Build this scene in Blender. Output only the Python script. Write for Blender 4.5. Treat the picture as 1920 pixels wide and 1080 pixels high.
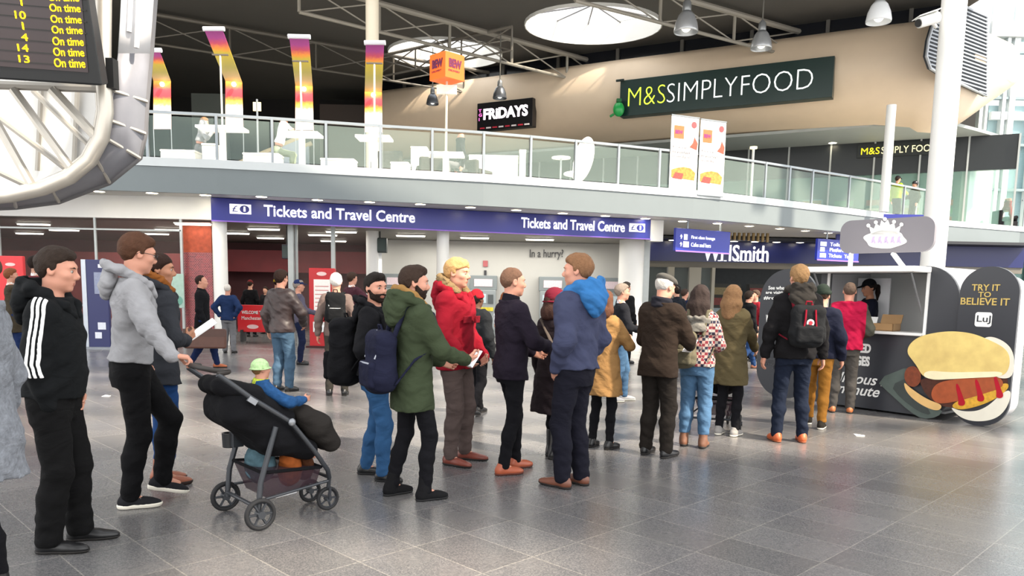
import bpy, bmesh, math, random
import numpy as np
from mathutils import Vector, Matrix
for _o in list(bpy.data.objects): bpy.data.objects.remove(_o)
SC = bpy.context.scene
COL = SC.collection
PI = math.pi
R = math.radians
# ---------------------------------------------------------------- camera
F_PX, PITCH, ROLL, CAM_H, PRIN_Y = 1450.0, 6.9, 1.1, 1.55, 720.0
cam_data = bpy.data.cameras.new('camera')
cam_data.sensor_width = 36.0
cam_data.lens = F_PX / 1920 * 36.0
cam_data.shift_y = (PRIN_Y - 540) / 1920
cam_data.clip_end = 300
cam = bpy.data.objects.new('camera', cam_data)
COL.objects.link(cam)
CAM_M = (Matrix.Translation((0, 0, CAM_H)) @ Matrix.Rotation(R(90 - PITCH), 4, 'X') @ Matrix.Rotation(R(ROLL), 4, 'Z'))
cam.matrix_world = CAM_M
SC.camera = cam
# ---------------------------------------------------------------- view, sky, sun
vs = SC.view_settings
SC.display_settings.display_device = 'sRGB'
vs.view_transform = 'Standard'
vs.look = 'None'
vs.gamma = 1.0
vs.use_curve_mapping = False
vs.exposure = 1.4
SC.cycles.max_bounces = 7
SC.cycles.diffuse_bounces = 3
SC.cycles.glossy_bounces = 3
SC.cycles.transmission_bounces = 6
SC.cycles.transparent_max_bounces = 12
SC.cycles.sample_clamp_indirect = 6
SC.cycles.caustics_reflective = False
SC.cycles.caustics_refractive = False
SC.cycles.use_denoising = True
w = bpy.data.worlds.new('sky'); SC.world = w
w.use_nodes = True
wn = w.node_tree; wn.nodes.clear()
wo = wn.nodes.new('ShaderNodeOutputWorld'); wb = wn.nodes.new('ShaderNodeBackground')
wt = wn.nodes.new('ShaderNodeTexCoord'); wx = wn.nodes.new('ShaderNodeSeparateXYZ'); wr_ = wn.nodes.new('ShaderNodeValToRGB')
wn.links.new(wt.outputs['Generated'], wx.inputs[0]); wn.links.new(wx.outputs['Z'], wr_.inputs[0])
wr_.color_ramp.elements[0].position = 0.0; wr_.color_ramp.elements[0].color = (1.0, .985, .955, 1)
wr_.color_ramp.elements[1].position = 0.9; wr_.color_ramp.elements[1].color = (.93, .96, 1.0, 1)
wn.links.new(wr_.outputs[0], wb.inputs[0]); wb.inputs[1].default_value = 1.15
wn.links.new(wb.outputs[0], wo.inputs[0])
sl = bpy.data.lights.new('sun', 'SUN'); sl.energy = 4.2; sl.angle = R(2.5); sl.color = (1, .87, .70)
sun = bpy.data.objects.new('sun', sl); COL.objects.link(sun)
sun.rotation_euler = (Vector((-0.75, 0.55, -1.0))).to_track_quat('-Z', 'Y').to_euler()

# ---------------------------------------------------------------- pixels to places
CR = CAM_M.to_3x3()
CO = Vector((0, 0, CAM_H))
def ray(px, py): return CR @ Vector(((px - 960) / F_PX, -(py - PRIN_Y) / F_PX, -1))
def at(px, py, Y):
    d = ray(px, py); return CO + d * (Y / d.y)
def atz(px, py, Z):
    d = ray(px, py); return CO + d * ((Z - CAM_H) / d.z)
def gnd(px, py): return atz(px, py, 0)
def on_plane(px, py, p0, nrm):
    d = ray(px, py); return CO + d * ((p0 - CO).dot(nrm) / d.dot(nrm))
def proj(p):
    q = CR.transposed() @ (Vector(p) - CO)
    return (960 + F_PX * q.x / -q.z, PRIN_Y - F_PX * q.y / -q.z)

# ---------------------------------------------------------------- materials
def C(h):
    h = h.lstrip('#'); h = h if len(h) == 6 else ''.join(c * 2 for c in h)
    out = []
    for i in (0, 2, 4):
        v = int(h[i:i + 2], 16) / 255
        out.append(v / 12.92 if v <= .04045 else ((v + .055) / 1.055) ** 2.4)
    return tuple(out) + (1,)
_MC = {}
def M(col, rough=.7, metal=0., var=.12, vscale=6., bump=0., bscale=60., emit=0., alpha=1., trans=0., spec=.5, sss=0., sheen=0., coat=0., crease=0.):
    key = (col, rough, metal, var, vscale, bump, bscale, emit, alpha, trans, spec, sss, sheen, coat, crease)
    if key in _MC: return _MC[key]
    m = bpy.data.materials.new('mat_' + col.lstrip('#'))
    m.use_nodes = True
    nt = m.node_tree; b = nt.nodes['Principled BSDF']
    c = C(col)
    b.inputs['Roughness'].default_value = rough
    b.inputs['Metallic'].default_value = metal
    b.inputs['Specular IOR Level'].default_value = spec
    b.inputs['Alpha'].default_value = alpha
    b.inputs['Transmission Weight'].default_value = trans
    if sss:
        b.inputs['Subsurface Weight'].default_value = sss
        b.inputs['Subsurface Radius'].default_value = (.012, .005, .003)
        b.inputs['Subsurface Scale'].default_value = 1.0
    if sheen: b.inputs['Sheen Weight'].default_value = sheen
    if coat: b.inputs['Coat Weight'].default_value = coat
    tc = nt.nodes.new('ShaderNodeTexCoord')
    if var:
        n = nt.nodes.new('ShaderNodeTexNoise'); n.inputs['Scale'].default_value = vscale; n.inputs['Detail'].default_value = 5
        nt.links.new(tc.outputs['Object'], n.inputs['Vector'])
        mx = nt.nodes.new('ShaderNodeMix'); mx.data_type = 'RGBA'
        mx.inputs[6].default_value = tuple(x * (1 - var) for x in c[:3]) + (1,)
        mx.inputs[7].default_value = tuple(min(1, x * (1 + var)) for x in c[:3]) + (1,)
        nt.links.new(n.outputs[0], mx.inputs[0]); nt.links.new(mx.outputs[2], b.inputs['Base Color'])
    else:
        b.inputs['Base Color'].default_value = c
    if bump:
        n2 = nt.nodes.new('ShaderNodeTexNoise'); n2.inputs['Scale'].default_value = bscale; n2.inputs['Detail'].default_value = 3
        nt.links.new(tc.outputs['Object'], n2.inputs['Vector'])
        bp = nt.nodes.new('ShaderNodeBump'); bp.inputs['Strength'].default_value = bump; bp.inputs['Distance'].default_value = .01
        nt.links.new(n2.outputs[0], bp.inputs['Height']); nt.links.new(bp.outputs[0], b.inputs['Normal'])
        if crease:     # soft folds of worn cloth
            mp = nt.nodes.new('ShaderNodeMapping'); mp.inputs['Scale'].default_value = (1, 1, 1.5); mp.inputs['Rotation'].default_value = (.3, .5, .2)
            n3 = nt.nodes.new('ShaderNodeTexNoise'); n3.inputs['Scale'].default_value = 5.0; n3.inputs['Detail'].default_value = 3; n3.inputs['Distortion'].default_value = 1.6
            nt.links.new(tc.outputs['Object'], mp.inputs[0]); nt.links.new(mp.outputs[0], n3.inputs['Vector'])
            b3 = nt.nodes.new('ShaderNodeBump'); b3.inputs['Strength'].default_value = crease; b3.inputs['Distance'].default_value = .06
            nt.links.new(n3.outputs[0], b3.inputs['Height']); nt.links.new(b3.outputs[0], bp.inputs['Normal'])
    if emit:
        b.inputs['Emission Color'].default_value = c; b.inputs['Emission Strength'].default_value = emit
    _MC[key] = m
    return m
def fabric(col, **k):
    col = '#' + ''.join('%02x' % int(int(col[i:i + 2], 16) * .78) for i in (1, 3, 5))
    a = dict(rough=.9, var=.16, vscale=9, bump=.12, bscale=170, spec=.15, crease=.26); a.update(k); return M(col, **a)
def glass(col='#dfeee8', alpha=.16, rough=.02, spec=.2): return M(col, rough=rough, var=0, alpha=alpha, spec=spec)
def paint(col, **k):
    a = dict(rough=.5, var=.05, vscale=2); a.update(k); return M(col, **a)

# ---------------------------------------------------------------- mesh collector
def V(*a): return Vector(a)
class MB:
    def __init__(s): s.v, s.f, s.mi = [], [], []
    def _add(s, vs, fs, mi=0):
        o = len(s.v); s.v += [tuple(x) for x in vs]; s.f += [tuple(o + i for i in f) for f in fs]; s.mi += [mi] * len(fs); return s
    def hexa(s, c, mi=0):   # eight corners: bottom ring then top ring
        return s._add(c, [(3, 2, 1, 0), (4, 5, 6, 7), (0, 1, 5, 4), (1, 2, 6, 5), (2, 3, 7, 6), (3, 0, 4, 7)], mi)
    def box(s, lo, hi, mi=0):
        x0, y0, z0 = lo; x1, y1, z1 = hi
        return s.hexa([(x0, y0, z0), (x1, y0, z0), (x1, y1, z0), (x0, y1, z0), (x0, y0, z1), (x1, y0, z1), (x1, y1, z1), (x0, y1, z1)], mi)
    def obox(s, o, u, v, n, mi=0):   # corner + three edge vectors
        o, u, v, n = map(Vector, (o, u, v, n))
        if u.cross(v).dot(n) < 0: o, n = o + n, -n
        return s.hexa([o, o + u, o + u + v, o + v, o + n, o + u + n, o + u + v + n, o + v + n], mi)
    def tube(s, pts, r, n=10, cap=True, mi=0, closed=False, flat=1., fdir=None):
        pts = [Vector(p) for p in pts]; k = len(pts)
        rs = r if isinstance(r, (list, tuple)) else [r] * k
        rings = []; up = None
        for i, p in enumerate(pts):
            if closed: t = pts[(i + 1) % k] - pts[i - 1]
            else: t = (pts[min(i + 1, k - 1)] - pts[max(i - 1, 0)])
            t.normalize()
            if fdir is not None:
                up = Vector(fdir); up = (up - t * up.dot(t)).normalized()
            elif up is None:
                up = V(0, 0, 1) if abs(t.z) < .9 else V(1, 0, 0)
                up = (up - t * up.dot(t)).normalized()
            else: up = (up - t * up.dot(t)).normalized()
            b = t.cross(up)
            rings.append([p + (up * math.cos(a) * flat + b * math.sin(a)) * rs[i] for a in [2 * PI * j / n for j in range(n)]])
        vs = [v for rg in rings for v in rg]; fs = []
        for i in range(k if closed else k - 1):
            i2 = (i + 1) % k
            for j in range(n):
                fs.append((i * n + j, i2 * n + j, i2 * n + (j + 1) % n, i * n + (j + 1) % n)[::-1])
        if cap and not closed:
            fs.append(tuple(range(n))); fs.append(tuple((k - 1) * n + j for j in reversed(range(n))))
        return s._add(vs, fs, mi)
    def lathe(s, prof, n=24, mat=None, mi=0, cap=True):   # prof (r,z)
        mt = mat or Matrix.Identity(4); vs = []; fs = []
        for r, z in prof:
            for j in range(n):
                a = 2 * PI * j / n; vs.append(mt @ V(r * math.cos(a), r * math.sin(a), z))
        for i in range(len(prof) - 1):
            for j in range(n): fs.append((i * n + j, i * n + (j + 1) % n, (i + 1) * n + (j + 1) % n, (i + 1) * n + j))
        if cap:
            fs.append(tuple(reversed(range(n)))); fs.append(tuple((len(prof) - 1) * n + j for j in range(n)))
        return s._add(vs, fs, mi)
    def prism(s, poly, d, o=(0, 0, 0), u=(1, 0, 0), v=(0, 1, 0), mi=0):   # 2D poly in frame o,u,v pushed by d (vector)
        o, u, v, d = Vector(o), Vector(u), Vector(v), Vector(d)
        a = [o + u * p[0] + v * p[1] for p in poly]; n = len(a)
        area = sum(poly[i][0] * poly[(i + 1) % n][1] - poly[(i + 1) % n][0] * poly[i][1] for i in range(n))
        if area * u.cross(v).dot(d) < 0: a = a[::-1]
        vs = a + [p + d for p in a]
        fs = [tuple(reversed(range(n))), tuple(range(n, 2 * n))] + [(i, (i + 1) % n, n + (i + 1) % n, n + i) for i in range(n)]
        return s._add(vs, fs, mi)
    def ball(s, c, r, n=14, m=8, mi=0, sc=(1, 1, 1)):
        c = Vector(c); prof = [(max(1e-4, r * math.sin(PI * i / m)), -r * math.cos(PI * i / m)) for i in range(m + 1)]
        return s.lathe(prof, n, Matrix.Translation(c) @ Matrix.Diagonal((*sc, 1)), mi, cap=False)
    def sheet(s, rows, mi=0, thick=None):   # grid of points
        nr, nc = len(rows), len(rows[0]); vs = [Vector(p) for r in rows for p in r]
        fs = [(i * nc + j, i * nc + j + 1, (i + 1) * nc + j + 1, (i + 1) * nc + j) for i in range(nr - 1) for j in range(nc - 1)]
        return s._add(vs, fs, mi)
    def build(s, name, mats, parent=None, smooth=None, bevel=0, solid=0, **props):
        me = bpy.data.meshes.new(name)
        me.from_pydata(s.v, [], s.f)
        for m in (mats if isinstance(mats, (list, tuple)) else [mats]): me.materials.append(m)
        if any(s.mi): me.polygons.foreach_set('material_index', s.mi)
        o = link(name, me, parent)
        if smooth is not None:
            me.shade_smooth() if smooth >= 180 else me.shade_smooth()
            if smooth < 180:
                try: me.set_sharp_from_angle(angle=R(smooth))
                except Exception: pass
        if solid:
            md = o.modifiers.new('solid', 'SOLIDIFY'); md.thickness = solid; md.offset = 0
        if bevel:
            md = o.modifiers.new('bevel', 'BEVEL'); md.width = bevel; md.segments = 2; md.limit_method = 'ANGLE'
        for k, v in props.items(): o[k] = v
        return o
def link(name, data, parent=None):
    o = bpy.data.objects.new(name, data); COL.objects.link(o)
    if parent is not None: o.parent = parent
    return o
def tag(o, label, cat, group=None):
    o['label'] = label; o['category'] = cat
    if group: o['group'] = group
    return o
def thing(name, label, cat, loc=(0, 0, 0), rz=0., group=None):
    o = link(name, None); o.empty_display_size = .1
    o.location = loc; o.rotation_euler = (0, 0, rz)
    return tag(o, label, cat, group)
def dup(root, loc, rz=None, label=None, group=None):
    r = root.copy(); COL.objects.link(r); r.location = loc
    if rz is not None: r.rotation_euler = (0, 0, rz)
    if label: r['label'] = label
    if group: r['group'] = group
    for ch in list(root.children):
        c = ch.copy(); COL.objects.link(c); c.parent = r
        for g in list(ch.children):
            d = g.copy(); COL.objects.link(d); d.parent = c
    return r
STR = dict(kind='structure')
# text as solid letters fitted into the box o, o+u, o+v (v = letter height direction)
def text(name, s, o, u, v, mat, parent=None, depth=.01, bold=0., keep=True, spacing=1., shear=0., align='L'):
    cu = bpy.data.curves.new('t', 'FONT'); cu.body = s; cu.size = 1; cu.extrude = .001; cu.offset = bold; cu.space_character = spacing; cu.shear = shear
    cu.resolution_u = 3
    ob = bpy.data.objects.new('t', cu); COL.objects.link(ob)
    dg = bpy.context.evaluated_depsgraph_get()
    me = bpy.data.meshes.new_from_object(ob.evaluated_get(dg))
    bpy.data.objects.remove(ob); bpy.data.curves.remove(cu)
    n = len(me.vertices); co = np.empty(n * 3); me.vertices.foreach_get('co', co); co = co.reshape(-1, 3)
    lo, hi = co.min(0), co.max(0)
    o, u, v = Vector(o), Vector(u), Vector(v); nn = u.cross(v).normalized()
    fr = (co - lo) / np.maximum(hi - lo, 1e-9)
    W = np.array(o)[None] + fr[:, :1] * np.array(u) + fr[:, 1:2] * np.array(v) + fr[:, 2:] * np.array(nn) * depth
    if parent is not None: W = W - np.array(parent.matrix_basis.translation)[None]
    me.vertices.foreach_set('co', W.ravel()); me.update()
    me.materials.clear(); me.materials.append(mat)
    return link(name, me, parent)
def local(root, p): return Vector(p) - root.location
# ================================================================ soft shapes: distance fields turned into meshes
def _nrm(v): v = np.asarray(v, float); return v / (np.linalg.norm(v) + 1e-12)
class SDF:
    """distance field on a grid; smooth unions of tapered limbs, ellipsoids and lofts make one continuous skin"""
    def __init__(s, lo, hi, h):
        s.h = h; s.lo = np.array(lo, float)
        n = np.maximum(4, np.ceil((np.array(hi) - s.lo) / h).astype(int) + 1)
        s.ax = [s.lo[i] + h * np.arange(n[i]) for i in range(3)]
        s.d = np.full(tuple(n), 9., np.float32)
    def win(s, lo, hi):
        sl = []
        for i in range(3):
            a = int(np.searchsorted(s.ax[i], lo[i])); b = int(np.searchsorted(s.ax[i], hi[i]))
            sl.append(slice(a, max(a, b)))
        return tuple(sl)
    def pts(s, sl):
        return s.ax[0][sl[0]][:, None, None].astype(np.float32), s.ax[1][sl[1]][None, :, None].astype(np.float32), s.ax[2][sl[2]][None, None, :].astype(np.float32)
    def mix(s, sl, dn, op, k):
        d0 = s.d[sl]
        if op == 's': dn = -dn; a, b = -d0, -dn
        if op == 'u':
            if k > 0:
                hh = np.clip(.5 + .5 * (dn - d0) / k, 0, 1); r = dn + (d0 - dn) * (1 - hh) * 0
                r = dn * (1 - hh) + d0 * hh - k * hh * (1 - hh)
            else: r = np.minimum(d0, dn)
        elif op == 's':
            if k > 0:
                hh = np.clip(.5 - .5 * (dn - d0) / k, 0, 1); r = dn * (1 - hh) + d0 * hh + k * hh * (1 - hh)
            else: r = np.maximum(d0, dn)
        else:
            if k > 0:
                hh = np.clip(.5 - .5 * (dn - d0) / k, 0, 1); r = dn * (1 - hh) + d0 * hh + k * hh * (1 - hh)
            else: r = np.maximum(d0, dn)
        s.d[sl] = r
    def cone(s, a, b, r1, r2, op='u', k=.02, sq=None, dis=None):
        """tapered capsule; sq=(direction, factor) squashes its section; dis=(amp,freq,phase) folds round it"""
        a, b = np.array(a, float), np.array(b, float); rm = max(r1, r2) * (1.25 if sq is None else max(1.25, 1.1 * max(sq[1], 1))) + k + 3 * s.h
        sl = s.win(np.minimum(a, b) - rm, np.maximum(a, b) + rm)
        x, y, z = s.pts(sl)
        if x.size * y.size * z.size == 0: return s
        ab = b - a; L2 = ab.dot(ab) + 1e-12
        t = np.clip(((x - a[0]) * ab[0] + (y - a[1]) * ab[1] + (z - a[2]) * ab[2]) / L2, 0, 1)
        vx, vy, vz = x - a[0] - t * ab[0], y - a[1] - t * ab[1], z - a[2] - t * ab[2]
        f = 1.
        if sq is not None:
            u = _nrm(sq[0]); q = vx * u[0] + vy * u[1] + vz * u[2]; g = 1 / sq[1] - 1
            vx, vy, vz = vx + q * u[0] * g, vy + q * u[1] * g, vz + q * u[2] * g; f = min(1, sq[1])
        r = r1 + (r2 - r1) * t
        if dis is not None:
            L = math.sqrt(L2)
            r = r + dis[0] * np.sin(dis[1] * t * L + dis[2] + 3 * np.sin(9 * (x + y) + dis[2]))
        dn = (np.sqrt(vx * vx + vy * vy + vz * vz) - r) * f
        s.mix(sl, dn.astype(np.float32), op, k); return s
    def path(s, pts, r, op='u', k=.01, **kw):
        for i in range(len(pts) - 1):
            ra = r[i] if isinstance(r, (list, tuple)) else r; rb = r[i + 1] if isinstance(r, (list, tuple)) else r
            s.cone(pts[i], pts[i + 1], ra, rb, op, k, **kw)
        return s
    def ell(s, c, r, op='u', k=.02, rot=None):
        c, r = np.array(c, float), np.array(r, float); rm = (r.max() if rot is not None else r) + k + 3 * s.h
        sl = s.win(c - rm, c + rm); x, y, z = s.pts(sl)
        if x.size * y.size * z.size == 0: return s
        x, y, z = x - c[0], y - c[1], z - c[2]
        if rot is not None:
            m = np.array(rot, float); x, y, z = [m[0][i] * x + m[1][i] * y + m[2][i] * z for i in range(3)]
        k0 = np.sqrt((x / r[0]) ** 2 + (y / r[1]) ** 2 + (z / r[2]) ** 2)
        k1 = np.sqrt((x / r[0] ** 2) ** 2 + (y / r[1] ** 2) ** 2 + (z / r[2] ** 2) ** 2) + 1e-6
        s.mix(sl, (k0 * (k0 - 1) / k1).astype(np.float32), op, k); return s
    def rbox(s, c, hs, rad, op='u', k=.01, rot=None):
        c, hs = np.array(c, float), np.array(hs, float); rm = (np.linalg.norm(hs) if rot is not None else hs) + k + 3 * s.h
        sl = s.win(c - rm, c + rm); x, y, z = s.pts(sl)
        if x.size * y.size * z.size == 0: return s
        x, y, z = x - c[0], y - c[1], z - c[2]
        if rot is not None:
            m = np.array(rot, float); x, y, z = [m[0][i] * x + m[1][i] * y + m[2][i] * z for i in range(3)]
        qx, qy, qz = np.abs(x) - hs[0] + rad, np.abs(y) - hs[1] + rad, np.abs(z) - hs[2] + rad
        dn = np.sqrt(np.maximum(qx, 0) ** 2 + np.maximum(qy, 0) ** 2 + np.maximum(qz, 0) ** 2) + np.minimum(np.maximum(np.maximum(qx, qy), qz), 0) - rad
        s.mix(sl, dn.astype(np.float32), op, k); return s
    def torus(s, c, n, r1, r2, op='u', k=.01, sc=1.):
        c = np.array(c, float); n = _nrm(n); rm = r1 + r2 + k + 3 * s.h
        sl = s.win(c - rm, c + rm); x, y, z = s.pts(sl)
        x, y, z = x - c[0], y - c[1], z - c[2]
        hgt = x * n[0] + y * n[1] + z * n[2]
        rad = np.sqrt(np.maximum(x * x + y * y + z * z - hgt * hgt, 0)) - r1
        s.mix(sl, (np.sqrt(rad * rad + (hgt / sc) ** 2) - r2).astype(np.float32), op, k); return s
    def loft(s, secs, M3, piv, op='u', k=.03, grow=0., pw=2.):
        """sections (z, rx, ry, cy) up a torso frame (rotation M3 about piv)"""
        a = np.array(secs, float); x, y, z = s.pts((slice(None),) * 3)
        x, y, z = x - piv[0], y - piv[1], z - piv[2]
        m = M3; X, Y, Z = [m[0][i] * x + m[1][i] * y + m[2][i] * z for i in range(3)]
        Z = Z + piv[2]
        rx = np.interp(Z, a[:, 0], a[:, 1]) + grow; ry = np.interp(Z, a[:, 0], a[:, 2]) + grow; cy = np.interp(Z, a[:, 0], a[:, 3])
        y2 = Y - cy
        if pw == 2.:
            k0 = np.sqrt((X / rx) ** 2 + (y2 / ry) ** 2)
        else:
            k0 = (np.abs(X / rx) ** pw + np.abs(y2 / ry) ** pw) ** (1 / pw)
        k1 = np.sqrt((X / rx ** 2) ** 2 + (y2 / ry ** 2) ** 2) + 1e-6
        dn = np.clip(k0 * (k0 - 1) / k1, -.2, 1)
        dn = np.maximum(dn, np.maximum(a[0, 0] - Z, Z - a[-1, 0] - grow))
        s.mix((slice(None),) * 3, dn.astype(np.float32), op, k); return s
    def cut(s, n, c, k=0.):     # keep the side where n.p <= c
        n = np.array(n, float); x, y, z = s.pts((slice(None),) * 3)
        s.mix((slice(None),) * 3, (x * n[0] + y * n[1] + z * n[2] - c).astype(np.float32), 'i', k); return s
    def fold(s, amp, freq, seed=0, zs=1.):
        x, y, z = s.pts((slice(None),) * 3); rg = random.Random(seed); p = [rg.uniform(0, 6.3) for _ in range(9)]
        q = .6 * np.sin(freq * .45 * (x + .6 * y) + p[0] + 2 * np.sin(freq * .3 * z + p[1])) + .5 * np.sin(freq * .5 * (y - .5 * x) + p[2])
        n = np.sin(freq * zs * z + 2.2 * q + p[3]) * .6 + .4 * np.sin(freq * .8 * (x - y) + freq * 1.5 * zs * z + 1.5 * q + p[4]) + .3 * np.sin(freq * 2.3 * (x * .7 + z * zs) + p[5] + q)
        s.d = (s.d + amp * n).astype(np.float32); return s
    def func(s, fn, op='i', k=0.):
        x, y, z = s.pts((slice(None),) * 3)
        s.mix((slice(None),) * 3, np.broadcast_to(fn(x, y, z), s.d.shape).astype(np.float32), op, k); return s
    def fine(s, lo, hi):
        """the same field on a grid twice as fine, within a box"""
        sl = s.win(lo, hi); d = s.d[sl]; n = SDF.__new__(SDF); n.h = s.h / 2; n.ax = []
        for a in range(3):
            ax = s.ax[a][sl[a]]; n.ax.append(np.linspace(ax[0], ax[-1], 2 * len(ax) - 1))
            m = [slice(None)] * 3; p = [slice(None)] * 3; m[a] = slice(0, -1); p[a] = slice(1, None)
            mid = (d[tuple(m)] + d[tuple(p)]) / 2; sh = list(d.shape); sh[a] = 2 * sh[a] - 1
            o = np.empty(sh, np.float32); e = [slice(None)] * 3; q = [slice(None)] * 3; e[a] = slice(0, None, 2); q[a] = slice(1, None, 2)
            o[tuple(e)] = d; o[tuple(q)] = mid; d = o
        n.d = d; n.lo = np.array([x[0] for x in n.ax]); return n
    def mesh(s):
        d = s.d.copy()
        for i in range(3):   # close at the grid's edge
            ix = [slice(None)] * 3
            for e in (0, -1): ix[i] = e; d[tuple(ix)] = np.maximum(d[tuple(ix)], s.h)
        S = d < 0
        c = np.zeros(tuple(n - 1 for n in S.shape), np.uint8)
        offs = [(i, j, k) for i in (0, 1) for j in (0, 1) for k in (0, 1)]
        def sub(A, o): return A[o[0]:A.shape[0] - 1 + o[0], o[1]:A.shape[1] - 1 + o[1], o[2]:A.shape[2] - 1 + o[2]]
        for o in offs: c += sub(S, o)
        I = np.argwhere((c > 0) & (c < 8))
        if len(I) == 0: return np.zeros((0, 3)), np.zeros((0, 4), int)
        idx = np.full(c.shape, -1, np.int64); idx[tuple(I.T)] = np.arange(len(I))
        cd = {o: d[I[:, 0] + o[0], I[:, 1] + o[1], I[:, 2] + o[2]].astype(float) for o in offs}
        acc = np.zeros((len(I), 3)); cnt = np.zeros(len(I))
        for o in offs:
            for a in range(3):
                if o[a] == 0:
                    p = list(o); p[a] = 1; p = tuple(p); d0, d1 = cd[o], cd[p]
                    m = (d0 < 0) != (d1 < 0)
                    t = np.where(m, d0 / np.where(d0 == d1, 1, d0 - d1), 0)
                    pos = np.tile(np.array(o, float), (len(I), 1)); pos[:, a] = t
                    acc[m] += pos[m]; cnt[m] += 1
        Vv = s.lo + s.h * (I + acc / cnt[:, None])
        Q = []
        for a in range(3):
            b, e = (a + 1) % 3, (a + 2) % 3
            A = np.moveaxis(S, [a, b, e], [0, 1, 2]); J = np.moveaxis(idx, [a, b, e], [0, 1, 2])
            ch = A[:-1, 1:-1, 1:-1] != A[1:, 1:-1, 1:-1]
            E = np.argwhere(ch); fl = A[E[:, 0], E[:, 1] + 1, E[:, 2] + 1]
            q = np.stack([J[E[:, 0], E[:, 1], E[:, 2]], J[E[:, 0], E[:, 1] + 1, E[:, 2]], J[E[:, 0], E[:, 1] + 1, E[:, 2] + 1], J[E[:, 0], E[:, 1], E[:, 2] + 1]], 1)
            q[~fl] = q[~fl][:, ::-1]
            Q.append(q)
        Q = np.concatenate(Q)
        return Vv, Q[(Q >= 0).all(1)]
    def build(s, name, mats, parent=None, matidx=None, keep=0, **props):
        Vv, Q = s.mesh()
        if len(Q) == 0: return None
        if keep:     # drop crumbs: keep pieces with at least `keep` vertices
            par = np.arange(len(Vv))
            e = np.concatenate([Q[:, [0, 1]], Q[:, [1, 2]], Q[:, [2, 3]]])
            for _ in range(60):
                mn = np.minimum(par[e[:, 0]], par[e[:, 1]])
                p2 = par.copy(); np.minimum.at(p2, e[:, 0], mn); np.minimum.at(p2, e[:, 1], mn); p2 = p2[p2]
                if (p2 == par).all(): break
                par = p2
            ct = np.bincount(par, minlength=len(Vv)); ok = ct[par] >= keep
            rm = np.cumsum(ok) - 1; Q = rm[Q[ok[Q].all(1)]]; Vv = Vv[ok]
        me = bpy.data.meshes.new(name)
        me.vertices.add(len(Vv)); me.vertices.foreach_set('co', Vv.astype(np.float32).ravel())
        me.loops.add(Q.size); me.loops.foreach_set('vertex_index', Q.astype(np.int32).ravel())
        me.polygons.add(len(Q)); me.polygons.foreach_set('loop_start', np.arange(0, Q.size, 4, dtype=np.int32))
        me.polygons.foreach_set('use_smooth', np.ones(len(Q), bool))
        for m in (mats if isinstance(mats, (list, tuple)) else [mats]): me.materials.append(m)
        if matidx is not None:
            me.polygons.foreach_set('material_index', matidx(Vv[Q].mean(1)).astype(np.int32))
        me.update(calc_edges=True)
        o = link(name, me, parent)
        for k2, v2 in props.items(): o[k2] = v2
        return o

# ================================================================ people
def rotm(rx=0, ry=0, rz=0):
    return np.array((Matrix.Rotation(R(rz), 3, 'Z') @ Matrix.Rotation(R(rx), 3, 'X') @ Matrix.Rotation(R(ry), 3, 'Y')))
def ik(a, t, l1, l2, pole):
    a, t, pole = np.array(a, float), np.array(t, float), np.array(pole, float)
    d = t - a; L = np.linalg.norm(d); mx = (l1 + l2) * .995
    if L > mx: t = a + d / L * mx; d = t - a; L = mx
    u = d / L; x = (l1 * l1 - l2 * l2 + L * L) / (2 * L); hh = math.sqrt(max(0, l1 * l1 - x * x))
    p = pole - u * pole.dot(u); p = _nrm(p)
    return a + u * x + p * hh, t
SKIN = {'fair': '#c4937c', 'pink': '#c58e78', 'tan': '#a9775d', 'dark': '#5a3c2e'}
def skin_m(k): return M(SKIN[k], rough=.55, var=.07, vscale=14, bump=.08, bscale=220, sss=.12, spec=.35)
def hair_m(c):
    key = 'hair' + c
    if key in _MC: return _MC[key]
    m = M(c, rough=.75, var=.35, vscale=45, bump=.6, bscale=130, spec=.18); _MC[key] = m; return m

BASE = [(.84, .158, .112, -.01), (.93, .168, .12, -.012), (1.00, .158, .112, -.004), (1.08, .142, .102, 0), (1.20, .152, .108, 0), (1.33, .172, .116, 0), (1.41, .172, .104, -.006), (1.46, .138, .086, -.014), (1.50, .085, .068, -.02), (1.55, .058, .058, -.02)]
def hand_prims(sd, wrist, fdir, palm, thumb, curl, h, sc=1., side=1):
    """palm, four fingers and a thumb on a wrist: fdir points along the hand, palm is the inside's normal, thumb the thumb's side"""
    f = _nrm(fdir); p = np.array(palm, float); p = _nrm(p - f * p.dot(f)); t = np.cross(f, p)
    if t.dot(np.array(thumb, float)) < 0: t = -t
    W = np.array(wrist, float)
    def q(a, b, c): return W + (t * a + f * b + p * c) * sc
    rr = max(.0085 * sc, .62 * h)
    sd.cone(W - f * .02, q(0, .03, 0), .026 * sc, .026 * sc, k=.015, sq=(p, .72))
    rot = np.stack([t, f, p], 1)
    sd.rbox(q(.002, .055, .0), np.array([.040, .046, .0145]) * sc, .012 * sc, k=.014, rot=rot)
    for i, (a, ln) in enumerate([(.030, .070), (.011, .078), (-.009, .072), (-.028, .056)]):
        cv = R(curl) * (1 + .08 * i)
        pt = q(a, .095, 0); ang = 0; pts = [pt]
        for j, s in enumerate((.45, .31, .24)):
            ang += cv * (.75 if j == 0 else .65)
            dr = f * math.cos(ang) + p * math.sin(ang) + t * (.05 - .035 * i) * (1 if j == 0 else .3)
            pt = pt + dr * ln * s * sc; pts.append(pt)
        sd.path(pts, [rr * 1.04, rr, rr * .95, rr * .85], k=.004)
    sd.path([q(.030, .022, .008), q(.052, .052, .016), q(.056, .080, .024 + .0003 * curl), q(.048, .105, .030 + .0004 * curl)], [rr * 1.5, rr * 1.3, rr * 1.1, rr * .9], k=.008)
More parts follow.
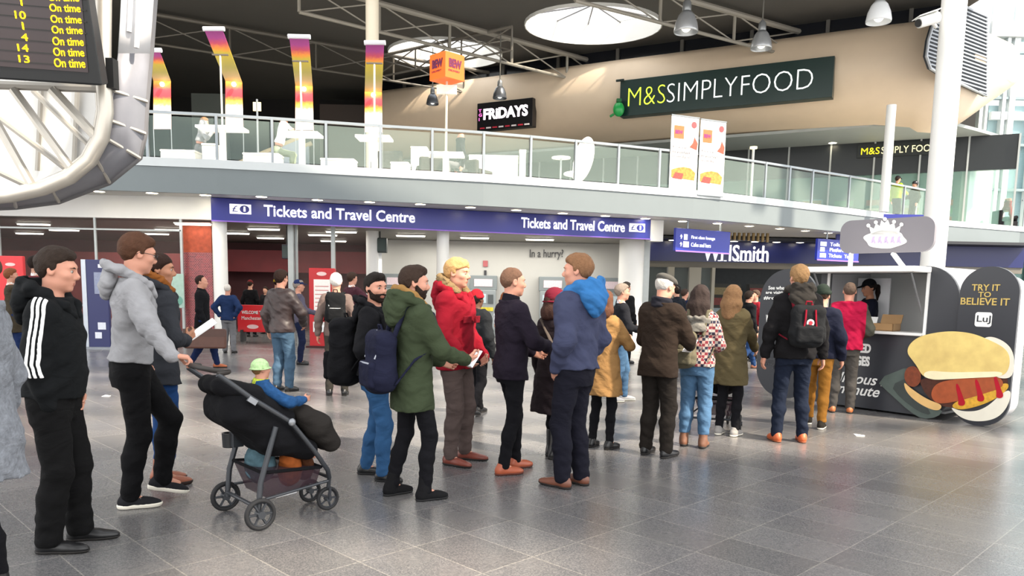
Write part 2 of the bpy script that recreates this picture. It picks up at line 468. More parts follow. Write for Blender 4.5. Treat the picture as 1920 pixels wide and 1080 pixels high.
def head_prims(sd, T, sc=1., fem=False, jaw=1.):
    """skull, jaw, brow, nose, sockets, lips and ears; T maps head space to person space"""
    def q(x, y, z): return T[0] + T[1] @ (np.array([x, y, z]) * sc)
    rot = T[1]
    def e(c, r, op='u', k=.02): sd.ell(q(*c), np.array(r) * sc, op, k * sc, rot)
    jw = .056 * jaw if not fem else .051
    e((0, -.014, .028), (.076, .098, .090)); e((0, .026, -.035), (jw + .004, .070, .078), k=.035)
    e((0, .012, -.072), (jw, .055, .036), k=.03)
    e((0, .068, -.098), (.022, .020, .018), k=.022)
    e((0, .074, .030), (.052, .022, .022), k=.02)
    for s in (-1, 1):
        e((s * .041, .056, -.022), (.024, .028, .022), k=.02)
        e((s * .031, .104, .004), (.017, .015, .008), 's', .012)
    sd.path([q(0, .090, .012), q(0, .108, -.022), q(0, .106, -.034)], [.0075 * sc, .0115 * sc, .010 * sc], k=.010 * sc)
    for s in (-1, 1): e((s * .011, .098, -.034), (.008, .010, .007), k=.006)
    e((0, .088, -.061), (.022, .010, .006), k=.008); e((0, .0855, -.072), (.019, .010, .007), k=.008)
    e((0, .1015, -.0665), (.021, .008, .002), 's', .003)
    for s in (-1, 1):
        e((s * .079, -.012, -.004), (.010, .022, .033), k=.008); e((s * .087, -.006, 0), (.006, .011, .017), 's', .006)
ZL = np.array([(-.15, -.095), (-.08, -.088), (-.045, -.06), (-.022, .0), (.004, -.012), (.018, -.015), (.022, .03), (.05, .052), (.075, .066), (.13, .075)])
def person(px, pyf, pyt, face, label, group=None, cat='person', h=.008, gender='m', skin='fair', hair='#3a2a20', hairstyle='short', top=None, legs=None, shoes=None, lean=0, side=0,
           head=(0, 0, 0), lf=(-.11, 0, 10), rf=(.11, 0, 10), lh=None, rh=None, lpole=None, rpole=None, curl=(28, 28), lpalm=None, rpalm=None, lfd=None, rfd=None, seed=1, beard=None, hat=None,
           extra=None, knee=(0, 1, 0), hip_z=None, height=None, P=None, brow=True, name='person', eyes=True, glasses=False):
    fem = gender == 'f'
    if P is None: P = gnd(px, pyf)
    if height is None:
        height = at(px, pyt, P.y).z - P.z
        if hat: height -= {'beanie': .02, 'cloche': .02, 'cap': .012, 'flat': .015}.get(hat[0], .0)
        height = max(1.5, min(1.95, height)) if cat == 'person' else height
    S = height / 1.78; h = h / S
    root = thing(name, label, cat, P, R(face - 90), group); root.scale = (S, S, S)
    info = {'root': root, 'S': S, 'P': P, 'face': face}
    def lc(q):
        if not isinstance(q, Vector): return q
        return np.array(Matrix.Rotation(-R(face - 90), 3, 'Z') @ (q - P)) / S
    lh, rh = lc(lh), lc(rh)
    Rl = rotm(-lean, side, 0); piv = np.array([0, 0, .95])
    hz = hip_z
    if hz is None:
        hz = .92
        for ft, sg in ((lf, -1), (rf, 1)):
            d2 = (ft[0] - sg * .085) ** 2 + ft[1] ** 2; zz = .085 + (ft[3] if len(ft) > 3 else 0)
            if len(ft) <= 3: hz = min(hz, zz + math.sqrt(max(.3, .838 ** 2 - d2)))
    dz = hz - .92
    off = np.array([0, 0, dz])
    def tl(p): return Rl @ (np.array(p, float) - piv) + piv + off
    sx = .175 if not fem else .155
    shL, shR = tl((-sx, -.01, 1.425)), tl((sx, -.01, 1.425))
    nb = tl((0, -.02, 1.50)); hy, hp, ht = head
    HR = Rl @ rotm(-hp, ht, hy)
    hc = tl((0, -.012, 1.56)) + HR @ np.array([0, .012, .105])
    HT = (hc, HR)
    info['HT'] = HT
    def arm(sh, tgt, pole, s):
        if tgt is None: tgt = (s * .27, .02, .90 + dz)
        if pole is None: pole = (s * .45, -1, -.2)
        el, wr = ik(sh, tgt, .295, .255, pole); return sh, el, wr
    AL, AR = arm(shL, lh, lpole, -1), arm(shR, rh, rpole, 1)
    info['AL'], info['AR'] = AL, AR
    def leg(ft, s):
        hip = np.array([s * .085, 0, hz]); an = np.array([ft[0], ft[1], .085 + (ft[3] if len(ft) > 3 else 0)])
        kn, an2 = ik(hip, an, .428, .414, knee); return hip, kn, an2
    LL, LR = leg(lf, -1), leg(rf, 1)
    info['LL'], info['LR'] = LL, LR
    allp = np.array([*AL, *AR, *LL, *LR, hc])
    if lpalm is not None: allp = np.concatenate([allp, [AL[2] + .1]])
    lo = allp.min(0) - np.array([.26, .26, .1]); hi = allp.max(0) + np.array([.26, .26, .16]); lo[2] = -.02
    # ------- body: one skin from head to foot
    sd = SDF(lo, hi, h)
    g = -.012
    B2 = [(z, (rx + g) * (.93 if fem and z > 1.05 else 1), ry + g, cy) for z, rx, ry, cy in BASE]
    sd.loft(B2, Rl, piv + off, k=.0) if dz == 0 else sd.loft([(z, a, b, c) for z, a, b, c in B2], Rl, piv + off, k=.0)
    for A in (AL, AR):
        sd.cone(A[0], A[1], .046, .038, k=.03); sd.cone(A[1], A[2], .038, .027, k=.02)
    for Lg in (LL, LR):
        sd.cone(Lg[0], Lg[1], .062, .040, k=.03); sd.cone(Lg[1], Lg[2], .040, .026, k=.02)
    for Lg, ft in ((LL, lf), (LR, rf)):
        s = -1 if Lg is LL else 1; fr = rotm(0, 0, -s * ft[2])
        sd.cone(Lg[2], Lg[2] + fr @ np.array([0, .10, -.045]), .026, .018, k=.02)
    sd.cone(nb + np.array([0, 0, -.03]), hc + HR @ np.array([0, -.022, -.05]), .054 if not fem else .046, .054 if not fem else .046, k=.025)
    head_prims(sd, HT, 1., fem)
    for A, sgn, pl, fd, cu in ((AL, -1, lpalm, lfd, curl[0]), (AR, 1, rpalm, rfd, curl[1])):
        if cu is None: continue
        f = A[2] - A[1] if fd is None else np.array(fd, float)
        pm = np.array([-sgn, 0.1, 0]) if pl is None else np.array(pl, float)
        th = np.array([0, 1, .3]) if pl is None else np.array([-sgn * .3, .2, 1.])
        hand_prims(sd, A[2], f, pm, th, cu, h, 1. if not fem else .92)
    sm = skin_m(skin); lip = M({'fair': '#a86f5e', 'pink': '#aa6a58', 'tan': '#8f5b48', 'dark': '#4a2c25'}[skin], rough=.45, var=.05)
    def mi(c):
        q = (c - hc) @ HR
        return ((np.abs(q[:, 0]) < .021 - .9 * np.abs(q[:, 2] + .067)) & (q[:, 1] > .083) & (np.abs(q[:, 2] + .067) < .012)).astype(int)
    sd.build('body', [sm, lip], root, matidx=mi if h < .012 else None)
    def hq(x, y, z): return hc + HR @ np.array([x, y, z])
    near = h < .0105
    if near and eyes:
        for s in (-1, 1):
            e = MB().ball((0, 0, 0), .0115, 12, 8)
            o = e.build('eye', [M('#9c928a', rough=.25, var=0), M('#1e1814', rough=.15, var=0)], root, smooth=180)
            me = o.data
            me.polygons.foreach_set('material_index', [1 if p.center.y > .0078 else 0 for p in me.polygons])
            o.matrix_basis = Matrix.Translation(Vector(hq(s * .031, .0795, .004))) @ Matrix(HR.tolist()).to_4x4()
    if near and brow:
        for s in (-1, 1):
            b = SDF(hc - .15, hc + .15, h * .6)
            b.path([hq(s * .015, .0965, .0235), hq(s * .032, .0935, .0275), hq(s * .052, .078, .022)], [.0036, .0042, .0026], k=.004)
            b.build('eyebrow', hair_m(hair), root)
    # ------- hair
    hl, hh2 = hc - np.array([.2, .2, .2]), hc + np.array([.2, .2, .2])
    def skull(grow, k=.02, vol=(0, 0, 0)):
        b = SDF(hl, hh2, h * .8)
        b.ell(hq(0, -.014 - vol[1] * .3, .028 + vol[2] * .5), (.076 + grow + vol[0], .098 + grow + vol[1], .090 + grow + vol[2]), k=0, rot=HR); return b
    if hairstyle in ('short', 'crop', 'quiff', 'fringe', 'thin'):
        gr = {'short': .014, 'crop': .0075, 'quiff': .011, 'fringe': .016, 'thin': .007}[hairstyle]
        b = skull(gr, vol=(0, .004, .006) if hairstyle != 'crop' else (0, 0, 0))
        if hairstyle == 'quiff':
            b.ell(hq(0, .026, .102), (.060, .060, .032), k=.02, rot=HR)
        if hairstyle in ('short', 'fringe'):
            b.ell(hq(.0, .020, .092), (.067, .064, .034), k=.02, rot=HR)
        zl = ZL.copy()
        if hairstyle == 'fringe': zl[-3:, 1] -= .012
        if hairstyle == 'thin': zl[-4:, 1] += .05; zl[-1, 1] = .2
        def hlcut(x, y, z):
            x, y, z = x - hc[0], y - hc[1], z - hc[2]
            Y = HR[0][1] * x + HR[1][1] * y + HR[2][1] * z; Z = HR[0][2] * x + HR[1][2] * y + HR[2][2] * z; X = HR[0][0] * x + HR[1][0] * y + HR[2][0] * z
            return (np.interp(Y + .1 * np.abs(X), zl[:, 0], zl[:, 1]) - Z + .0025 * np.sin(160 * X + 90 * Y)) * .6
        b.func(hlcut, 'i', .020)
        b.fold(.0030, 90, seed, .4); b.fold(.0016, 210, seed + 3, .5); b.build('hair', hair_m(hair), root, keep=30)
    elif hairstyle in ('long', 'mid', 'ponytail', 'bun', 'bob', 'hijab'):
        ln = {'long': .40, 'mid': .27, 'bob': .17, 'ponytail': .0, 'bun': 0}.get(hairstyle, 0)
        b = SDF(hc - np.array([.22, .26, .48]), hc + np.array([.22, .2, .2]), h)
        b.ell(hq(0, -.016, .032), (.090, .110, .098), k=0, rot=HR)
        def fcut(x, y, z):
            x, y, z = x - hc[0], y - hc[1], z - hc[2]
            Y = HR[0][1] * x + HR[1][1] * y + HR[2][1] * z; Z = HR[0][2] * x + HR[1][2] * y + HR[2][2] * z; X = HR[0][0] * x + HR[1][0] * y + HR[2][0] * z
            return (np.interp(Y + .25 * np.abs(X), [-.2, -.03, .0, .03, .055, .085, .12], [-.11, -.09, -.06, -.01, .03, .06, .075]) - Z) * .6
        b.func(fcut, 'i', .016)
        if ln:
            back = -.02
            low = HR @ np.array([0, -.02, 0]) + np.array([0, -.0, -ln])
            for s in (-1, -.5, 0, .5, 1):
                a = hq(s * .060, -.078 + .045 * abs(s), .01); c = hq(s * .075, -.085 + back * .7 + .04 * abs(s), -.11); e2 = np.array(c) + np.array([0, -.012 + back * .8, -(ln - .12) * (1 - .15 * abs(s))]) if ln > .15 else c
                b.path([a, c, e2], [.046, .050, .030], k=.04)
        if hairstyle == 'ponytail':
            b.path([hq(0, -.10, .03), hq(0, -.15, .0), hq(.01, -.155, -.09), hq(.01, -.135, -.20)], [.028, .033, .036, .014], k=.02)
        if hairstyle == 'bun': b.ell(hq(0, -.115, .02), (.045, .04, .045), k=.015)
        b.fold(.0035, 75, seed, .25); b.fold(.002, 190, seed, .15); b.build('hair', hair_m(hair), root, keep=30)
    if beard:
        b = SDF(hl, hh2, h * .8); head_prims(b, HT, 1., fem); b.d -= .006
        def bcut(x, y, z):
            x, y, z = x - hc[0], y - hc[1], z - hc[2]
            Y = HR[0][1] * x + HR[1][1] * y + HR[2][1] * z; Z = HR[0][2] * x + HR[1][2] * y + HR[2][2] * z; X = HR[0][0] * x + HR[1][0] * y + HR[2][0] * z
            m = np.maximum(np.maximum(Z - np.interp(Y, [-.02, .01, .03, .06, .085, .12], [-.02, -.012, -.032, -.05, -.043, -.043]), -.005 - Y + 0 * Z), -.135 - Z)
            lipd = .024 - np.sqrt((X / 1.0) ** 2 + ((Z + .067) * 1.9) ** 2)
            return np.maximum(m, np.where(Y > .08, lipd, -1))
        b.func(bcut, 'i', .004); b.fold(.0015, 160, seed); b.build('beard', hair_m(beard), root, keep=40)
    # ------- headwear
    if hat:
        kind, hm = hat[0], hat[1]
        b = SDF(hc - np.array([.22, .24, .2]), hc + np.array([.22, .26, .26]), h * .8)
        if kind == 'beanie':
            b.ell(hq(0, -.018, .045), (.092, .112, .105), k=0, rot=HR); b.func(lambda x, y, z: -(HR[0][2] * (x - hc[0]) + (HR[1][2]) * (y - hc[1]) + HR[2][2] * (z - hc[2])) + .028 + .15 * ((y - hc[1]) * HR[1][1] + (x - hc[0]) * HR[0][1]), 'i', .004)
            b.torus(hq(0, -.014, .038), HR @ np.array([0, -.15, 1]), .092, .014, k=.008, sc=1.6)
        elif kind == 'cloche':
            b.ell(hq(0, -.014, .048), (.098, .116, .102), k=0, rot=HR); b.func(lambda x, y, z: -(z - hc[2]) + .0, 'i', .004)
            b.torus(hq(0, -.01, -.004), HR @ np.array([0, .0, 1]), .112, .02, k=.02, sc=.55)
        elif kind == 'flat':
            b.ell(hq(0, -.0, .075), (.092, .128, .052), k=0, rot=HR @ rotm(-8)); b.ell(hq(0, .105, .050), (.070, .052, .012), k=.015, rot=HR @ rotm(-22)); b.func(lambda x, y, z: -(z - hc[2]) + .028 + .0 * x, 'i', .01)
            b.ell(hq(0, .118, .036), (.064, .04, .009), k=.01, rot=HR @ rotm(-25))
        elif kind == 'cap':
            b.ell(hq(0, -.016, .045), (.090, .110, .098), k=0, rot=HR); b.func(lambda x, y, z: -(z - hc[2]) + .036, 'i', .004)
            b.ell(hq(0, .115, .040), (.070, .075, .009), k=.012, rot=HR @ rotm(-10))
        elif kind == 'helmet':
            b.ell(hq(0, -.016, .055), (.105, .130, .108), k=0, rot=HR); b.func(lambda x, y, z: -(z - hc[2]) + .02, 'i', .01)
        elif kind == 'bucket':
            b.ell(hq(0, -.014, .045), (.094, .113, .1), k=0, rot=HR); b.func(lambda x, y, z: -(z - hc[2]) + .02, 'i', .004)
            b.torus(hq(0, -.01, .018), HR @ np.array([0, .0, 1]), .115, .02, k=.02, sc=.4)
        b.build({'beanie': 'beanie', 'cloche': 'felt_hat', 'flat': 'flat_cap', 'cap': 'peaked_cap', 'helmet': 'helmet', 'bucket': 'sun_hat'}[kind], hm, root)
        if kind == 'cloche':
            b = SDF(hc - np.array([.2, .2, .1]), hc + np.array([.2, .2, .12]), h * .7); b.torus(hq(0, -.014, .02), HR @ np.array([0, 0, 1]), .104, .009, k=0, sc=2.2); b.build('hat_band', fabric('#5a1422'), root)
    if glasses:
        mb = MB()
        for s in (-1, 1):
            mb.tube([hq(s * .033 + .022 * math.cos(a), .101 + .004 * abs(math.sin(a)), .002 + .017 * math.sin(a)) for a in [2 * PI * i / 14 for i in range(14)]], .0022, 6, closed=True)
            mb.tube([hq(s * .055, .099, .008), hq(s * .082, .05, .010), hq(s * .086, -.02, .006), hq(s * .084, -.035, -.012)], .002, 6)
        mb.tube([hq(-.011, .103, .006), hq(.011, .103, .006)], .002, 6)
        mb.build('glasses', M('#1a1a1c', rough=.3, var=0), root, smooth=180)
    # ------- trousers
    if legs:
        wd = legs.get('fit', 1.); hem = max(.045, legs.get('hem', .07) - .02) if legs.get('hem', .07) < .12 else legs['hem']; tm = legs['m']
        b = SDF((min(lo[0], -.25), lo[1], -.02), (hi[0], hi[1], 1.16), h * 1.05)
        tw = [(.80 + dz, .150, .108, -.012), (.87 + dz, .170, .124, -.012), (.95 + dz, .172, .122, -.012), (1.04 + dz, .156, .112, 0)]
        if fem: tw = [(z, x * 1.02, y * 1.02, c) for z, x, y, c in tw]
        b.loft(tw, np.eye(3), (0, 0, 0), k=0)
        for Lg, sd_ in ((LL, 0), (LR, 1)):
            b.cone(Lg[0] + np.array([0, 0, -.0]), Lg[1], .098 * (wd * .6 + .4), .069 * wd, k=.035)
            d = Lg[2] - Lg[1]; mid = Lg[1] + d * .38 + np.array([0, -.012, 0]); end = Lg[1] + d * min(1.0, (Lg[1][2] - hem) / max(.1, Lg[1][2] - Lg[2][2]))
            b.cone(Lg[1], mid, .069 * wd, .066 * wd, k=.03); b.cone(mid, end, .066 * wd, .056 * legs.get('ankle', wd), k=.03, dis=(.002, 75, seed + 2 + sd_))
        b.func(lambda x, y, z: hem - z + 0 * x, 'i', .004)
        b.fold(.0034, 30, seed + 5, .8); b.fold(.0020, 68, seed + 6, .7)
        b.build('trousers', tm, root, keep=60)
    # ------- shoes
    if shoes:
        for Lg, ft in ((LL, lf), (LR, rf)):
            s = -1 if Lg is LL else 1; fr = rotm(shoes.get('pitch', 0) if len(ft) <= 3 else -ft[3] * 240, 0, -s * ft[2]); A = Lg[2].copy(); z0 = -A[2] if len(ft) <= 3 else -.085
            def fq(x, y, z): return A + fr @ np.array([x, y, z + z0]) if len(ft) <= 3 else A + fr @ np.array([x, y, z - .085])
            b = SDF(A - np.array([.26, .26, .14]), A + np.array([.26, .26, .26]), h * .8)
            kd = shoes.get('kind', 'shoe'); tl_ = .20 if kd != 'oxford' else .215
            b.ell(fq(0, -.03, .040), (.036, .050, .050), k=0, rot=fr); b.ell(fq(0, .05, .036), (.039, .09, .040), k=.03, rot=fr)
            b.ell(fq(.003 * -s, .12, .028), (.042, .068, .029), k=.03, rot=fr)
            if kd == 'oxford': b.ell(fq(0, .175, .026), (.034, .05, .024), k=.025, rot=fr)
            top_h = {'boot': .19, 'tallboot': .30, 'trainer': .115}.get(kd, .105)
            shaft = _nrm(Lg[1] - Lg[2]); base_ = fq(0, -.022, .05); an_ = A + fr @ np.array([0, -.012, 0])
            bt = 'boot' in kd; b.cone(base_, an_, .044 if bt else .037, .046 if bt else .037, k=.03); b.cone(an_, an_ + shaft * (top_h - .05), .046 if bt else .037, .036 if not bt else .048 if kd != 'tallboot' else .056, k=.02)
            b.func(lambda x, y, z: (fr[0][2] * (x - A[0]) + fr[1][2] * (y - A[1]) + fr[2][2] * (z - A[2]) - z0 - top_h), 'i', .003)
            nn = fr @ np.array([0, 0, 1.])
            b.func(lambda x, y, z: -(nn[0] * (x - A[0]) + nn[1] * (y - A[1]) + nn[2] * (z - A[2]) - z0 - .014), 'i', .003)
            sh = b.build('shoe' if 'boot' not in kd else 'boot', shoes['m'], root)
            b = SDF(A - np.array([.26, .26, .14]), A + np.array([.26, .26, .12]), h * .7)
            b.ell(fq(0, -.03, .03), (.039, .055, .055), k=0, rot=fr); b.ell(fq(0, .04, .03), (.039, .1, .05), k=.03, rot=fr); b.ell(fq(.003 * -s, .12, .03), (.045, .074, .05), k=.03, rot=fr)
            if kd == 'oxford': b.ell(fq(0, .178, .026), (.036, .053, .03), k=.025, rot=fr)
            st = shoes.get('sole_h', .018)
            b.func(lambda x, y, z: np.maximum(nn[0] * (x - A[0]) + nn[1] * (y - A[1]) + nn[2] * (z - A[2]) - z0 - st, -(nn[0] * (x - A[0]) + nn[1] * (y - A[1]) + nn[2] * (z - A[2]) - z0 - .001)), 'i', .003)
            so = b.build('sole', shoes.get('sole', M('#1b1817', rough=.7)), root)
            if sh is not None and so is not None: so.parent = sh
            if shoes.get('lace') and near:
                lc = MB()
                for i in range(4):
                    yy = .062 + .020 * i; lc.tube([fq(-.024, yy, .064 - i * .007), fq(0, yy + .004, .077 - i * .008), fq(.024, yy, .064 - i * .007)], .0035, 5)
                lc.build('lace', M('#e8e6e0', var=0), sh if sh else root)
    # ------- jacket, coat or jumper
    if top:
        tm = top['m']; g = top.get('bulk', .018); hem = top.get('hem', .90) + dz; ln = top.get('flare', .0); slv = top.get('sleeve', 1.0)
        b = SDF((lo[0], lo[1], min(hem, AL[2][2], AR[2][2]) - .12), (hi[0], hi[1], hc[2] + .06), h * 1.05)
        secs = [(z, rx * (.94 if fem and z > 1.05 else 1), ry, cy) for z, rx, ry, cy in BASE if z >= .93 and z < 1.56]
        secs = [(z, max(rx, .150 if not fem and top.get('boxy', 1) else rx * .98), max(ry, .105 if z < 1.4 else ry), cy) for z, rx, ry, cy in secs]
        secs = [q for q in secs if q[0] < 1.45] + [(1.455, .135, .082, -.014), (1.478, .098, .070, -.018)]
        secs = [(z, rx, ry * .94, cy) for z, rx, ry, cy in secs]
        hb = top.get('hem', .90)
        secs = [(hb - .001, .164 + ln, .114 + ln, -.008)] + [q for q in secs if q[0] > hb + .02]
        belly = top.get('belly', 0)
        if belly: secs = [(z, rx + belly * .4 * max(0, 1 - abs(z - 1.1) / .25), ry + belly * max(0, 1 - abs(z - 1.1) / .25), cy + belly * .5 * max(0, 1 - abs(z - 1.1) / .25)) for z, rx, ry, cy in secs]
        b.loft(secs, Rl if hb > .75 else Rl, piv + off, k=0, grow=g, pw=2.3)
        for j, A in enumerate((AL, AR)):
            s = -1 if j == 0 else 1
            r0, r1, r2 = .060 + g * .8, .050 + g * .7, .037 + g * .5
            if fem: r0, r1, r2 = r0 * .88, r1 * .88, r2 * .9
            inn = A[0] + Rl @ np.array([-s * .02, 0, .004])
            b.cone(inn, A[1], r0, r1, k=.045, dis=(.004, 30, seed + j))
            if slv > .5:
                e = A[1] + (A[2] - A[1]) * (slv * 1.0 - .02); b.cone(A[1], e, r1, r2, k=.025, dis=(.005, 50, seed + j + 3))
        # neck opening
        b.cone(nb + np.array([0, .0, -.01]), nb + HR @ np.array([0, .03, .22]), .066, .095, 's', .012)
        b.fold(top.get('wr', .0045), top.get('wf', 30), seed, top.get('zs', .7))
        b.fold(.0018, 74, seed + 2, .8)
        info['jf'] = b
        jo = b.build(top.get('name', 'jacket'), tm, root, keep=60, matidx=top.get('mi') and (lambda c: top['mi']((c - piv - off) @ Rl + piv)))
        info['jacket'] = jo
        hm = top.get('hoodm', tm)
        if top.get('hood') == 'down':
            b = SDF(nb - np.array([.28, .30, .22]), nb + np.array([.28, .25, .2]), h)
            hdz = top.get('hood_dz', 0)
            def tq(x, y, z): return tl((x, y + hdz * .12, z + hdz))
            hs = top.get('hood_size', 1.)
            b.path([tq(.03, .115, 1.405), tq(.085, .075, 1.465), tq(.118, -.01, 1.515), tq(.112, -.085, 1.55), tq(.06, -.15, 1.575), tq(0, -.165, 1.58), tq(-.06, -.15, 1.575), tq(-.112, -.085, 1.55), tq(-.118, -.01, 1.515), tq(-.085, .075, 1.465), tq(-.03, .115, 1.405)], [.020, .028, .034 * hs, .038 * hs, .040 * hs, .040 * hs, .040 * hs, .038 * hs, .034 * hs, .028, .020], k=.03)
            b.ell(tq(0, -.150, 1.475), np.array([.135, .072, .085]) * hs, k=.04, rot=Rl)
            b.ell(tq(0, -.165, 1.415), np.array([.095, .050, .085]) * hs, k=.04, rot=Rl)
            b.cone(tq(0, -.02, 1.44), hc + HR @ np.array([0, -.03, .02]), .064, .098, 's', .015)
            b.ell(tq(0, -.12, 1.60), (.075, .055, .06), 's', .03, rot=Rl)
            b.fold(.006, 36, seed + 9); b.fold(.003, 80, seed + 4); b.build('hood', hm, root, keep=40)
            if top.get('trim'):
                b = SDF(nb - np.array([.28, .30, .22]), nb + np.array([.28, .25, .2]), h)
                b.path([tq(-.088, .05, 1.505), tq(-.105, -.04, 1.575), tq(-.06, -.125, 1.622), tq(.06, -.125, 1.622), tq(.105, -.04, 1.575), tq(.088, .05, 1.505)], .036 if top.get('fur') else .027, k=.02)
                b.fold(.006 if top.get('fur') else .002, 120, seed); b.build('hood_trim' if not top.get('fur') else 'fur_trim', top['trim'], root, keep=40)
        elif top.get('collar'):
            b = SDF(nb - np.array([.2, .2, .12]), nb + np.array([.2, .2, .16]), h * .8)
            ch = top['collar']
            b.cone(tl((0, -.022, 1.465)), tl((0, -.012, 1.47 + ch)), .086, .074, k=0); b.cone(tl((0, -.02, 1.40)), tl((0, -.008, 1.66)), .058, .066, 's', .004)
            b.func(lambda x, y, z: (z - (1.47 + ch + off[2])) + .25 * (y) , 'i', .006)
            b.build('collar', top.get('collarm', tm), root, keep=30)
        if top.get('scarf'):
            b = SDF(nb - np.array([.25, .25, .2]), nb + np.array([.25, .25, .16]), h)
            for i, (zz, rr) in enumerate(((1.475, .088), (1.51, .08), (1.54, .075))): b.torus(tl((0, -.015 , zz)), Rl @ np.array([.12 * (i - 1), .1, 1]), rr, .026, k=.015)
            b.fold(.004, 60, seed); b.build('scarf', top['scarf'], root)
        if top.get('shirt'):
            b = SDF(nb - np.array([.2, .2, .15]), nb + np.array([.2, .2, .12]), h * .8)
            b.cone(tl((0, -.02, 1.47)), tl((0, -.015, 1.545)), .072, .064, k=0); b.cone(tl((0, -.02, 1.43)), tl((0, -.012, 1.66)), .056, .062, 's', .003)
            b.func(lambda x, y, z: (z - 1.54 - off[2]) + .5 * y, 'i', .004)
            b.build('shirt_collar', top['shirt'], root, keep=30)
    if extra: extra(info, h, hq, tl, root)
    info.update(dict(hq=hq, tl=tl, h=h))
    return info
from mathutils.geometry import tessellate_polygon
def plate(mb, outer, holes, o, u, v, d, mi=0):
    """flat plate with holes in the frame o,u,v, thickness vector d"""
    o, u, v, d = Vector(o), Vector(u), Vector(v), Vector(d)
    loops = [outer] + list(holes); flat = [p for l in loops for p in l]
    tri = tessellate_polygon([[V(p[0], p[1], 0) for p in l] for l in loops])
    a = [o + u * p[0] + v * p[1] for p in flat]; n = len(a)
    fs = []
    for t in tri:
        nn = (a[t[1]] - a[t[0]]).cross(a[t[2]] - a[t[0]])
        if nn.dot(d) > 0: fs += [tuple(reversed(t)), tuple(i + n for i in t)]
        else: fs += [tuple(t), tuple(i + n for i in reversed(t))]
    k = 0
    for l in loops:
        m = len(l); fs += [(k + i, k + (i + 1) % m, n + k + (i + 1) % m, n + k + i) for i in range(m)]; k += m
    return mb._add(a + [p + d for p in a], fs, mi)
def rrect(x0, y0, x1, y1, r, n=8):
    rr = r if isinstance(r, (list, tuple)) else [r] * 4
    out = []
    for (cx, cy, a0), q in zip(((x0, y0, 180), (x1, y0, 270), (x1, y1, 0), (x0, y1, 90)), rr):
        sx = q if cx == x0 else -q; sy = q if cy == y0 else -q
        if q <= 0: out.append((cx, cy)); continue
        for i in range(n + 1):
            a = R(a0 + 90 * i / n); out.append((cx + sx + q * math.cos(a), cy + sy + q * math.sin(a)))
    return out
def oval(cx, cy, rx, ry, n=32): return [(cx + rx * math.cos(2 * PI * i / n), cy + ry * math.sin(2 * PI * i / n)) for i in range(n)]
UP = V(0, 0, 1)

# ================================================================ floor
mf = bpy.data.materials.new('granite_tiles'); mf.use_nodes = True
nt = mf.node_tree; bs = nt.nodes['Principled BSDF']; L = nt.links.new
def nd(t, **k):
    n = nt.nodes.new(t)
    for a, b in k.items(): setattr(n, a, b)
    return n
tc = nd('ShaderNodeTexCoord'); mp = nd('ShaderNodeMapping'); mp.inputs['Rotation'].default_value = (0, 0, R(45))
L(tc.outputs['Object'], mp.inputs[0])
bk = nd('ShaderNodeTexBrick'); bk.offset = 0; bk.squash = 1
bk.inputs['Scale'].default_value = 1; bk.inputs['Brick Width'].default_value = .6; bk.inputs['Row Height'].default_value = .4; bk.inputs['Mortar Size'].default_value = .004
bk.inputs['Color1'].default_value = C('#5f5e5f'); bk.inputs['Color2'].default_value = C('#6d6c6d'); bk.inputs['Mortar'].default_value = C('#85827e')
L(mp.outputs[0], bk.inputs['Vector'])
vo = nd('ShaderNodeTexVoronoi'); vo.inputs['Scale'].default_value = 150; L(tc.outputs['Object'], vo.inputs['Vector'])
cr = nd('ShaderNodeValToRGB'); cr.color_ramp.elements[0].position = .2; cr.color_ramp.elements[0].color = (.70, .71, .73, 1); cr.color_ramp.elements[1].position = .95; cr.color_ramp.elements[1].color = (1.26, 1.24, 1.21, 1)
hs = nd('ShaderNodeSeparateColor'); L(vo.outputs['Color'], hs.inputs[0]); L(hs.outputs[0], cr.inputs[0])
mu = nd('ShaderNodeMix', data_type='RGBA', blend_type='MULTIPLY'); mu.inputs[0].default_value = 1
L(bk.outputs['Color'], mu.inputs[6]); L(cr.outputs[0], mu.inputs[7])
n1 = nd('ShaderNodeTexNoise'); n1.inputs['Scale'].default_value = .9; n1.inputs['Detail'].default_value = 4; L(tc.outputs['Object'], n1.inputs['Vector'])
cr2 = nd('ShaderNodeValToRGB'); cr2.color_ramp.elements[0].position = .3; cr2.color_ramp.elements[0].color = (.86, .87, .9, 1); cr2.color_ramp.elements[1].position = .7; cr2.color_ramp.elements[1].color = (1.1, 1.08, 1.04, 1); L(n1.outputs[0], cr2.inputs[0])
mu2 = nd('ShaderNodeMix', data_type='RGBA', blend_type='MULTIPLY'); mu2.inputs[0].default_value = 1
L(mu.outputs[2], mu2.inputs[6]); L(cr2.outputs[0], mu2.inputs[7]); L(mu2.outputs[2], bs.inputs['Base Color'])
bs.inputs['Roughness'].default_value = .2; bs.inputs['Specular IOR Level'].default_value = .6
ro = nd('ShaderNodeMapRange'); ro.inputs['To Min'].default_value = .20; ro.inputs['To Max'].default_value = .33; L(n1.outputs[0], ro.inputs[0]); L(ro.outputs[0], bs.inputs['Roughness'])
MB().box((-22, -6, -.2), (34, 62, 0)).build('floor', mf, **STR)

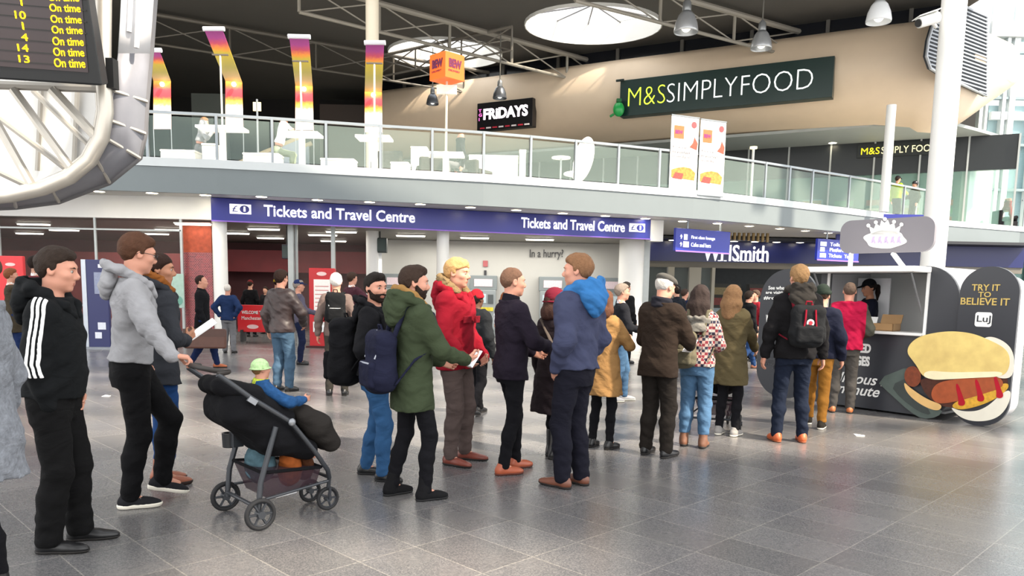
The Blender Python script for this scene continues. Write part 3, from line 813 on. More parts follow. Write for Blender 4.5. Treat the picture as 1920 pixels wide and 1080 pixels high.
# ================================================================ upper floor: slab, edge, glass balustrade
MZ, SOF, RAILZ = 4.4, 3.70, 5.5
RPX = [(276, 210), (406, 216.5), (510, 223), (611, 230), (713, 237), (810, 243), (906, 249.5), (994, 257), (1078, 265), (1158, 273), (1235, 281), (1300, 287.5), (1349, 293.5), (1433, 306), (1521, 320), (1590, 331), (1652, 341.5), (1731, 356.5)]
EDGE = [atz(x, y, RAILZ) for x, y in RPX]
d0 = (EDGE[0] - EDGE[1]).normalized()
EDGE = [EDGE[0] + d0 * 7.5, EDGE[0] + d0 * 5.0, EDGE[0] + d0 * 2.5] + EDGE
EDGE = [V(p.x, p.y, 0) for p in EDGE]
RB = [V(20.2, 31.6, 0), V(34, 31.6, 0)]
def off_edge(e, dist):
    out = []
    for i, p in enumerate(e):
        t = (e[min(i + 1, len(e) - 1)] - e[max(i - 1, 0)]).normalized(); out.append(p + V(-t.y, t.x, 0) * dist)
    return out
EALL = EDGE + RB
grey_band = paint('#6f787b', rough=.45); white_p = paint('#e9e9e6'); base_w = paint('#c3c9cb')
inn = off_edge(EALL, .0)
poly = [(p.x, p.y) for p in EALL] + [(34, 60), (-20, 60), (-20, EALL[0].y)]
mb = MB(); plate(mb, poly, [], (0, 0, SOF), (1, 0, 0), (0, 1, 0), (0, 0, MZ - SOF)); mb.build('mezzanine_floor_slab', [paint('#d8d7d2')], **STR)
def strip(e, z0, z1, out, inn_, mb=None):
    mb = mb or MB(); a = off_edge(e, -out); b = off_edge(e, -inn_)
    for i in range(len(e) - 1):
        mb.hexa([V(a[i].x, a[i].y, z0), V(a[i + 1].x, a[i + 1].y, z0), V(b[i + 1].x, b[i + 1].y, z0), V(b[i].x, b[i].y, z0), V(a[i].x, a[i].y, z1), V(a[i + 1].x, a[i + 1].y, z1), V(b[i + 1].x, b[i + 1].y, z1), V(b[i].x, b[i].y, z1)])
    return mb
strip(EALL, SOF - .02, 4.27, .10, .0).build('trim_1', grey_band, smooth=30, **STR)
strip(EALL, 4.27, 4.47, .13, .0).build('trim_2', base_w, smooth=30, **STR)
# balustrade
steel = M('#8f969b', rough=.35, metal=.5, var=.05); glz = glass('#cfe6de', .09, spec=.25)
bal = thing('glass_balustrade', 'long glass balustrade with steel posts and handrail along the grey upper floor edge', 'railing')
strip(EDGE, 5.47, 5.53, .09, .02).build('handrail', steel, bal, smooth=40)
for i in range(len(EDGE) - 1):
    a, b = EDGE[i], EDGE[i + 1]; L_ = (b - a).length; t = (b - a).normalized(); n = V(t.y, -t.x, 0)
    k = max(1, round(L_ / 1.35)); m_ = L_ / k
    for j in range(k):
        p = a + t * (m_ * j)
        MB().obox(p + n * .03 - t * .03, t * .06, n * .07, UP * 1.12 + V(0, 0, 0)).build('post', steel, bal).location.z = 4.40
        MB().obox(p + n * .055 + t * .04 + UP * 4.50, t * (m_ - .08), n * .012, UP * .92).build('glass_panel', glz, bal)
bal2 = thing('glass_balustrade', 'short glass balustrade on the far bridge beside the tall glazed wall', 'railing')
for i in range(9):
    MB().box((20.3 + i * 1.5, 31.5, 4.45), (20.35 + i * 1.5, 31.55, 5.5)).build('post', steel, bal2)
    MB().box((20.38 + i * 1.5, 31.52, 4.5), (21.76 + i * 1.5, 31.535, 5.42)).build('glass_panel', glz, bal2)
MB().box((20.2, 31.48, 5.47), (33.9, 31.56, 5.52)).build('handrail', steel, bal2)

# ================================================================ roof
RZ = 12.2
sky1 = atz(1112, 44, RZ); sky2 = atz(835, 98, RZ)
holes = [oval(sky1.x, sky1.y, 2.75, 2.3), oval(sky2.x, sky2.y, 2.6, 2.2), oval(sky1.x + 9.5, sky1.y - 2, 2.7, 2.3)]
holes = holes[:2]
mb = MB(); plate(mb, [(-26, 21), (16.5, 21), (16.5, 30), (20, 60), (-26, 60)], holes, (0, 0, RZ), (1, 0, 0), (0, 1, 0), (0, 0, .5))
mb.build('ceiling', paint('#54524e', rough=.8), **STR)
kw = paint('#dcdcd8')
for i, (h_, s_) in enumerate(zip(holes, (sky1, sky2))):
    mb = MB(); n = len(h_)
    inner = [(s_.x + (p[0] - s_.x) * .985, s_.y + (p[1] - s_.y) * .985) for p in h_]
    plate(mb, h_, [inner[::-1]], (0, 0, RZ - .12), (1, 0, 0), (0, 1, 0), (0, 0, .95))
    mb.build('ceiling_skylight_trim', kw, smooth=30, **STR)
    root = thing('skylight', ['oval skylight in the dark roof nearer the food hall wall, crossed by a truss', 'oval skylight in the dark roof behind the orange cube sign'][i], 'skylight', (s_.x, s_.y, RZ + .75))
    plate(MB(), [(p[0] - s_.x, p[1] - s_.y) for p in inner], [], (0, 0, 0), (1, 0, 0), (0, 1, 0), (0, 0, .02)).build('glass_pane', glass('#dce8f6', .10), root)
    for k in range(6):
        a = PI * k / 6; dx, dy = math.cos(a) * 2.7, math.sin(a) * 2.3
        MB().tube([(-dx, -dy, -.03), (dx, dy, -.03)], .035, 6).build('glazing_bar', paint('#77777a'), root)
tw = paint('#8f8a80', rough=.5)
def truss(a, b, npan, dep, label, r=.11, mat=tw, flip=False):
    a, b = Vector(a), Vector(b); root = thing('roof_truss', label, 'roof truss', a)
    b0 = b - a
    MB().tube([(0, 0, 0), b0], r, 8).build('top_chord', mat, root); MB().tube([(0, 0, -dep), b0 + V(0, 0, -dep)], r * .6, 8).build('bottom_chord', mat, root)
    for i in range(npan + 1):
        p = b0 * (i / npan); MB().tube([p, p + V(0, 0, -dep)], r * .55, 6).build('strut', mat, root)
        if i < npan:
            q = b0 * ((i + 1) / npan); MB().tube([p + V(0, 0, 0), q + V(0, 0, -dep)], .03, 5).build('tie_rod', mat, root); MB().tube([p + V(0, 0, -dep), q], .03, 5).build('tie_rod', mat, root)
zt = RZ - .25
truss(atz(560, -35, zt), atz(1240, 150, zt), 6, 1.0, 'long pale roof truss crossing in front of the skylight')
truss(atz(1080, -60, zt), atz(1500, 60, zt), 3, 1.0, 'short roof truss above the bell lamps and the beige wall')
truss(atz(250, 20, zt), atz(1100, 168, zt), 6, 1.1, 'dim roof truss above the colourful banners', r=.08, mat=paint('#5d5850'))
truss(atz(700, 108, zt), atz(960, 50, zt), 3, .9, 'slim roof truss between the two oval skylights', r=.07, mat=paint('#6d6860'))
# unseen roof panels and beams added overhead, gaps shaped to throw sun patches below
pnl = paint('#d9d7d2', rough=.7)
for x0, x1, y0, y1 in ((-14, 8.0, -5, -2.4), (10.4, 13, -5, -2.4), (-14, 18, -2.4, .2), (-14, 26, 6.2, 8.2), (-14, 13.5, 8.2, 14.5)):
    MB().box((x0, y0, 13.0), (x1, y1, 13.12)).build('ceiling_sun_mask', pnl, **STR)
for y in (1.8, 3.4, 4.9): MB().box((-14, y, 13.0), (26, y + .35, 13.3)).build('ceiling_sun_slat', pnl, **STR)
# upper dark walls
dk = paint('#191715', rough=.85)
MB().box((-20, 46, MZ), (34, 46.4, RZ + .4)).build('wall_back', dk, **STR)
MB().box((-20.4, 15, 0), (-20, 60, RZ + .4)).build('wall_left', paint('#2a2725'), **STR)

# ================================================================ beige food hall volume
PA, PB = V(-7.5, 41.0, 0), V(13.2, 29.9, 0)
wd_ = (PB - PA).normalized(); wn_ = V(wd_.y, -wd_.x, 0)     # towards the concourse
path = [PA, PA.lerp(PB, .25), PA.lerp(PB, .5), PA.lerp(PB, .75), PB.copy(), V(14.6, 29.25, 0), V(15.5, 29.1, 0), V(16.4, 29.6, 0), V(17.3, 30.2, 0), V(18.3, 30.9, 0), V(19.4, 31.7, 0)]
SECT = [(-.5, 11.52), (-.12, 11.5), (.12, 11.25), (.30, 10.8), (.38, 10.3), (.34, 9.85), (.16, 9.45), (-.15, 9.1), (-.7, 8.8), (-1.5, 8.58), (-2.6, 8.45)]
DROP = [0, 0, 0, 0, -.08, -.35, -.62, -.66, -.35, .3, 1.1]
rows = []
for i, p in enumerate(path):
    t = (path[min(i + 1, len(path) - 1)] - path[max(i - 1, 0)]).normalized(); n = V(t.y, -t.x, 0)
    rows.append([p + n * (o if i < 4 or o > 0 else o * max(.35, 1 - .16 * (i - 3))) + UP * (z + DROP[i] * max(0, min(1, (10.3 - z) / 1.85))) for o, z in SECT])
mb = MB(); mb.sheet(rows); mb.build('wall_food_hall', paint('#d3bfa6', rough=.5), smooth=180, **STR)
MB().prism([(p.x + wn_.x * -.3, p.y + wn_.y * -.3) for p in path] + [(20, 46), (-7, 46)], (0, 0, .1), (0, 0, 11.45)).build('ceiling_food_hall_top', dk, **STR)
MB().prism([(p.x + wn_.x * -2.2, p.y + wn_.y * -2.2) for p in path] + [(22, 44), (-7, 44)], (0, 0, .12), (0, 0, 8.3)).build('ceiling_food_hall', paint('#9aa09e'), **STR)
# dark strip window over it
a_, b_ = PA - wn_ * .9, V(15.8, 29.6, 0)
MB().obox(a_ + UP * 11.55, (b_ - a_), -wn_ * .1, UP * .9).build('window_1', M('#14161c', rough=.2, var=.1), **STR)
for k in range(9):
    p = a_.lerp(b_, (k + .5) / 9); MB().obox(p + UP * 11.55 + wn_ * .02, wd_ * .14, wn_ * .12, UP * .9).build('window_mullion_trim', paint('#55524c'), **STR)
# louvre on the end
la, lb_ = V(15.2, 28.9, 0), V(19.4, 31.7, 0); lu = (lb_ - la).normalized(); ln_ = V(lu.y, -lu.x, 0); lp = la + ln_ * .45
LPX = [(1737, 105), (1741, 75), (1750, 45), (1766, 20), (1790, 4), (1850, 30), (1849, 180), (1800, 156), (1764, 140), (1745, 128)]
L3 = [on_plane(x, y, lp, ln_) for x, y in LPX]
lv = thing('louvre_grille', 'dark louvre grille on the rounded end of the beige wall', 'louvre', L3[0])
L2 = [((p - L3[0]).dot(lu), p.z - L3[0].z) for p in L3]
MB().prism(L2, -ln_ * .12, (0, 0, 0), lu, UP).build('backing', M('#2c3036', var=.1), lv)
MB().tube([lu * x + UP * z for x, z in L2], .05, 8, closed=True).build('rim', M('#a9adb2', rough=.4, metal=.3), lv)
zz = min(p[1] for p in L2) + .05
while zz < max(p[1] for p in L2):
    xs = []
    for (x0, z0), (x1, z1) in zip(L2, L2[1:] + L2[:1]):
        if (z0 > zz) != (z1 > zz): xs.append(x0 + (x1 - x0) * (zz - z0) / (z1 - z0))
    if len(xs) == 2 and max(xs) - min(xs) > .1: MB().obox(lu * min(xs) + UP * zz + ln_ * .0, lu * (max(xs) - min(xs)), ln_ * .05, UP * .05).build('slat', M('#8c929a', rough=.4), lv)
    zz += .125
# big food hall sign on the wall
def quad_sign(name, label, cat, TL, TR, BL, mat, thick=.12, group=None):
    """board with its corners; returns root, and a function (fx, fy) -> place on its face"""
    root = thing(name, label, cat, BL, 0, group)
    u, v = TR - TL, TL - BL; n = u.cross(v).normalized()
    if n.y > 0: n = -n
    MB().obox(V(0, 0, 0), u, v, -n * thick).build('board', mat, root, bevel=.01)
    return root, u, v, n
def signtext(sg, s, fx, fy, fw, fh, mat, name='lettering', depth=.02, **k):
    root, u, v, n = sg
    return text(name, s, root.location + u * fx + v * fy + n * .004, u * fw, v * fh, mat, root, depth, **k)
pl0, pn0 = PA + wn_ * .62, wn_
TL = on_plane(1163, 162, pl0, pn0); TR = on_plane(1566, 92, pl0, pn0); BL = on_plane(1170, 218, pl0, pn0)
BL = V(TL.x, TL.y, BL.z); zt_ = (TL.z + TR.z) / 2; TL.z = TR.z = zt_
sg = quad_sign('store_sign', 'long dark green store sign with thin lettering on the beige wall', 'sign', TL, TR, BL, paint('#0f2a26', rough=.3), .5)
lime = M('#a9c832', emit=.9, var=0); lw = M('#e8ece8', emit=.5, var=0)
signtext(sg, 'M&S', .045, .26, .19, .50, lime, bold=-.022); signtext(sg, 'SIMPLY', .245, .26, .335, .5, lw, bold=-.022); signtext(sg, 'FOOD', .60, .26, .315, .5, lw, bold=-.022)
r_, u_, v_, n_ = sg; mb = MB(); mb.tube([u_ * -.02 + v_ * 1.0 + n_ * .05, u_ * .02 + v_ * 1.0 + n_ * .05], .05, 8); mb.build('bracket', M('#10211d'), r_)
gl = thing('green_lantern', 'bright green lantern shape fixed at the end of the store sign', 'lamp', on_plane(1160, 205, pl0 + wn_ * .35, pn0))
MB().ball((0, 0, 0), .24, sc=(1, .8, 1.25)).build('shade', M('#1d9a4a', rough=.3), gl, smooth=180)
MB().box((-.1, -.1, .28), (.1, .1, .42)).build('cap', M('#0e5a2c'), gl); MB().tube([(-.2, 0, -.2), (-.35, 0, -.3)], .05, 6).build('arm', M('#16803c'), gl)
# fridays sign
TL = on_plane(895, 194, pl0, pn0); TR = on_plane(999, 183, pl0, pn0); BL = on_plane(895, 246, pl0, pn0); TL.z = TR.z = (TL.z + TR.z) / 2; BL = V(TL.x, TL.y, BL.z)
sg = quad_sign('restaurant_sign', 'black restaurant sign with white dotted lettering and a red striped foot', 'sign', TL, TR, BL, paint('#0c0a0e', rough=.3), .4)
pk = M('#f6e6f2', emit=1.1, var=0)
signtext(sg, 'FRiDAYS', .12, .38, .80, .40, pk, bold=.035); signtext(sg, 'T\nG\nI', .03, .36, .06, .42, M('#c85aa0', emit=.8, var=0), bold=.02)
r_, u_, v_, n_ = sg
for k in range(8): MB().obox(u_ * (.06 + .115 * k) + v_ * .06 + n_ * .005, u_ * .085, v_ * .05, n_ * .02).build('stripe', M(['#c02038', '#e8e0e0'][k % 2], var=0), r_)

# shop front under the food hall
sa, sb = V(-2.0, 43.5, 0) , V(20.5, 32.6, 0)
sd_ = (sb - sa).normalized(); sn = V(sd_.y, -sd_.x, 0)
MB().obox(sa + UP * 6.9, sb - sa, -sn * .2, UP * 1.4).build('wall_shop_fascia', M('#10171a', rough=.35), **STR)
MB().obox(sa - sn * 4 + UP * MZ, sb - sa, -sn * .2, UP * 3.9).build('wall_shop_back', paint('#5b6258'), **STR)
MB().obox(sa - sn * .05 + UP * MZ, sb - sa, -sn * .02, UP * 2.5).build('window_2', glass('#9cc4b8', .25), **STR)
for k in range(15):
    p = sa.lerp(sb, k / 14); MB().obox(p + UP * MZ, sd_ * .07, sn * .08, UP * 3.9).build('window_post_trim', paint('#a9adac'), **STR)
rng = random.Random(5)
for k in range(12):     # lit chiller shelves inside the shop
    p = sa.lerp(sb, .28 + k * .055) - sn * (1.6 + rng.random() * 1.5)
    sh = thing('shop_shelf', '', 'shelf', p + UP * MZ, math.atan2(sd_.y, sd_.x), 'shelves inside the upstairs food shop')
    sh['label'] = 'lit goods shelf inside the upstairs shop behind the balustrade glass'
    MB().box((0, 0, 0), (.9, .5, 1.7)).build('carcass', M(rng.choice(['#6b6a58', '#b5a488', '#52604e', '#8e9aa0'])), sh)
    for q in range(4): MB().box((.03, -.06, .25 + q * .38), (.87, .0, .5 + q * .38)).build('goods', M(rng.choice(['#b78d4a', '#d8d0b0', '#5f8a50', '#b5563c', '#cfd8dc']), vscale=30, var=.5), sh)
# second, smaller store sign
TL = on_plane(1608, 272, sa, sn); TR = on_plane(1770, 266, sa, sn); BL = on_plane(1608, 297, sa, sn); TR.z = TL.z; BL = V(TL.x, TL.y, BL.z)
sg = quad_sign('store_sign', 'small dark store sign with yellow and white letters above the upstairs shop entrance', 'sign', TL + sn * .1, TR + sn * .1, BL + sn * .1, paint('#131a1a'), .08)
signtext(sg, 'M&S', .05, .22, .22, .5, M('#d8c820', emit=.7, var=0)); signtext(sg, 'SIMPLY FOOD', .29, .22, .64, .5, M('#e6dca8', emit=.5, var=0))

# ================================================================ ticket hall front below
SPX = [(395, 368), (1232, 408)]
sA, sB = atz(395, 370, 3.69), atz(1232, 412.5, 3.69)
sA.z = sB.z = 3.69
tdir = (sB - sA).normalized(); tn = V(tdir.y, -tdir.x, 0)
blue = paint('#232a86', rough=.35, var=.04)
bl = at(397, 413, sA.y)
sgB = V(sA.x, sA.y, bl.z)
endB = sA.lerp(sB, .984)
sg = quad_sign('ticket_office_sign', 'long blue fascia sign reading Tickets and Travel Centre at both ends', 'sign', sA, endB, sgB, blue, .15)
whm = M('#f4f4f8', emit=.35, var=0)
signtext(sg, 'Tickets and Travel Centre', .103, .28, .318, .52, whm, bold=.018)
signtext(sg, 'Tickets and Travel Centre', .668, .28, .262, .52, whm, bold=.018)
r_, u_, v_, n_ = sg
MB().obox(v_ * -.04, u_, v_ * .05, n_ * .03).build('underline_strip', M('#8f6ad0', var=0), r_)
for fx in (.036, .942):
    MB().prism(rrect(fx, .33, fx + .042, .76, .0), n_ * .012, n_ * .004, u_, v_).build('pictogram_plate', whm, r_)
    text('pictogram', '£', r_.location + u_ * (fx + .005) + v_ * .42 + n_ * .017, u_ * .011, v_ * .26, blue, r_, .006)
    MB().prism(oval(0, 0, .5, .5, 20), n_ * .006, u_ * (fx + .029) + v_ * .545 + n_ * .017, u_ * .019, v_ * .34).build('pictogram_disc', blue, r_)
    text('pictogram_letter', 'i', r_.location + u_ * (fx + .0268) + v_ * .44 + n_ * .024, u_ * .0044, v_ * .22, whm, r_, .004, bold=.03)
MB().obox(endB + V(0, 0, sgB.z - sA.z - .06) , tdir * .42, -tn * .3, UP * (sA.z - sgB.z + .06)).build('wall_sign_end', white_p, **STR)
# white bulkhead running on to the far end
wl = V(-19.8, sA.y + .1, 0)
bh0 = V(sA.x, sA.y + .05, 0)
MB().obox(V(wl.x, wl.y, sgB.z + .02), bh0 - V(wl.x, wl.y, 0), V(0, .3, 0), UP * (3.7 - sgB.z - .02)).build('wall_bulkhead', paint('#f0efec'), **STR)
# pillars
def pillar(x0, x1, Y, z1, name='pillar', m=white_p, label=None):
    a, b = at(x0, 560, Y), at(x1, 560, Y); r = (b - a).length / 2; c = (a + b) / 2
    MB().lathe([(r, 0), (r, z1)], 28, Matrix.Translation((c.x, c.y, 0))).build(name, m, smooth=40, **STR)
YP = [sA.lerp(sB, (x - 395) / 837 * .86 + .0).y + .8 for x in (414, 829, 1182)]
YP = [19.9, 21.9, 24.3]
pillar(401, 428, YP[0], 3.75); pillar(818, 841, YP[1], 3.75); pillar(1158, 1204, YP[2], 3.75); pillar(687, 710, 22.6, 3.75)
alu = M('#a8adad', rough=.4, metal=.4)
def post(px, Y, w=.08, z1=3.3):
    a = at(px, 600, Y); MB().box((a.x - w / 2, a.y - w / 2, 0), (a.x + w / 2, a.y + w / 2, z1)).build('window_post_trim', alu, **STR)
for px, Y, w_ in ((548, 20.6, .14), (558, 20.7, .06), (626, 21.0, .1), (345, 19.6, .06), (186, 19.6, .05), (8, 19.6, .05), (1207, 24.6, .2)): post(px, Y, w_)
# hall ceiling below the slab, header, glazing
MB().prism([(-20, bh0.y + .3), (bh0.x, bh0.y + .3), (sB.x - tn.x * .3, sB.y - tn.y * .3), (sB.x + .3, 30), (-20, 34)], (0, 0, .08), (0, 0, sgB.z + .03)).build('ceiling_ticket_hall', paint('#8b8880'), **STR)
g0 = at(2, 600, 19.6); g1 = at(345, 600, 19.6); g00 = V(-19.5, 19.6, 0)
MB().box((-19.8, 19.6, .0), (g1.x, 19.62, 3.1)).build('window_3', glass('#8a7a76', .10, spec=.12), **STR)
for q in (.95, 2.85): MB().box((-19.8, 19.57, q), (g1.x, 19.66, q + .04)).build('window_rail_trim', alu, **STR)
g2, g3 = at(560, 600, 20.8), at(687, 600, 22.3)
MB().obox(V(g2.x, g2.y, 0), V(g3.x - g2.x, g3.y - g2.y, 0), V(0, .02, 0), UP * 3.1).build('window_4', glass('#8a7a76', .08, spec=.12), **STR)
# ticket hall inside
redw = M('#7e1f26', rough=.5, var=.25, vscale=2)
MB().box((-20, 30, 0), (at(700, 560, 30).x, 30.3, 3.2)).build('wall_ticket_hall', M('#54262a', rough=.6, var=.4, vscale=1.2), **STR)
MB().box((at(400, 560, 29).x, 28.9, 2.05), (at(700, 560, 29).x, 29.2, 2.85)).build('wall_red_band', redw, **STR)
MB().box((at(0, 560, 26).x - 6, 25.9, 0), (at(345, 560, 26).x, 26.1, 2.55)).build('wall_red_screen', M('#7a2a2a', rough=.5, var=.5, vscale=1.6), **STR)
# patterned red banner panel beside the first pillar
def brick_mat(c1, c2, c3, sc, w_, h_):
    m = bpy.data.materials.new('mosaic'); m.use_nodes = True; t = m.node_tree; b = t.nodes['Principled BSDF']
    tcx = t.nodes.new('ShaderNodeTexCoord'); mpx = t.nodes.new('ShaderNodeMapping'); mpx.inputs['Rotation'].default_value = (R(90), 0, 0); k = t.nodes.new('ShaderNodeTexBrick'); k.inputs['Scale'].default_value = sc
    k.inputs['Color1'].default_value = C(c1); k.inputs['Color2'].default_value = C(c2); k.inputs['Mortar'].default_value = C(c3); k.inputs['Brick Width'].default_value = w_; k.inputs['Row Height'].default_value = h_; k.inputs['Mortar Size'].default_value = .02
    t.links.new(tcx.outputs['Object'], mpx.inputs[0]); t.links.new(mpx.outputs[0], k.inputs['Vector']); t.links.new(k.outputs[0], b.inputs['Base Color']); b.inputs['Roughness'].default_value = .4
    return m
pn = at(345, 600, 19.75); pn1 = at(400, 600, 19.75)
pb = thing('window_banner', 'red mosaic patterned window banner with an orange top beside the white pillar', 'banner', pn + V(0, 0, -pn.z))
MB().box((0, 0, .4), (pn1.x - pn.x, .05, 2.35)).build('lower_panel', brick_mat('#8e3038', '#6a222e', '#b98a86', 9, .5, .3), pb)
MB().box((0, 0, 2.35), (pn1.x - pn.x, .05, 3.1)).build('upper_panel', M('#a5482c', var=.6, vscale=9), pb)
# pale wall with ticket machines
wa, wb = at(716, 560, 26.2), at(1175, 560, 26.2); wb = V(wb.x, 26.2, 0)
MB().box((wa.x, 26.2, 0), (wb.x + .5, 26.5, 3.15)).build('wall_ticket_machines', paint('#bcbbb6'), **STR)
t0, t1 = at(993, 487, 26.15), at(1056, 487, 26.15); text('wall_lettering', 'In a hurry?', t0, t1 - t0, UP * .34, M('#4b4b4d', var=0), None, .01, bold=.015)
bpy.data.objects['wall_lettering']['kind'] = 'structure'
mg, md, ms = paint('#8d9496', rough=.4), paint('#4a5052'), M('#a9b8be', rough=.2, emit=.15)
def ticket_machine(px, label):
    p = at(px, 600, 25.6); rt = thing('ticket_machine', label, 'ticket machine', (p.x, 25.6, 0), 0, 'ticket machines along the pale wall')
    MB().box((-.42, 0, 0), (.42, .58, 1.55)).build('cabinet', mg, rt, bevel=.02)
    MB().box((-.45, .05, 1.55), (.45, .58, 2.02)).build('header', paint('#7b8385'), rt, bevel=.015)
    MB().box((-.3, .035, 1.66), (.3, .05, 1.9)).build('header_label', M('#d8c6cc', var=.3, vscale=30), rt)
    MB().box((-.33, -.015, 1.12), (.1, .0, 1.42)).build('screen', ms, rt); MB().box((.16, -.015, 1.1), (.34, 0, 1.4)).build('card_panel', md, rt)
    MB().box((-.34, -.02, .86), (.34, .0, .98)).build('ticket_tray', M('#d8c43a', var=.5, vscale=14), rt)
    MB().box((-.38, -.01, .1), (.38, 0, .7)).build('lower_door', paint('#9aa1a3'), rt)
    return rt
for px, lb in ((742, 'grey ticket machine nearest the travel centre glazing'), (905, 'grey ticket machine behind the blond man in red'), (1035, 'grey ticket machine below the In a hurry lettering'), (1150, 'grey ticket machine partly hidden beside the wide white pillar')): ticket_machine(px, lb)
sgn = thing('wall_notice', 'small red and black pictogram notice on the pale wall', 'notice', at(910, 500, 26.15))
MB().box((-.08, 0, .0), (.08, .03, .2)).build('red_square', M('#b06064', var=.2), sgn); MB().box((-.04, 0, -.3), (.04, .03, -.12)).build('black_figure', M('#3a3a3e'), sgn)
# ceiling strip lamps
lit = M('#fff6e6', emit=3.5, var=0)
k = 0
STRIPS = [(120, 428, 24), (55, 430, 26), (440, 437, 24), (507, 434, 26), (495, 447, 22), (625, 434, 27), (605, 441, 24), (640, 451, 22.5), (362, 420, 19.5), (770, 447, 23.6), (890, 451, 24), (1012, 451, 24.2), (290, 432, 25), (320, 443, 23), (65, 450, 21.8), (735, 468, 27)]
for i, (px, py, Y) in enumerate(STRIPS):
    p = at(px, py, Y)
    s_ = link('ceiling_strip_lamp', None); s_.location = (p.x, Y, sgB.z - .01 if i != 8 else p.z)
    tag(s_, 'short white strip lamp on the ticket hall ceiling', 'lamp', 'strip lamps in the ticket hall')
    if i == 8: s_['label'] = 'bright white strip lamp at the end of the bulkhead by the first pillar'; del s_['group']
    MB().box((-.42, -.07, -.03), (.42, .07, 0)).build('diffuser', lit, s_); MB().box((-.45, -.09, 0), (.45, .09, .03)).build('housing', white_p, s_)
for (x, y, wx_, wy, e) in ((-9, 24, 9, 5, 110), (-.5, 24.5, 6, 2.2, 75)):
    al = bpy.data.lights.new('ceiling_light', 'AREA'); al.shape = 'RECTANGLE'; al.size = wx_; al.size_y = wy; al.energy = e; al.color = (1, .95, .86)
    ao = bpy.data.objects.new('ceiling_light', al); COL.objects.link(ao); ao.location = (x, y, 3.05)
# downlights along the soffit
DL = [(185, 357), (285, 360), (385, 364), (490, 367), (595, 373), (693, 377), (788, 381), (882, 387), (968, 392), (1055, 398), (1135, 403), (1210, 408), (1280, 413), (1345, 417), (1405, 422), (1462, 427), (1510, 431), (1553, 435)]
dm = M('#fff2d0', emit=9, var=0)
def downlight(p, label, group, r=.13, spot=0):
    o = thing('downlight', label, 'downlight', p, 0, group)
    MB().lathe([(r, -.012), (r * .2, -.02)], 16).build('lens', dm, o); MB().lathe([(r * 1.25, -.01), (r * 1.25, .0)], 16).build('rim', white_p, o)
    if spot:
        l = bpy.data.lights.new('lamp', 'SPOT'); l.energy = spot; l.spot_size = R(95); l.spot_blend = .6; l.color = (1, .93, .75); l.shadow_soft_size = .1
        b = bpy.data.objects.new('lamp', l); COL.objects.link(b); b.parent = o; b.location = (0, 0, -.04)
for i, (px, py) in enumerate(DL): downlight(atz(px, py + 1.5, SOF), 'round downlight under the grey upper floor edge', 'downlights under the upper floor edge', spot=16)
# ================================================================ bookshop under the far end
bkA, bkB = V(at(1207, 560, 30).x, 30.0, 0), V(19.5, 30.2, 0)
MB().box((bkA.x, 30, 2.78), (bkB.x, 30.4, 3.55)).build('wall_bookshop_fascia', paint('#101a58', rough=.3), **STR)
MB().box((bkA.x, 29.0, 3.56), (bkB.x, 36, 3.66)).build('ceiling_bookshop', paint('#2b2d33'), **STR)
MB().box((bkA.x, 30.05, 2.55), (bkB.x, 30.3, 2.78)).build('wall_bookshop_beam', paint('#6c6860'), **STR)
MB().box((bkA.x, 36, 0), (24, 36.3, 3.7)).build('wall_bookshop_back', M('#2c2f30', var=.3), **STR)
MB().box((bkA.x + .2, 30.1, 0), (at(1335, 560, 30).x, 30.13, 2.55)).build('window_5', glass('#8f9c98', .18), **STR)
for px, w_ in ((1255, .25), (1300, .45), (1334, .12), (1562, .2)):
    a = at(px, 560, 30.1); MB().box((a.x - w_ / 2, 29.95, 0), (a.x + w_ / 2, 30.25, 2.56)).build('window_post_trim', paint('#a7a396'), **STR)
t0, t1 = at(1317, 489, 30.0), at(1440, 486, 30.0); t1.z = t0.z
sgo = thing('bookshop_lettering', 'white serif shop name standing proud on the navy shop front', 'sign', t0)
du = t1 - t0
text('letters', 'WHSmith', t0, du, UP * .62, whm, sgo, .06, bold=.01)
mb = MB()   # serifs
for fx, w_, zz in ((.0, .06, .6), (.10, .05, .6), (.175, .05, .6), (.255, .075, 0), (.255, .075, .6), (.345, .07, 0), (.345, .07, .6), (.545, .05, 0), (.62, .05, 0), (.69, .05, 0), (.755, .055, 0), (.925, .05, 0), (.985, .05, 0)):
    p = du * fx; mb.box((p.x - w_ * .5 * du.length * .55, p.y - .05, zz), (p.x + w_ * .5 * du.length * .55, p.y + .02, zz + .035))
mb.build('serif_strokes', whm, sgo)
rng = random.Random(8)
for k in range(11):
    x = at(1345 + k * 22, 560, 33).x
    sh = thing('book_shelf', 'bookshop display shelf stocked with goods behind the shop front', 'shelf', (x, 32.6 + (k % 3) * .7, 0), 0, 'display shelves in the bookshop')
    MB().box((-.28, 0, 0), (.28, .4, 2.0)).build('carcass', M('#3b3a36'), sh)
    for q in range(4): MB().box((-.26, -.05, .25 + q * .43), (.26, .0, .55 + q * .43)).build('goods', M(rng.choice(['#5e7a86', '#8a7d5c', '#9aa8ac', '#7c3e3a', '#c8c2b0', '#2f5c5a']), var=.6, vscale=22), sh)
for px, py in ((1223, 463), (1260, 462), (1376, 460), (1415, 458), (1456, 456), (1500, 455), (1540, 457)):
    p = at(px, py, 29.6); downlight(V(p.x, p.y, 3.55), 'small downlight in front of the navy bookshop fascia', 'downlights before the bookshop', .13)
al = bpy.data.lights.new('ceiling_light', 'AREA'); al.shape = 'RECTANGLE'; al.size = 9; al.size_y = 2.5; al.energy = 60; ao = bpy.data.objects.new('ceiling_light', al); COL.objects.link(ao); ao.location = (12.5, 33, 3.5)
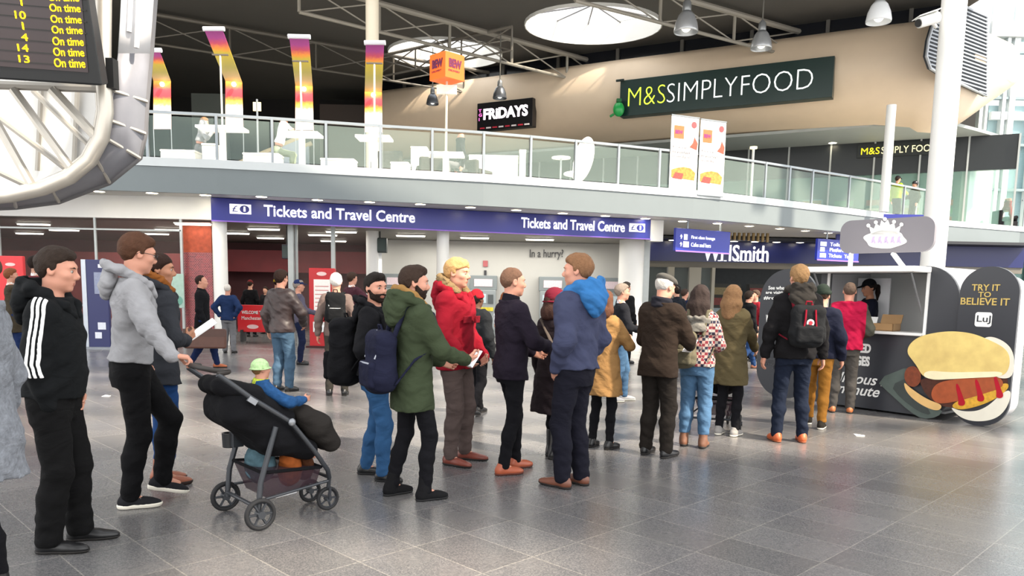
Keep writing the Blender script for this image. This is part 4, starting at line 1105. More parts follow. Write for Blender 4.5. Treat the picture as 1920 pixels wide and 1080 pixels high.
# row of copper tubes over the bookshop
cu_ = thing('tube_screen', 'row of short copper coloured tubes hanging above the bookshop front', 'screen', at(1325, 428, 27.5))
for k in range(14):
    q = at(1325 + 8.8 * k, 428 + k * .7, 27.5) - cu_.location
    MB().tube([q, q + V(0, 0, -.32)], .055, 8).build('tube', M('#8a744c', rough=.3, metal=.4), cu_)
MB().obox(V(0, .02, .0), at(1445, 437, 27.5) - cu_.location, V(0, .04, 0), UP * .05).build('rail', M('#3b3a38'), cu_)
# blue end panel of the upper floor
q0 = atz(1566, 402, 4.4); MB().box((q0.x, q0.y - .25, 3.35), (q0.x + 3.6, q0.y - .15, 4.42)).build('wall_blue_end', blue, **STR)
# ================================================================ hanging signs
def hang_sign(TLp, TRp, BLp, Y, label, lines, hang, skew=0.):
    TL, TR = at(*TLp, Y), at(*TRp, Y + skew); TR.z = TL.z; BL = V(TL.x, TL.y, at(*BLp, Y).z)
    sg = quad_sign('hanging_sign', label, 'sign', TL, TR, BL, paint('#2433a0', rough=.35), .1)
    r_, u_, v_, n_ = sg
    for (s, fx, fy, fw, fh) in lines: signtext(sg, s, fx, fy, fw, fh, whm)
    MB().obox(v_ * -.03, u_, v_ * .06, n_ * .02).build('underline_strip', M('#8f6ad0', var=0), r_)
    for f in (.2, .8): MB().tube([u_ * f + v_, u_ * f + v_ + UP * (SOF + .01 - TL.z)], .03, 8).build('hanger_rod', steel, r_)
    return sg
sg1 = hang_sign((1268, 427), (1370, 434), (1268, 470), 23.0, 'blue hanging sign pointing to the first class lounge, cafes and bars', [('First class lounge', .27, .53, .43, .18), ('Cafes and bars', .27, .22, .36, .18), ('\u2191', .07, .53, .035, .2), ('\u2191', .07, .2, .035, .2)], .5, 1.2)
r_, u_, v_, n_ = sg1
for fx, fy, w_ in ((.14, .5, .06), (.13, .18, .1)): MB().prism(rrect(fx, fy, fx + w_, fy + .25, 0), n_ * .01, n_ * .004, u_, v_).build('pictogram', whm, r_)
sg2 = hang_sign((1534, 447), (1612, 452), (1534, 487), 26.2, 'blue hanging sign with three lines of directions above the sausage stall', [('Toilets', .28, .68, .34, .17), ('Platforms', .28, .42, .42, .17), ('Tickets  Taxis', .26, .14, .6, .17)], .45, 1.)
r_, u_, v_, n_ = sg2
for fx, fy, w_ in ((.06, .66, .14), (.06, .4, .1), (.06, .12, .14)): MB().prism(rrect(fx, fy, fx + w_, fy + .2, 0), n_ * .01, n_ * .004, u_, v_).build('pictogram', whm, r_)
# ================================================================ big white column and slim column
pillar(1722, 1764, 22.0, 16, 'column'); 
c_ = at(1664, 300, 26.5); MB().lathe([(.15, 4.4), (.15, at(1664, 197, 26.5).z)], 20, Matrix.Translation((c_.x, c_.y, 0))).build('column_slim', white_p, smooth=40, **STR)
c7 = at(703, 130, 21.5)
MB().lathe([(.19, 4.4), (.19, 12.6)], 20, Matrix.Translation((at(698, 60, 23.5).x, 23.5, 0))).build('column_mezzanine', paint('#cfc6b2'), smooth=40, **STR)
# camera on the column
cc = at(1738, 40, 21.3); cm = thing('security_camera', 'white security camera bracketed to the big white column', 'camera', cc)
MB().tube([(-.26, -.1, -.08), (.28, .05, .12)], [.13, .15], 14).build('housing', white_p, cm, smooth=40); MB().tube([(.1, 0, .05), (.6, .7, .1)], .05, 8).build('bracket', white_p, cm); MB().tube([(-.29, -.11, -.09), (-.262, -.1, -.08)], .10, 12).build('lens', M('#222222'), cm); MB().hexa([V(-.3, -.2, .06), V(.25, -.2, .26), V(.25, .2, .26), V(-.3, .2, .06), V(-.3, -.2, .08), V(.25, -.2, .28), V(.25, .2, .28), V(-.3, .2, .08)]).build('sun_hood', white_p, cm)
# ================================================================ glazed wall on the far side
gw = paint('#d3d9da'); Yg = 34.0
MB().box((20.0, Yg, 0), (34, Yg + .05, 14)).build('window_6', glass('#bfe4ea', .30, spec=.4), **STR)
for px, py0, py1, r_ in ((1884, 23, 223, .12), (1828, 207, 363, .07), (1869, 228, 363, .07), (1930, 0, 363, .12), (1838, 60, 200, .05)):
    a = at(px, 300, Yg - .1); MB().box((a.x - r_, Yg - .25, 0), (a.x + r_, Yg, 14)).build('window_mullion_trim', gw, **STR)
for py, r_ in ((100, .05), (186, .05), (219, .16), (273, .05), (357, .05)):
    z = at(1880, py, Yg).z; MB().box((20.0, Yg - .22, z - r_), (34, Yg - .02, z + r_)).build('window_transom_trim', gw if r_ > .1 else paint('#7f9094'), **STR)
MB().box((19.6, Yg - .4, 12.4), (34, Yg + .3, 13.0)).build('trim_3', paint('#b9bcbb'), **STR)
MB().box((22, 46, 0), (60, 47, 10.5)).build('wall_building_outside', paint('#bcdcd8'), **STR)
for k in range(8): MB().box((23 + 4 * k, 45.9, 0), (23.25 + 4 * k, 46, 10.5)).build('window_outside_trim', paint('#8fb8ba'), **STR)
MB().box((19.4, 33.2, 0), (34, 33.3, 3.7)).build('window_7', glass('#8fc0b8', .4), **STR)
for k in range(7): MB().box((19.5 + 2.1 * k, 33.1, 0), (19.6 + 2.1 * k, 33.35, 3.7)).build('window_post_trim', paint('#5d7a78'), **STR)
# green tinted shopfront panel left of the glazing (pale wall)
MB().box((19.2, 33.6, 4.4), (20.2, 34.2, 8.2)).build('wall_pale', paint('#dff0ea'), **STR)

# ================================================================ bell lamps hanging from the roof
def bell(px, py, Y, hpx, label, m):
    p = at(px, py, Y); s = hpx / F_PX * Y
    o = thing('bell_lamp', label, 'lamp', p, 0, 'bell lamps under the roof'); del o['group']
    MB().lathe([(.36 * s, 0), (.37 * s, .05 * s), (.33 * s, .28 * s), (.24 * s, .5 * s), (.14 * s, .62 * s)], 24, cap=False).build('shade', m, o, smooth=60, solid=.01)
    MB().lathe([(.12 * s, .6 * s), (.14 * s, .64 * s), (.13 * s, .88 * s), (.05 * s, .98 * s)], 16).build('lamp_cap', M('#8b8e90', rough=.35, metal=.5), o, smooth=40)
    MB().tube([(0, 0, .97 * s), (0, 0, max(.98 * s + .2, RZ - p.z))], .025, 6).build('suspension_rod', M('#6a6862'), o)
    MB().ball((0, 0, .16 * s), .15 * s).build('bulb', M('#f4f0e4', emit=.6), o, smooth=180)
sv = M('#b9bcc0', rough=.3, metal=.55); sv2 = M('#6c7076', rough=.3, metal=.6)
bell(1286, 61, 27, 58, 'large silver bell lamp above the start of the green store sign', sv)
bell(1427, 92, 28.2, 50, 'silver bell lamp hanging right over the green store sign', sv)
bell(1647, 42, 25, 58, 'bright silver bell lamp against the rounded end of the beige wall', paint('#e4e7ea', rough=.25))
bell(937, 185, 33, 34, 'small dark bell lamp over the black restaurant sign', sv2)
bell(811, 196, 36, 30, 'dim grey bell lamp behind the orange cube sign', sv2)
bell(1420, -6, 27.5, 40, 'silver bell lamp cut off by the top of the picture', sv)
# ================================================================ departure board and its oval steel frame
bBR, bTR = at(191, 161, 8.6), at(165, 0, 8.35)
bBL = at(-460, 120, 8.0)
up_ = (bTR - bBR); bu = (bBL - bBR); bn = up_.cross(bu).normalized()
if bn.y > 0: bn = -bn
db = thing('departure_board', 'black departure board with glowing yellow platform numbers and On time', 'departure board', bBR)
upn = up_ * 1.9
MB().obox(V(0, 0, 0), bu, upn, -bn * .25).build('casing', paint('#17191b', rough=.4), db, bevel=.02)
def onb(px, py): return on_plane(px, py, bBR, bn)
s0 = onb(-440, 92) - bBR; s1 = onb(166, 136) - bBR; s2 = onb(142, -130) - bBR
MB().obox(s1 + bn * .004, s0 - s1, s2 - s1, bn * .006).build('screen', M('#3c3436', rough=.3, var=.05), db)
mb = MB()
for yy in (-50, -29, -9, 11.5, 33, 54.5, 76, 97, 116.5): mb.obox(onb(163, yy + 9.5) - bBR + bn * .011, (s0 - s1), V(0, 0, .012), bn * .003)
mb.build('row_divider', M('#141314', var=0), db)
yel = M('#ffc400', emit=3.2, var=0)
rowsb = [(92, 149, -13, 3), (95, 152, 7, 23), (97, 154, 28, 44), (99, 156, 48, 64), (100.5, 158, 69, 86), (102, 159, 89, 106), (103.5, 161, 109, 127)]
def board_text(s, x0, x1, y0, y1):
    o = onb(x0, y1 - 1.5) + bn * .012; e = onb(x1, y1) + bn * .012; t = onb(x0 - 2.2, y0) + bn * .012
    text('board_lettering', s, o, e - o, t - o, yel, db, .004, bold=.0)
for r in rowsb: board_text('On time', *r)
for s, x0, x1, y0, y1 in (('1', 40.5, 43.5, -4, 11), ('10', 30, 50, 20, 36), ('1', 43.5, 46.5, 41, 56), ('4', 42, 54, 62, 77), ('14', 35, 55, 82, 97), ('13', 37, 57, 103, 118)): board_text(s, x0, x1, y0, y1)
stl = M('#b9b4ab', rough=.35, metal=.55, var=.08); stg = M('#8d8a86', rough=.4, metal=.4)
fr = thing('board_frame', 'curved tubular steel frame with diagonal braces carrying the departure board', 'frame', at(190, 200, 9.0))
fo = fr.location.copy()
ARC = [(205, -260), (199, -120), (194, 0), (193, 110), (195, 165), (198, 210), (190, 258), (168, 300), (130, 332), (80, 353), (20, 366), (-60, 374), (-200, 372), (-330, 350)]
MB().tube([at(x, y, 9.0) - fo for x, y in ARC], .085, 12).build('edge_tube', stl, fr, smooth=40)
MB().tube([at(x - 8, y - 4, 9.9) - fo for x, y in ARC], .06, 10).build('rear_tube', stl, fr, smooth=40)
BR_ = [((25, 168), (135, 318), .05), ((98, 168), (185, 262), .055), ((-40, 170), (62, 352), .05), ((-90, 215), (-10, 366), .045)]
for a, b, r in BR_: MB().tube([at(*a, 9.0) - fo, at(*b, 9.0) - fo], r, 8).build('diagonal_brace', stl, fr, smooth=40)
for a, b, r in (((62, 170), (165, 270), .035), ((-30, 200), (130, 320), .04), ((-70, 290), (60, 352), .04)): MB().tube([at(*a, 9.9) - fo, at(*b, 9.9) - fo], r, 8).build('rear_brace', stl, fr, smooth=40)
MB().tube([at(-330, 148, 8.95) - fo, at(196, 166, 9.05) - fo], .05, 8).build('cross_tube', stl, fr)
# outer skin: grey ribbed shell round the tube
OUT = [(300, -260), (295, -60), (288, 30), (283, 100), (275, 190), (272, 250), (262, 296), (205, 342), (110, 378), (30, 388), (-60, 392), (-330, 372)]
INN = [(236, -260), (230, -60), (226, 30), (222, 100), (214, 170), (205, 225), (204, 262), (182, 302), (95, 352), (26, 372), (-60, 380), (-330, 358)]
rows = [[at(x, y, 9.15) - fo for x, y in INN], [at((x + X) / 2, (y + Y_) / 2, 9.3) - fo for (x, y), (X, Y_) in zip(INN, OUT)], [at(x, y, 9.6) - fo for x, y in OUT], [at(x + 4, y, 10.8) - fo for x, y in OUT]]
MB().sheet([r[:4] for r in rows]).build('upper_cladding', paint('#e4e4e6', rough=.35), fr, smooth=30, solid=.02)
MB().sheet([r[3:] for r in rows]).build('lower_cladding', M('#82838a', rough=.4, metal=.25), fr, smooth=30, solid=.02)
for (x, y), (X, Y_) in list(zip(INN, OUT))[4:11]:
    MB().tube([at(x, y, 9.1) - fo, at(X, Y_, 9.55) - fo], .022, 6).build('rib', stl, fr)
MB().tube([at(x, y, 9.6) - fo for x, y in OUT], .035, 8).build('outer_rim', M('#6d6c6e', rough=.4, metal=.3), fr, smooth=40)
for x, y0, y1 in ((262, -60, 90), (248, -60, 60)):
    MB().tube([at(x, y0, 9.2) - fo, at(x - 6, y1, 9.2) - fo], .03, 6).build('seam_bar', paint('#c7c7ca'), fr)
MB().box((-.08, -.06, -.16), (.08, .06, .16)).build('speaker_box', M('#141416', rough=.5), fr).location = at(204, 139, 9.0) - fo
# white lining behind the frame
lin = thing('lining_panel', 'tall white lining panel seen through the steel frame of the departure board', 'panel', at(60, 300, 11.2))
lo_ = lin.location
pts = [(-340, 120), (-340, 340), (-60, 366), (40, 352), (120, 318), (168, 290), (184, 240), (186, 120)]
pv = [at(x, y, 11.2) - lo_ for x, y in pts]
MB().prism([(p.x, p.z) for p in pv], (0, .12, 0), (0, 0, 0), (1, 0, 0), (0, 0, 1)).build('sheet', paint('#efeeea', rough=.5), lin)
for x in (78, 146, -20): MB().tube([at(x, 150, 11.15) - lo_, at(x - 8, 320, 11.15) - lo_], .035, 6).build('vertical_bar', M('#a8a39a', rough=.4, metal=.3), lin)
# dome camera under the frame
dc = thing('dome_camera', 'small dark dome camera under the white bulkhead by the board frame', 'camera', V(at(130, 370, 18.2).x, 18.2, SOF - .09))
MB().lathe([(.02, -.16), (.10, -.1), (.13, 0)], 14).build('dome', M('#1b1b1e', rough=.1), dc, smooth=60); MB().lathe([(.16, 0), (.16, .08)], 14).build('mount', white_p, dc)

# ================================================================ sausage stall
kA, kB = gnd(1590, 765), gnd(1724, 783)
ku = (kB - kA).normalized(); kn = V(ku.y, -ku.x, 0)
if kn.y > 0: kn = -kn
kO = on_plane(1782, 760, kA, kn); kO.z = 0
def ks(px, py, off=0.):
    p = on_plane(px, py, kA + kn * off, kn); q = p - kO; return (q.dot(ku), p.z)
def kp(s, n, z): return ku * s + kn * n + UP * z
kc = paint('#303238', rough=.38, var=.06); kl = paint('#c6c7cb', rough=.4); kwht = paint('#eeeeec', rough=.4)
st = thing('sausage_stall', 'charcoal sausage stall with rounded panels, a serving hatch and a giant hot dog picture', 'stall', kO)
zT = ks(1640, 500)[1]; sL = ks(1535, 600)[0]; hL, hR = ks(1552, 600)[0], ks(1733, 600)[0]; hB = ks(1660, 622)[1]; hT = ks(1660, 512)[1]
prof = rrect(sL, .03, -.005, zT, [.05, .34, .42, .05])
mb = MB(); plate(mb, prof, [[(hL, hB), (hR, hB), (hR, hT - .01), (hL, hT - .01)][::-1]], kp(0, 0, 0), ku, UP, -kn * .05); mb.build('front_panel', kc, st, smooth=30)
pin = [(x * .985 + (sL - .005) / 2 * .015, z * .985 + zT / 2 * .015) for x, z in prof]
mb = MB(); plate(mb, prof, [pin[::-1]], kp(0, -.05, 0), ku, UP, -kn * 1.35); mb.build('barrel_shell', kl, st, smooth=30)
mb = MB(); plate(mb, prof, [[(sL + 1.0, hB), (hR, hB), (hR, hT - .03), (sL + 1.0, hT - .03)][::-1]], kp(0, -1.40, 0), ku, UP, -kn * .04); mb.build('rear_panel', kwht, st)
MB().obox(kp(sL + .02, -.06, .08), ku * (abs(sL) - .1), -kn * 1.32, UP * .03).build('stall_floor', paint('#77787a'), st)
# hatch frame, counter, flap
fw_ = .035
for o, a, b in ((kp(hL, .0, hB), ku * (hR - hL), UP * -fw_), (kp(hR, .0, hB - fw_), ku * fw_, UP * (hT - hB + fw_)), (kp(hL, 0, hB), ku * -fw_, UP * (hT - hB))):
    MB().obox(o, a, b, kn * .02).build('hatch_frame', kwht, st)
MB().obox(kp(hL, -.40, hB - .03), ku * (hR - hL), kn * .47, UP * .035).build('counter', kwht, st, bevel=.006)
MB().obox(kp(hL - .22, -.02, hT + .0), ku * (hR - hL + .26), kn * .5, UP * .075).build('hatch_flap', paint('#f2f2f0'), st, bevel=.015)
for s in (hL - .02, hR - .03): MB().tube([kp(s, .42, hT + .01), kp(s, .02, hB + .25)], .012, 6).build('flap_stay', M('#8d8f92', rough=.3, metal=.5), st)
MB().obox(kp(hL + .02, -.75, hB - .05), ku * ((hR - hL) * .36), -kn * .02, UP * (hT - hB)).build('inner_screen', paint('#d4d6da'), st)
MB().obox(kp(hL, -1.30, .12), ku * .6, kn * .4, UP * .95).build('hob_unit', M('#9aa0a4', rough=.35, metal=.4), st)
# round ended end panels
pr = ks(1905, 640)[0]; pt_ = ks(1840, 500)[1]
MB().prism(rrect(.006, .0, pr, pt_, pr * .48, 14), -kn * .05, kp(0, .03, 0), ku, UP).build('end_panel', kc, st, smooth=30)
MB().prism(rrect(.10, .06, pr - .10, pt_ - .1, (pr - .2) * .48, 14), -kn * .55, kp(0, -.03, 0), ku, UP).build('end_panel_box', kl, st, smooth=30)
pl_ = ks(1421, 640)[0]
pL2 = ks(1528, 640)[0]
MB().prism(rrect(pl_, .02, pL2, zT - .02, (pL2 - pl_) * .48, 14), -kn * .05, kp(0, .0, 0), ku, UP).build('side_panel', kc, st, smooth=30)
def ktext(name, s, x0, x1, y0, y1, mat, off=.0, **k):
    a, b = ks(x0, y1), ks(x1, y1); c = ks(x0, y0)
    o = kO + kp(a[0], .034 if off else .004, a[1]); text(name, s, o, ku * (b[0] - a[0]), UP * (c[1] - a[1]), mat, st, .004, **k)
gold = M('#c9ad5e', rough=.4); wht = M('#f3f3f0', rough=.5, var=0)
ktext('end_lettering', 'TRY IT', 1824, 1877, 533, 545, gold, 1, bold=.015); ktext('end_lettering', 'TO', 1836, 1860, 547, 557, gold, 1, bold=.015); ktext('end_lettering', 'BELIEVE IT', 1803, 1895, 558, 571, gold, 1, bold=.015)
a, b = ks(1829, 612), ks(1863, 586); MB().prism(rrect(a[0], a[1], b[0], b[1], .03), kn * .004, kp(0, .031, 0), ku, UP).build('badge', wht, st)
ktext('badge_lettering', 'LuJ', 1833, 1859, 591, 607, kc, 1, bold=.01); 
ktext('front_lettering', 'BAKED', 1586, 1633, 642, 659, wht, bold=.05); ktext('front_lettering', 'SAUSAGES', 1560, 1631, 663, 681, wht, bold=.05)
ktext('script_lettering', 'delicious in', 1548, 1674, 694, 713, wht, shear=.35, bold=.012); ktext('script_lettering', 'a minute', 1552, 1650, 716, 734, wht, shear=.35, bold=.012)
for i, (s, x0, x1) in enumerate((('See where we', 1441, 1492), ('are visiting next', 1436, 1496), ('#rollover', 1432, 1490))): ktext('side_lettering', s, x0, x1, 536 + i * 9.5, 543 + i * 9.5, wht, bold=.02)
ktext('side_lettering', 'WE\nARE\nHERE', 1434, 1446, 590, 640, wht, bold=.03)
ktext('side_lettering', 'thehotdogpeople', 1432, 1462, 664, 690, M('#55565a', var=0))
# hot dog picture: printed shapes, each a flat layer on the panels
def gpoly(name, pts, mat, lay, smooth_n=3):
    P2 = [ks(1480 + x / 2.4545, 380 + y / 2.4545) for x, y in pts]
    for _ in range(smooth_n):
        P2 = [q for i in range(len(P2)) for q in ((P2[i][0] * .75 + P2[(i + 1) % len(P2)][0] * .25, P2[i][1] * .75 + P2[(i + 1) % len(P2)][1] * .25), (P2[i][0] * .25 + P2[(i + 1) % len(P2)][0] * .75, P2[i][1] * .25 + P2[(i + 1) % len(P2)][1] * .75))]
    MB().prism(P2, kn * .003, kp(0, .031 + lay * .003, 0), ku, UP).build(name, mat, st)
gpoly('picture_wrapper', [(400, 815), (575, 745), (545, 800), (550, 860), (620, 930), (715, 950), (690, 985), (620, 996), (560, 962), (470, 880)], M('#4f5a55', var=.35, vscale=7), 0, 1)
gpoly('picture_wrapper_fold', [(470, 840), (560, 800), (560, 870), (640, 940), (660, 980), (600, 960), (520, 900)], M('#39403e', var=.3, vscale=9), 1, 1)
gpoly('picture_filling', [(590, 790), (1005, 790), (1015, 850), (900, 930), (740, 950), (640, 900)], M('#4a2416', var=.5, vscale=20), 0, 1)
gpoly('picture_paper', [(740, 935), (800, 962), (900, 955), (1000, 860), (1030, 870), (1005, 950), (950, 998), (860, 1008), (790, 988)], M('#e9e4d4', var=.08), 1)
gpoly('picture_lower_bun', [(530, 820), (560, 850), (640, 905), (715, 930), (690, 962), (610, 930), (545, 875)], M('#e2b877', var=.2, vscale=6), 2)
gpoly('picture_garnish', [(745, 935), (800, 900), (900, 870), (1005, 822), (1020, 850), (960, 900), (880, 935), (790, 955)], M('#d8a332', var=.5, vscale=26), 2)
gpoly('picture_sausage', [(655, 880), (680, 830), (760, 812), (870, 800), (965, 798), (992, 822), (985, 852), (900, 878), (800, 908), (715, 925), (675, 918)], M('#a5502a', var=.35, vscale=12), 3)
gpoly('picture_sausage_end', [(533, 800), (545, 760), (580, 748), (612, 775), (612, 825), (585, 850), (550, 840)], M('#7c3c22', var=.5, vscale=24), 3)
for i, (x, y) in enumerate(((770, 835), (858, 815), (945, 800))):
    gpoly('picture_sauce', [(x, y), (x + 14, y - 5), (x + 36, y + 60), (x + 48, y + 85), (x + 38, y + 100), (x + 12, y + 96), (x + 16, y + 70)], M('#b3122a', rough=.3, var=.15), 4, 2)
gpoly('picture_onion', [(880, 640), (925, 610), (1000, 638), (1040, 690), (1040, 780), (1015, 812), (940, 800)], M('#ebe2d2', var=.1), 4)
gpoly('picture_bun', [(548, 690), (560, 650), (605, 615), (680, 597), (760, 590), (850, 600), (930, 632), (1000, 668), (1024, 712), (1016, 770), (985, 800), (860, 803), (735, 810), (670, 815), (620, 798), (595, 752), (575, 725)], M('#eec67a', var=.4, vscale=5), 5)
gpoly('picture_bun_crumb', [(640, 770), (740, 780), (880, 778), (990, 775), (985, 800), (860, 805), (735, 812), (670, 815), (620, 798)], M('#f8ebc4', var=.12, vscale=8), 6)
# roof sign with a white crown emblem
sg_ = thing('stall_sign', 'grey rounded roof sign with a white crown emblem above the sausage stall', 'sign', kO + kp(0, -.3, 0))
def kq(px, py):
    p = on_plane(px, py, kA - kn * .3, kn); q = p - kO; return (q.dot(ku), p.z)
a, b = kq(1573, 476), kq(1755, 404)
MB().prism(rrect(a[0], a[1], b[0], b[1], .15), -kn * .06, kp(0, 0, 0), ku, UP).build('sign_board', paint('#77747a', rough=.45), sg_, smooth=30)
def kpoly(name, pts, mat, lay): MB().prism([kq(*p) for p in pts], kn * .006, kp(0, .002 + lay * .006, 0), ku, UP).build(name, mat, sg_)
kpoly('emblem_oval', [(1660 + 39 * math.cos(t) + 3 * math.sin(5 * t), 449 + 17 * math.sin(t)) for t in [2 * PI * i / 40 for i in range(40)]], wht, 0)
kpoly('emblem_crown', [(1634, 440), (1630, 424), (1639, 429), (1643, 419), (1650, 424), (1653, 413), (1659, 418), (1665, 412), (1669, 422), (1677, 418), (1679, 429), (1690, 422), (1685, 440)], wht, 0)
for x, y in ((1629, 423), (1643, 417), (1660, 411), (1677, 416), (1691, 421)): kpoly('emblem_pearl', [(x + 3.6 * math.cos(t), y + 3.6 * math.sin(t)) for t in [2 * PI * i / 12 for i in range(12)]], wht, 1)
lil = M('#b9a9d8', var=0)
for i in range(5):
    x = 1634 + i * 12; kpoly('emblem_stroke', [(x, 455), (x + 3, 444), (x + 7, 443), (x + 6, 449), (x + 9, 456), (x + 6, 457), (x + 4, 451), (x + 3, 456)], lil, 2)
for p0, p1, w0 in (((1594, 474), (1592, 500), .035), ((1672, 474), (1692, 500), .035)):
    q0, q1 = kq(*p0), kq(*p1); MB().tube([kp(q0[0], -.03, q0[1]), kp(q1[0], -.03, zT - .0)], w0, 8).build('support_strut', kwht, sg_)
# things on the counter
for px, nm, lb, sz, c in ((1622, 'paper_tray', 'white paper tray stack on the stall counter in front of the worker', (.22, .16, .06), '#ececea'), (1662, 'cardboard_box', 'open brown cardboard box on the stall counter', (.28, .22, .10), '#a8845a')):
    s = ks(px, 615, -.2)[0]
    o = thing(nm, lb, 'tray' if 'tray' in nm else 'box', kO + kp(s, -.2, hB + .005), math.atan2(ku.y, ku.x))
    w2, d2, h2 = sz[0] / 2, sz[1] / 2, sz[2]; mb = MB()
    mb.box((-w2, -d2, 0), (w2, d2, .012)); mb.box((-w2, -d2, 0), (w2, -d2 + .012, h2)); mb.box((-w2, d2 - .012, 0), (w2, d2, h2)); mb.box((-w2, -d2, 0), (-w2 + .012, d2, h2)); mb.box((w2 - .012, -d2, 0), (w2, d2, h2))
    mb.build('box_body', M(c, var=.06), o)
    MB().hexa([V(-w2, d2, h2), V(w2, d2, h2), V(w2, d2 + .01, h2), V(-w2, d2 + .01, h2), V(-w2, d2 + .05, h2 + .12), V(w2, d2 + .05, h2 + .12), V(w2, d2 + .06, h2 + .12), V(-w2, d2 + .06, h2 + .12)]).build('flap', M(c, var=.06), o)

# ================================================================ signs and totems standing on the floor
rd = M('#b8141e', rough=.35, var=.06); rd2 = M('#d8232c', rough=.35, var=.05)
p = gnd(606, 652); o = thing('information_stand', 'red information stand with a white timetable sheet before the ticket hall', 'stand', p, R(-6))
wS = 50 / F_PX * p.y
zt_ = at(606, 503, p.y).z
MB().box((-wS / 2, -.06, .0), (wS / 2, .06, zt_)).build('panel', rd, o, bevel=.02)
MB().box((-wS * .30, -.075, zt_ * .42), (wS * .33, -.06, zt_ * .86)).build('timetable_sheet', M('#efe9e4', var=.12, vscale=30), o)
for i in range(7): MB().box((-wS * .25, -.08, zt_ * (.47 + .05 * i)), (wS * .27, -.076, zt_ * (.48 + .05 * i))).build('printed_line', M('#c8807c', var=.2), o)
MB().box((-wS * .33, -.10, zt_ * .20), (wS * .36, -.06, zt_ * .33)).build('leaflet_tray', M('#d6d2cf', var=.25, vscale=30), o)
for i in range(4): MB().box((-wS * .30 + i * wS * .165, -.115, zt_ * .205), (-wS * .18 + i * wS * .165, -.10, zt_ * .285)).build('leaflet', M('#eef0f2', var=.1), o)
MB().prism(oval(0, 0, .13, .05, 16), (0, -.01, 0), (0, -.06, zt_ * .93), (1, 0, 0), (0, 0, 1)).build('logo', M('#e8c9c6'), o)
MB().box((-wS / 2 - .05, -.18, 0), (wS / 2 + .05, .18, .05)).build('foot', M('#3b0c10'), o)
p = gnd(186, 654); o = thing('information_totem', 'navy information totem with a white edge beside the shop window', 'totem', p, R(4))
zt_ = at(186, 487, p.y).z
MB().box((-.20, -.05, 0.04), (.28, .05, zt_)).build('panel', paint('#20265c', rough=.35), o, bevel=.01)
MB().box((-.30, -.06, 0.04), (-.20, .06, zt_)).build('edge_strip', M('#b9bfc8', rough=.3, metal=.3), o)
MB().box((-.02, -.06, zt_ * .62), (.24, -.05, zt_ * .86)).build('notice_sheet', M('#8f96ae', var=.2, vscale=18), o)
for i, (x0, x1, z0, z1) in enumerate(((.02, .2, .22, .30), (-.05, .1, .12, .19), (.08, .2, .91, .95))): MB().box((x0, -.06, zt_ * z0), (x1, -.05, zt_ * z1)).build('white_print', M('#dfe2ee', var=.2, vscale=25), o)
MB().box((-.38, -.2, 0), (.36, .2, .05)).build('foot', M('#8b8f96', rough=.4, metal=.4), o)
p = at(487, 600, 21.5); o = thing('welcome_board', 'low red board with white welcome lettering in the ticket hall entrance', 'board', (p.x, 21.5, 0))
q0, q1 = at(447, 622, 21.5), at(530, 573, 21.5)
MB().box((q0.x - p.x, -.05, max(.05, q0.z)), (q1.x - p.x, .05, q1.z)).build('panel', rd2, o, bevel=.01)
text('lettering', 'WELCOME TO', V(q0.x + .12, 21.44, q0.z + .50), V(.62, 0, 0), V(0, 0, .09), wht, o, .005, bold=.02); text('lettering', 'Manchester', V(q0.x + .12, 21.44, q0.z + .34), V(.55, 0, 0), V(0, 0, .1), wht, o, .005)
MB().prism(oval(0, 0, .16, .06, 16), (0, -.006, 0), (q0.x - p.x + .42, -.05, q0.z + .15), (1, 0, 0), (0, 0, 1)).build('logo', M('#efd0d0'), o)
for x in (q0.x - p.x + .1, q1.x - p.x - .1): MB().box((x, -.15, 0), (x + .06, .15, .06 + max(0, q0.z))).build('foot', M('#3a3a3c'), o)
p = at(28, 600, 18.4); o = thing('information_stand', 'red information stand behind the man in the brown coat', 'stand', (p.x, 18.4, 0))
zt_ = at(28, 480, 18.4).z; MB().box((-.32, -.05, 0.04), (.30, .05, zt_)).build('panel', rd2, o, bevel=.02); MB().prism(oval(0, 0, .12, .04, 16), (0, -.01, 0), (0, -.05, zt_ - .2), (1, 0, 0), (0, 0, 1)).build('logo', M('#e8c9c6'), o); MB().box((-.38, -.18, 0), (.36, .18, .05)).build('foot', M('#3b0c10'), o)
p = at(100, 600, 18.9); o = thing('glass_poster', 'pale green poster on the window glass behind the walking man', 'poster', at(334, 545, 19.585)); MB().box((-.16, -.02, -.42), (.15, .0, .42)).build('sheet', M('#a8c4b8', var=.2, vscale=12), o); MB().prism(oval(0, 0, .12, .12, 20), (0, -.006, 0), (0, -.02, -.25), (1, 0, 0), (0, 0, 1)).build('seal', M('#6fa596'), o)
for i, (px, py, Y, w_, h_, lb) in enumerate(((712, 460, 22.6, .42, .42, 'dark hanging monitor by the pillar at the travel centre'), (538, 472, 21.3, .24, .38, 'small dark hanging speaker box near the hall entrance'))):
    p = at(px, py, Y); o = thing('hanging_monitor', lb, 'monitor', p)
    MB().box((-w_ / 2, -.08, -h_ / 2), (w_ / 2, .12, h_ / 2)).build('casing', M('#1d2b2a' if i == 0 else '#2e3340', rough=.4), o, bevel=.015); MB().tube([(0, .02, h_ / 2), (0, .02, sgB.z + .04 - p.z)], .025, 6).build('hanger_rod', M('#444'), o)
    MB().box((-w_ * .42, -.09, -h_ * .4), (w_ * .42, -.08, h_ * .4)).build('screen', M('#12312c', rough=.2), o)

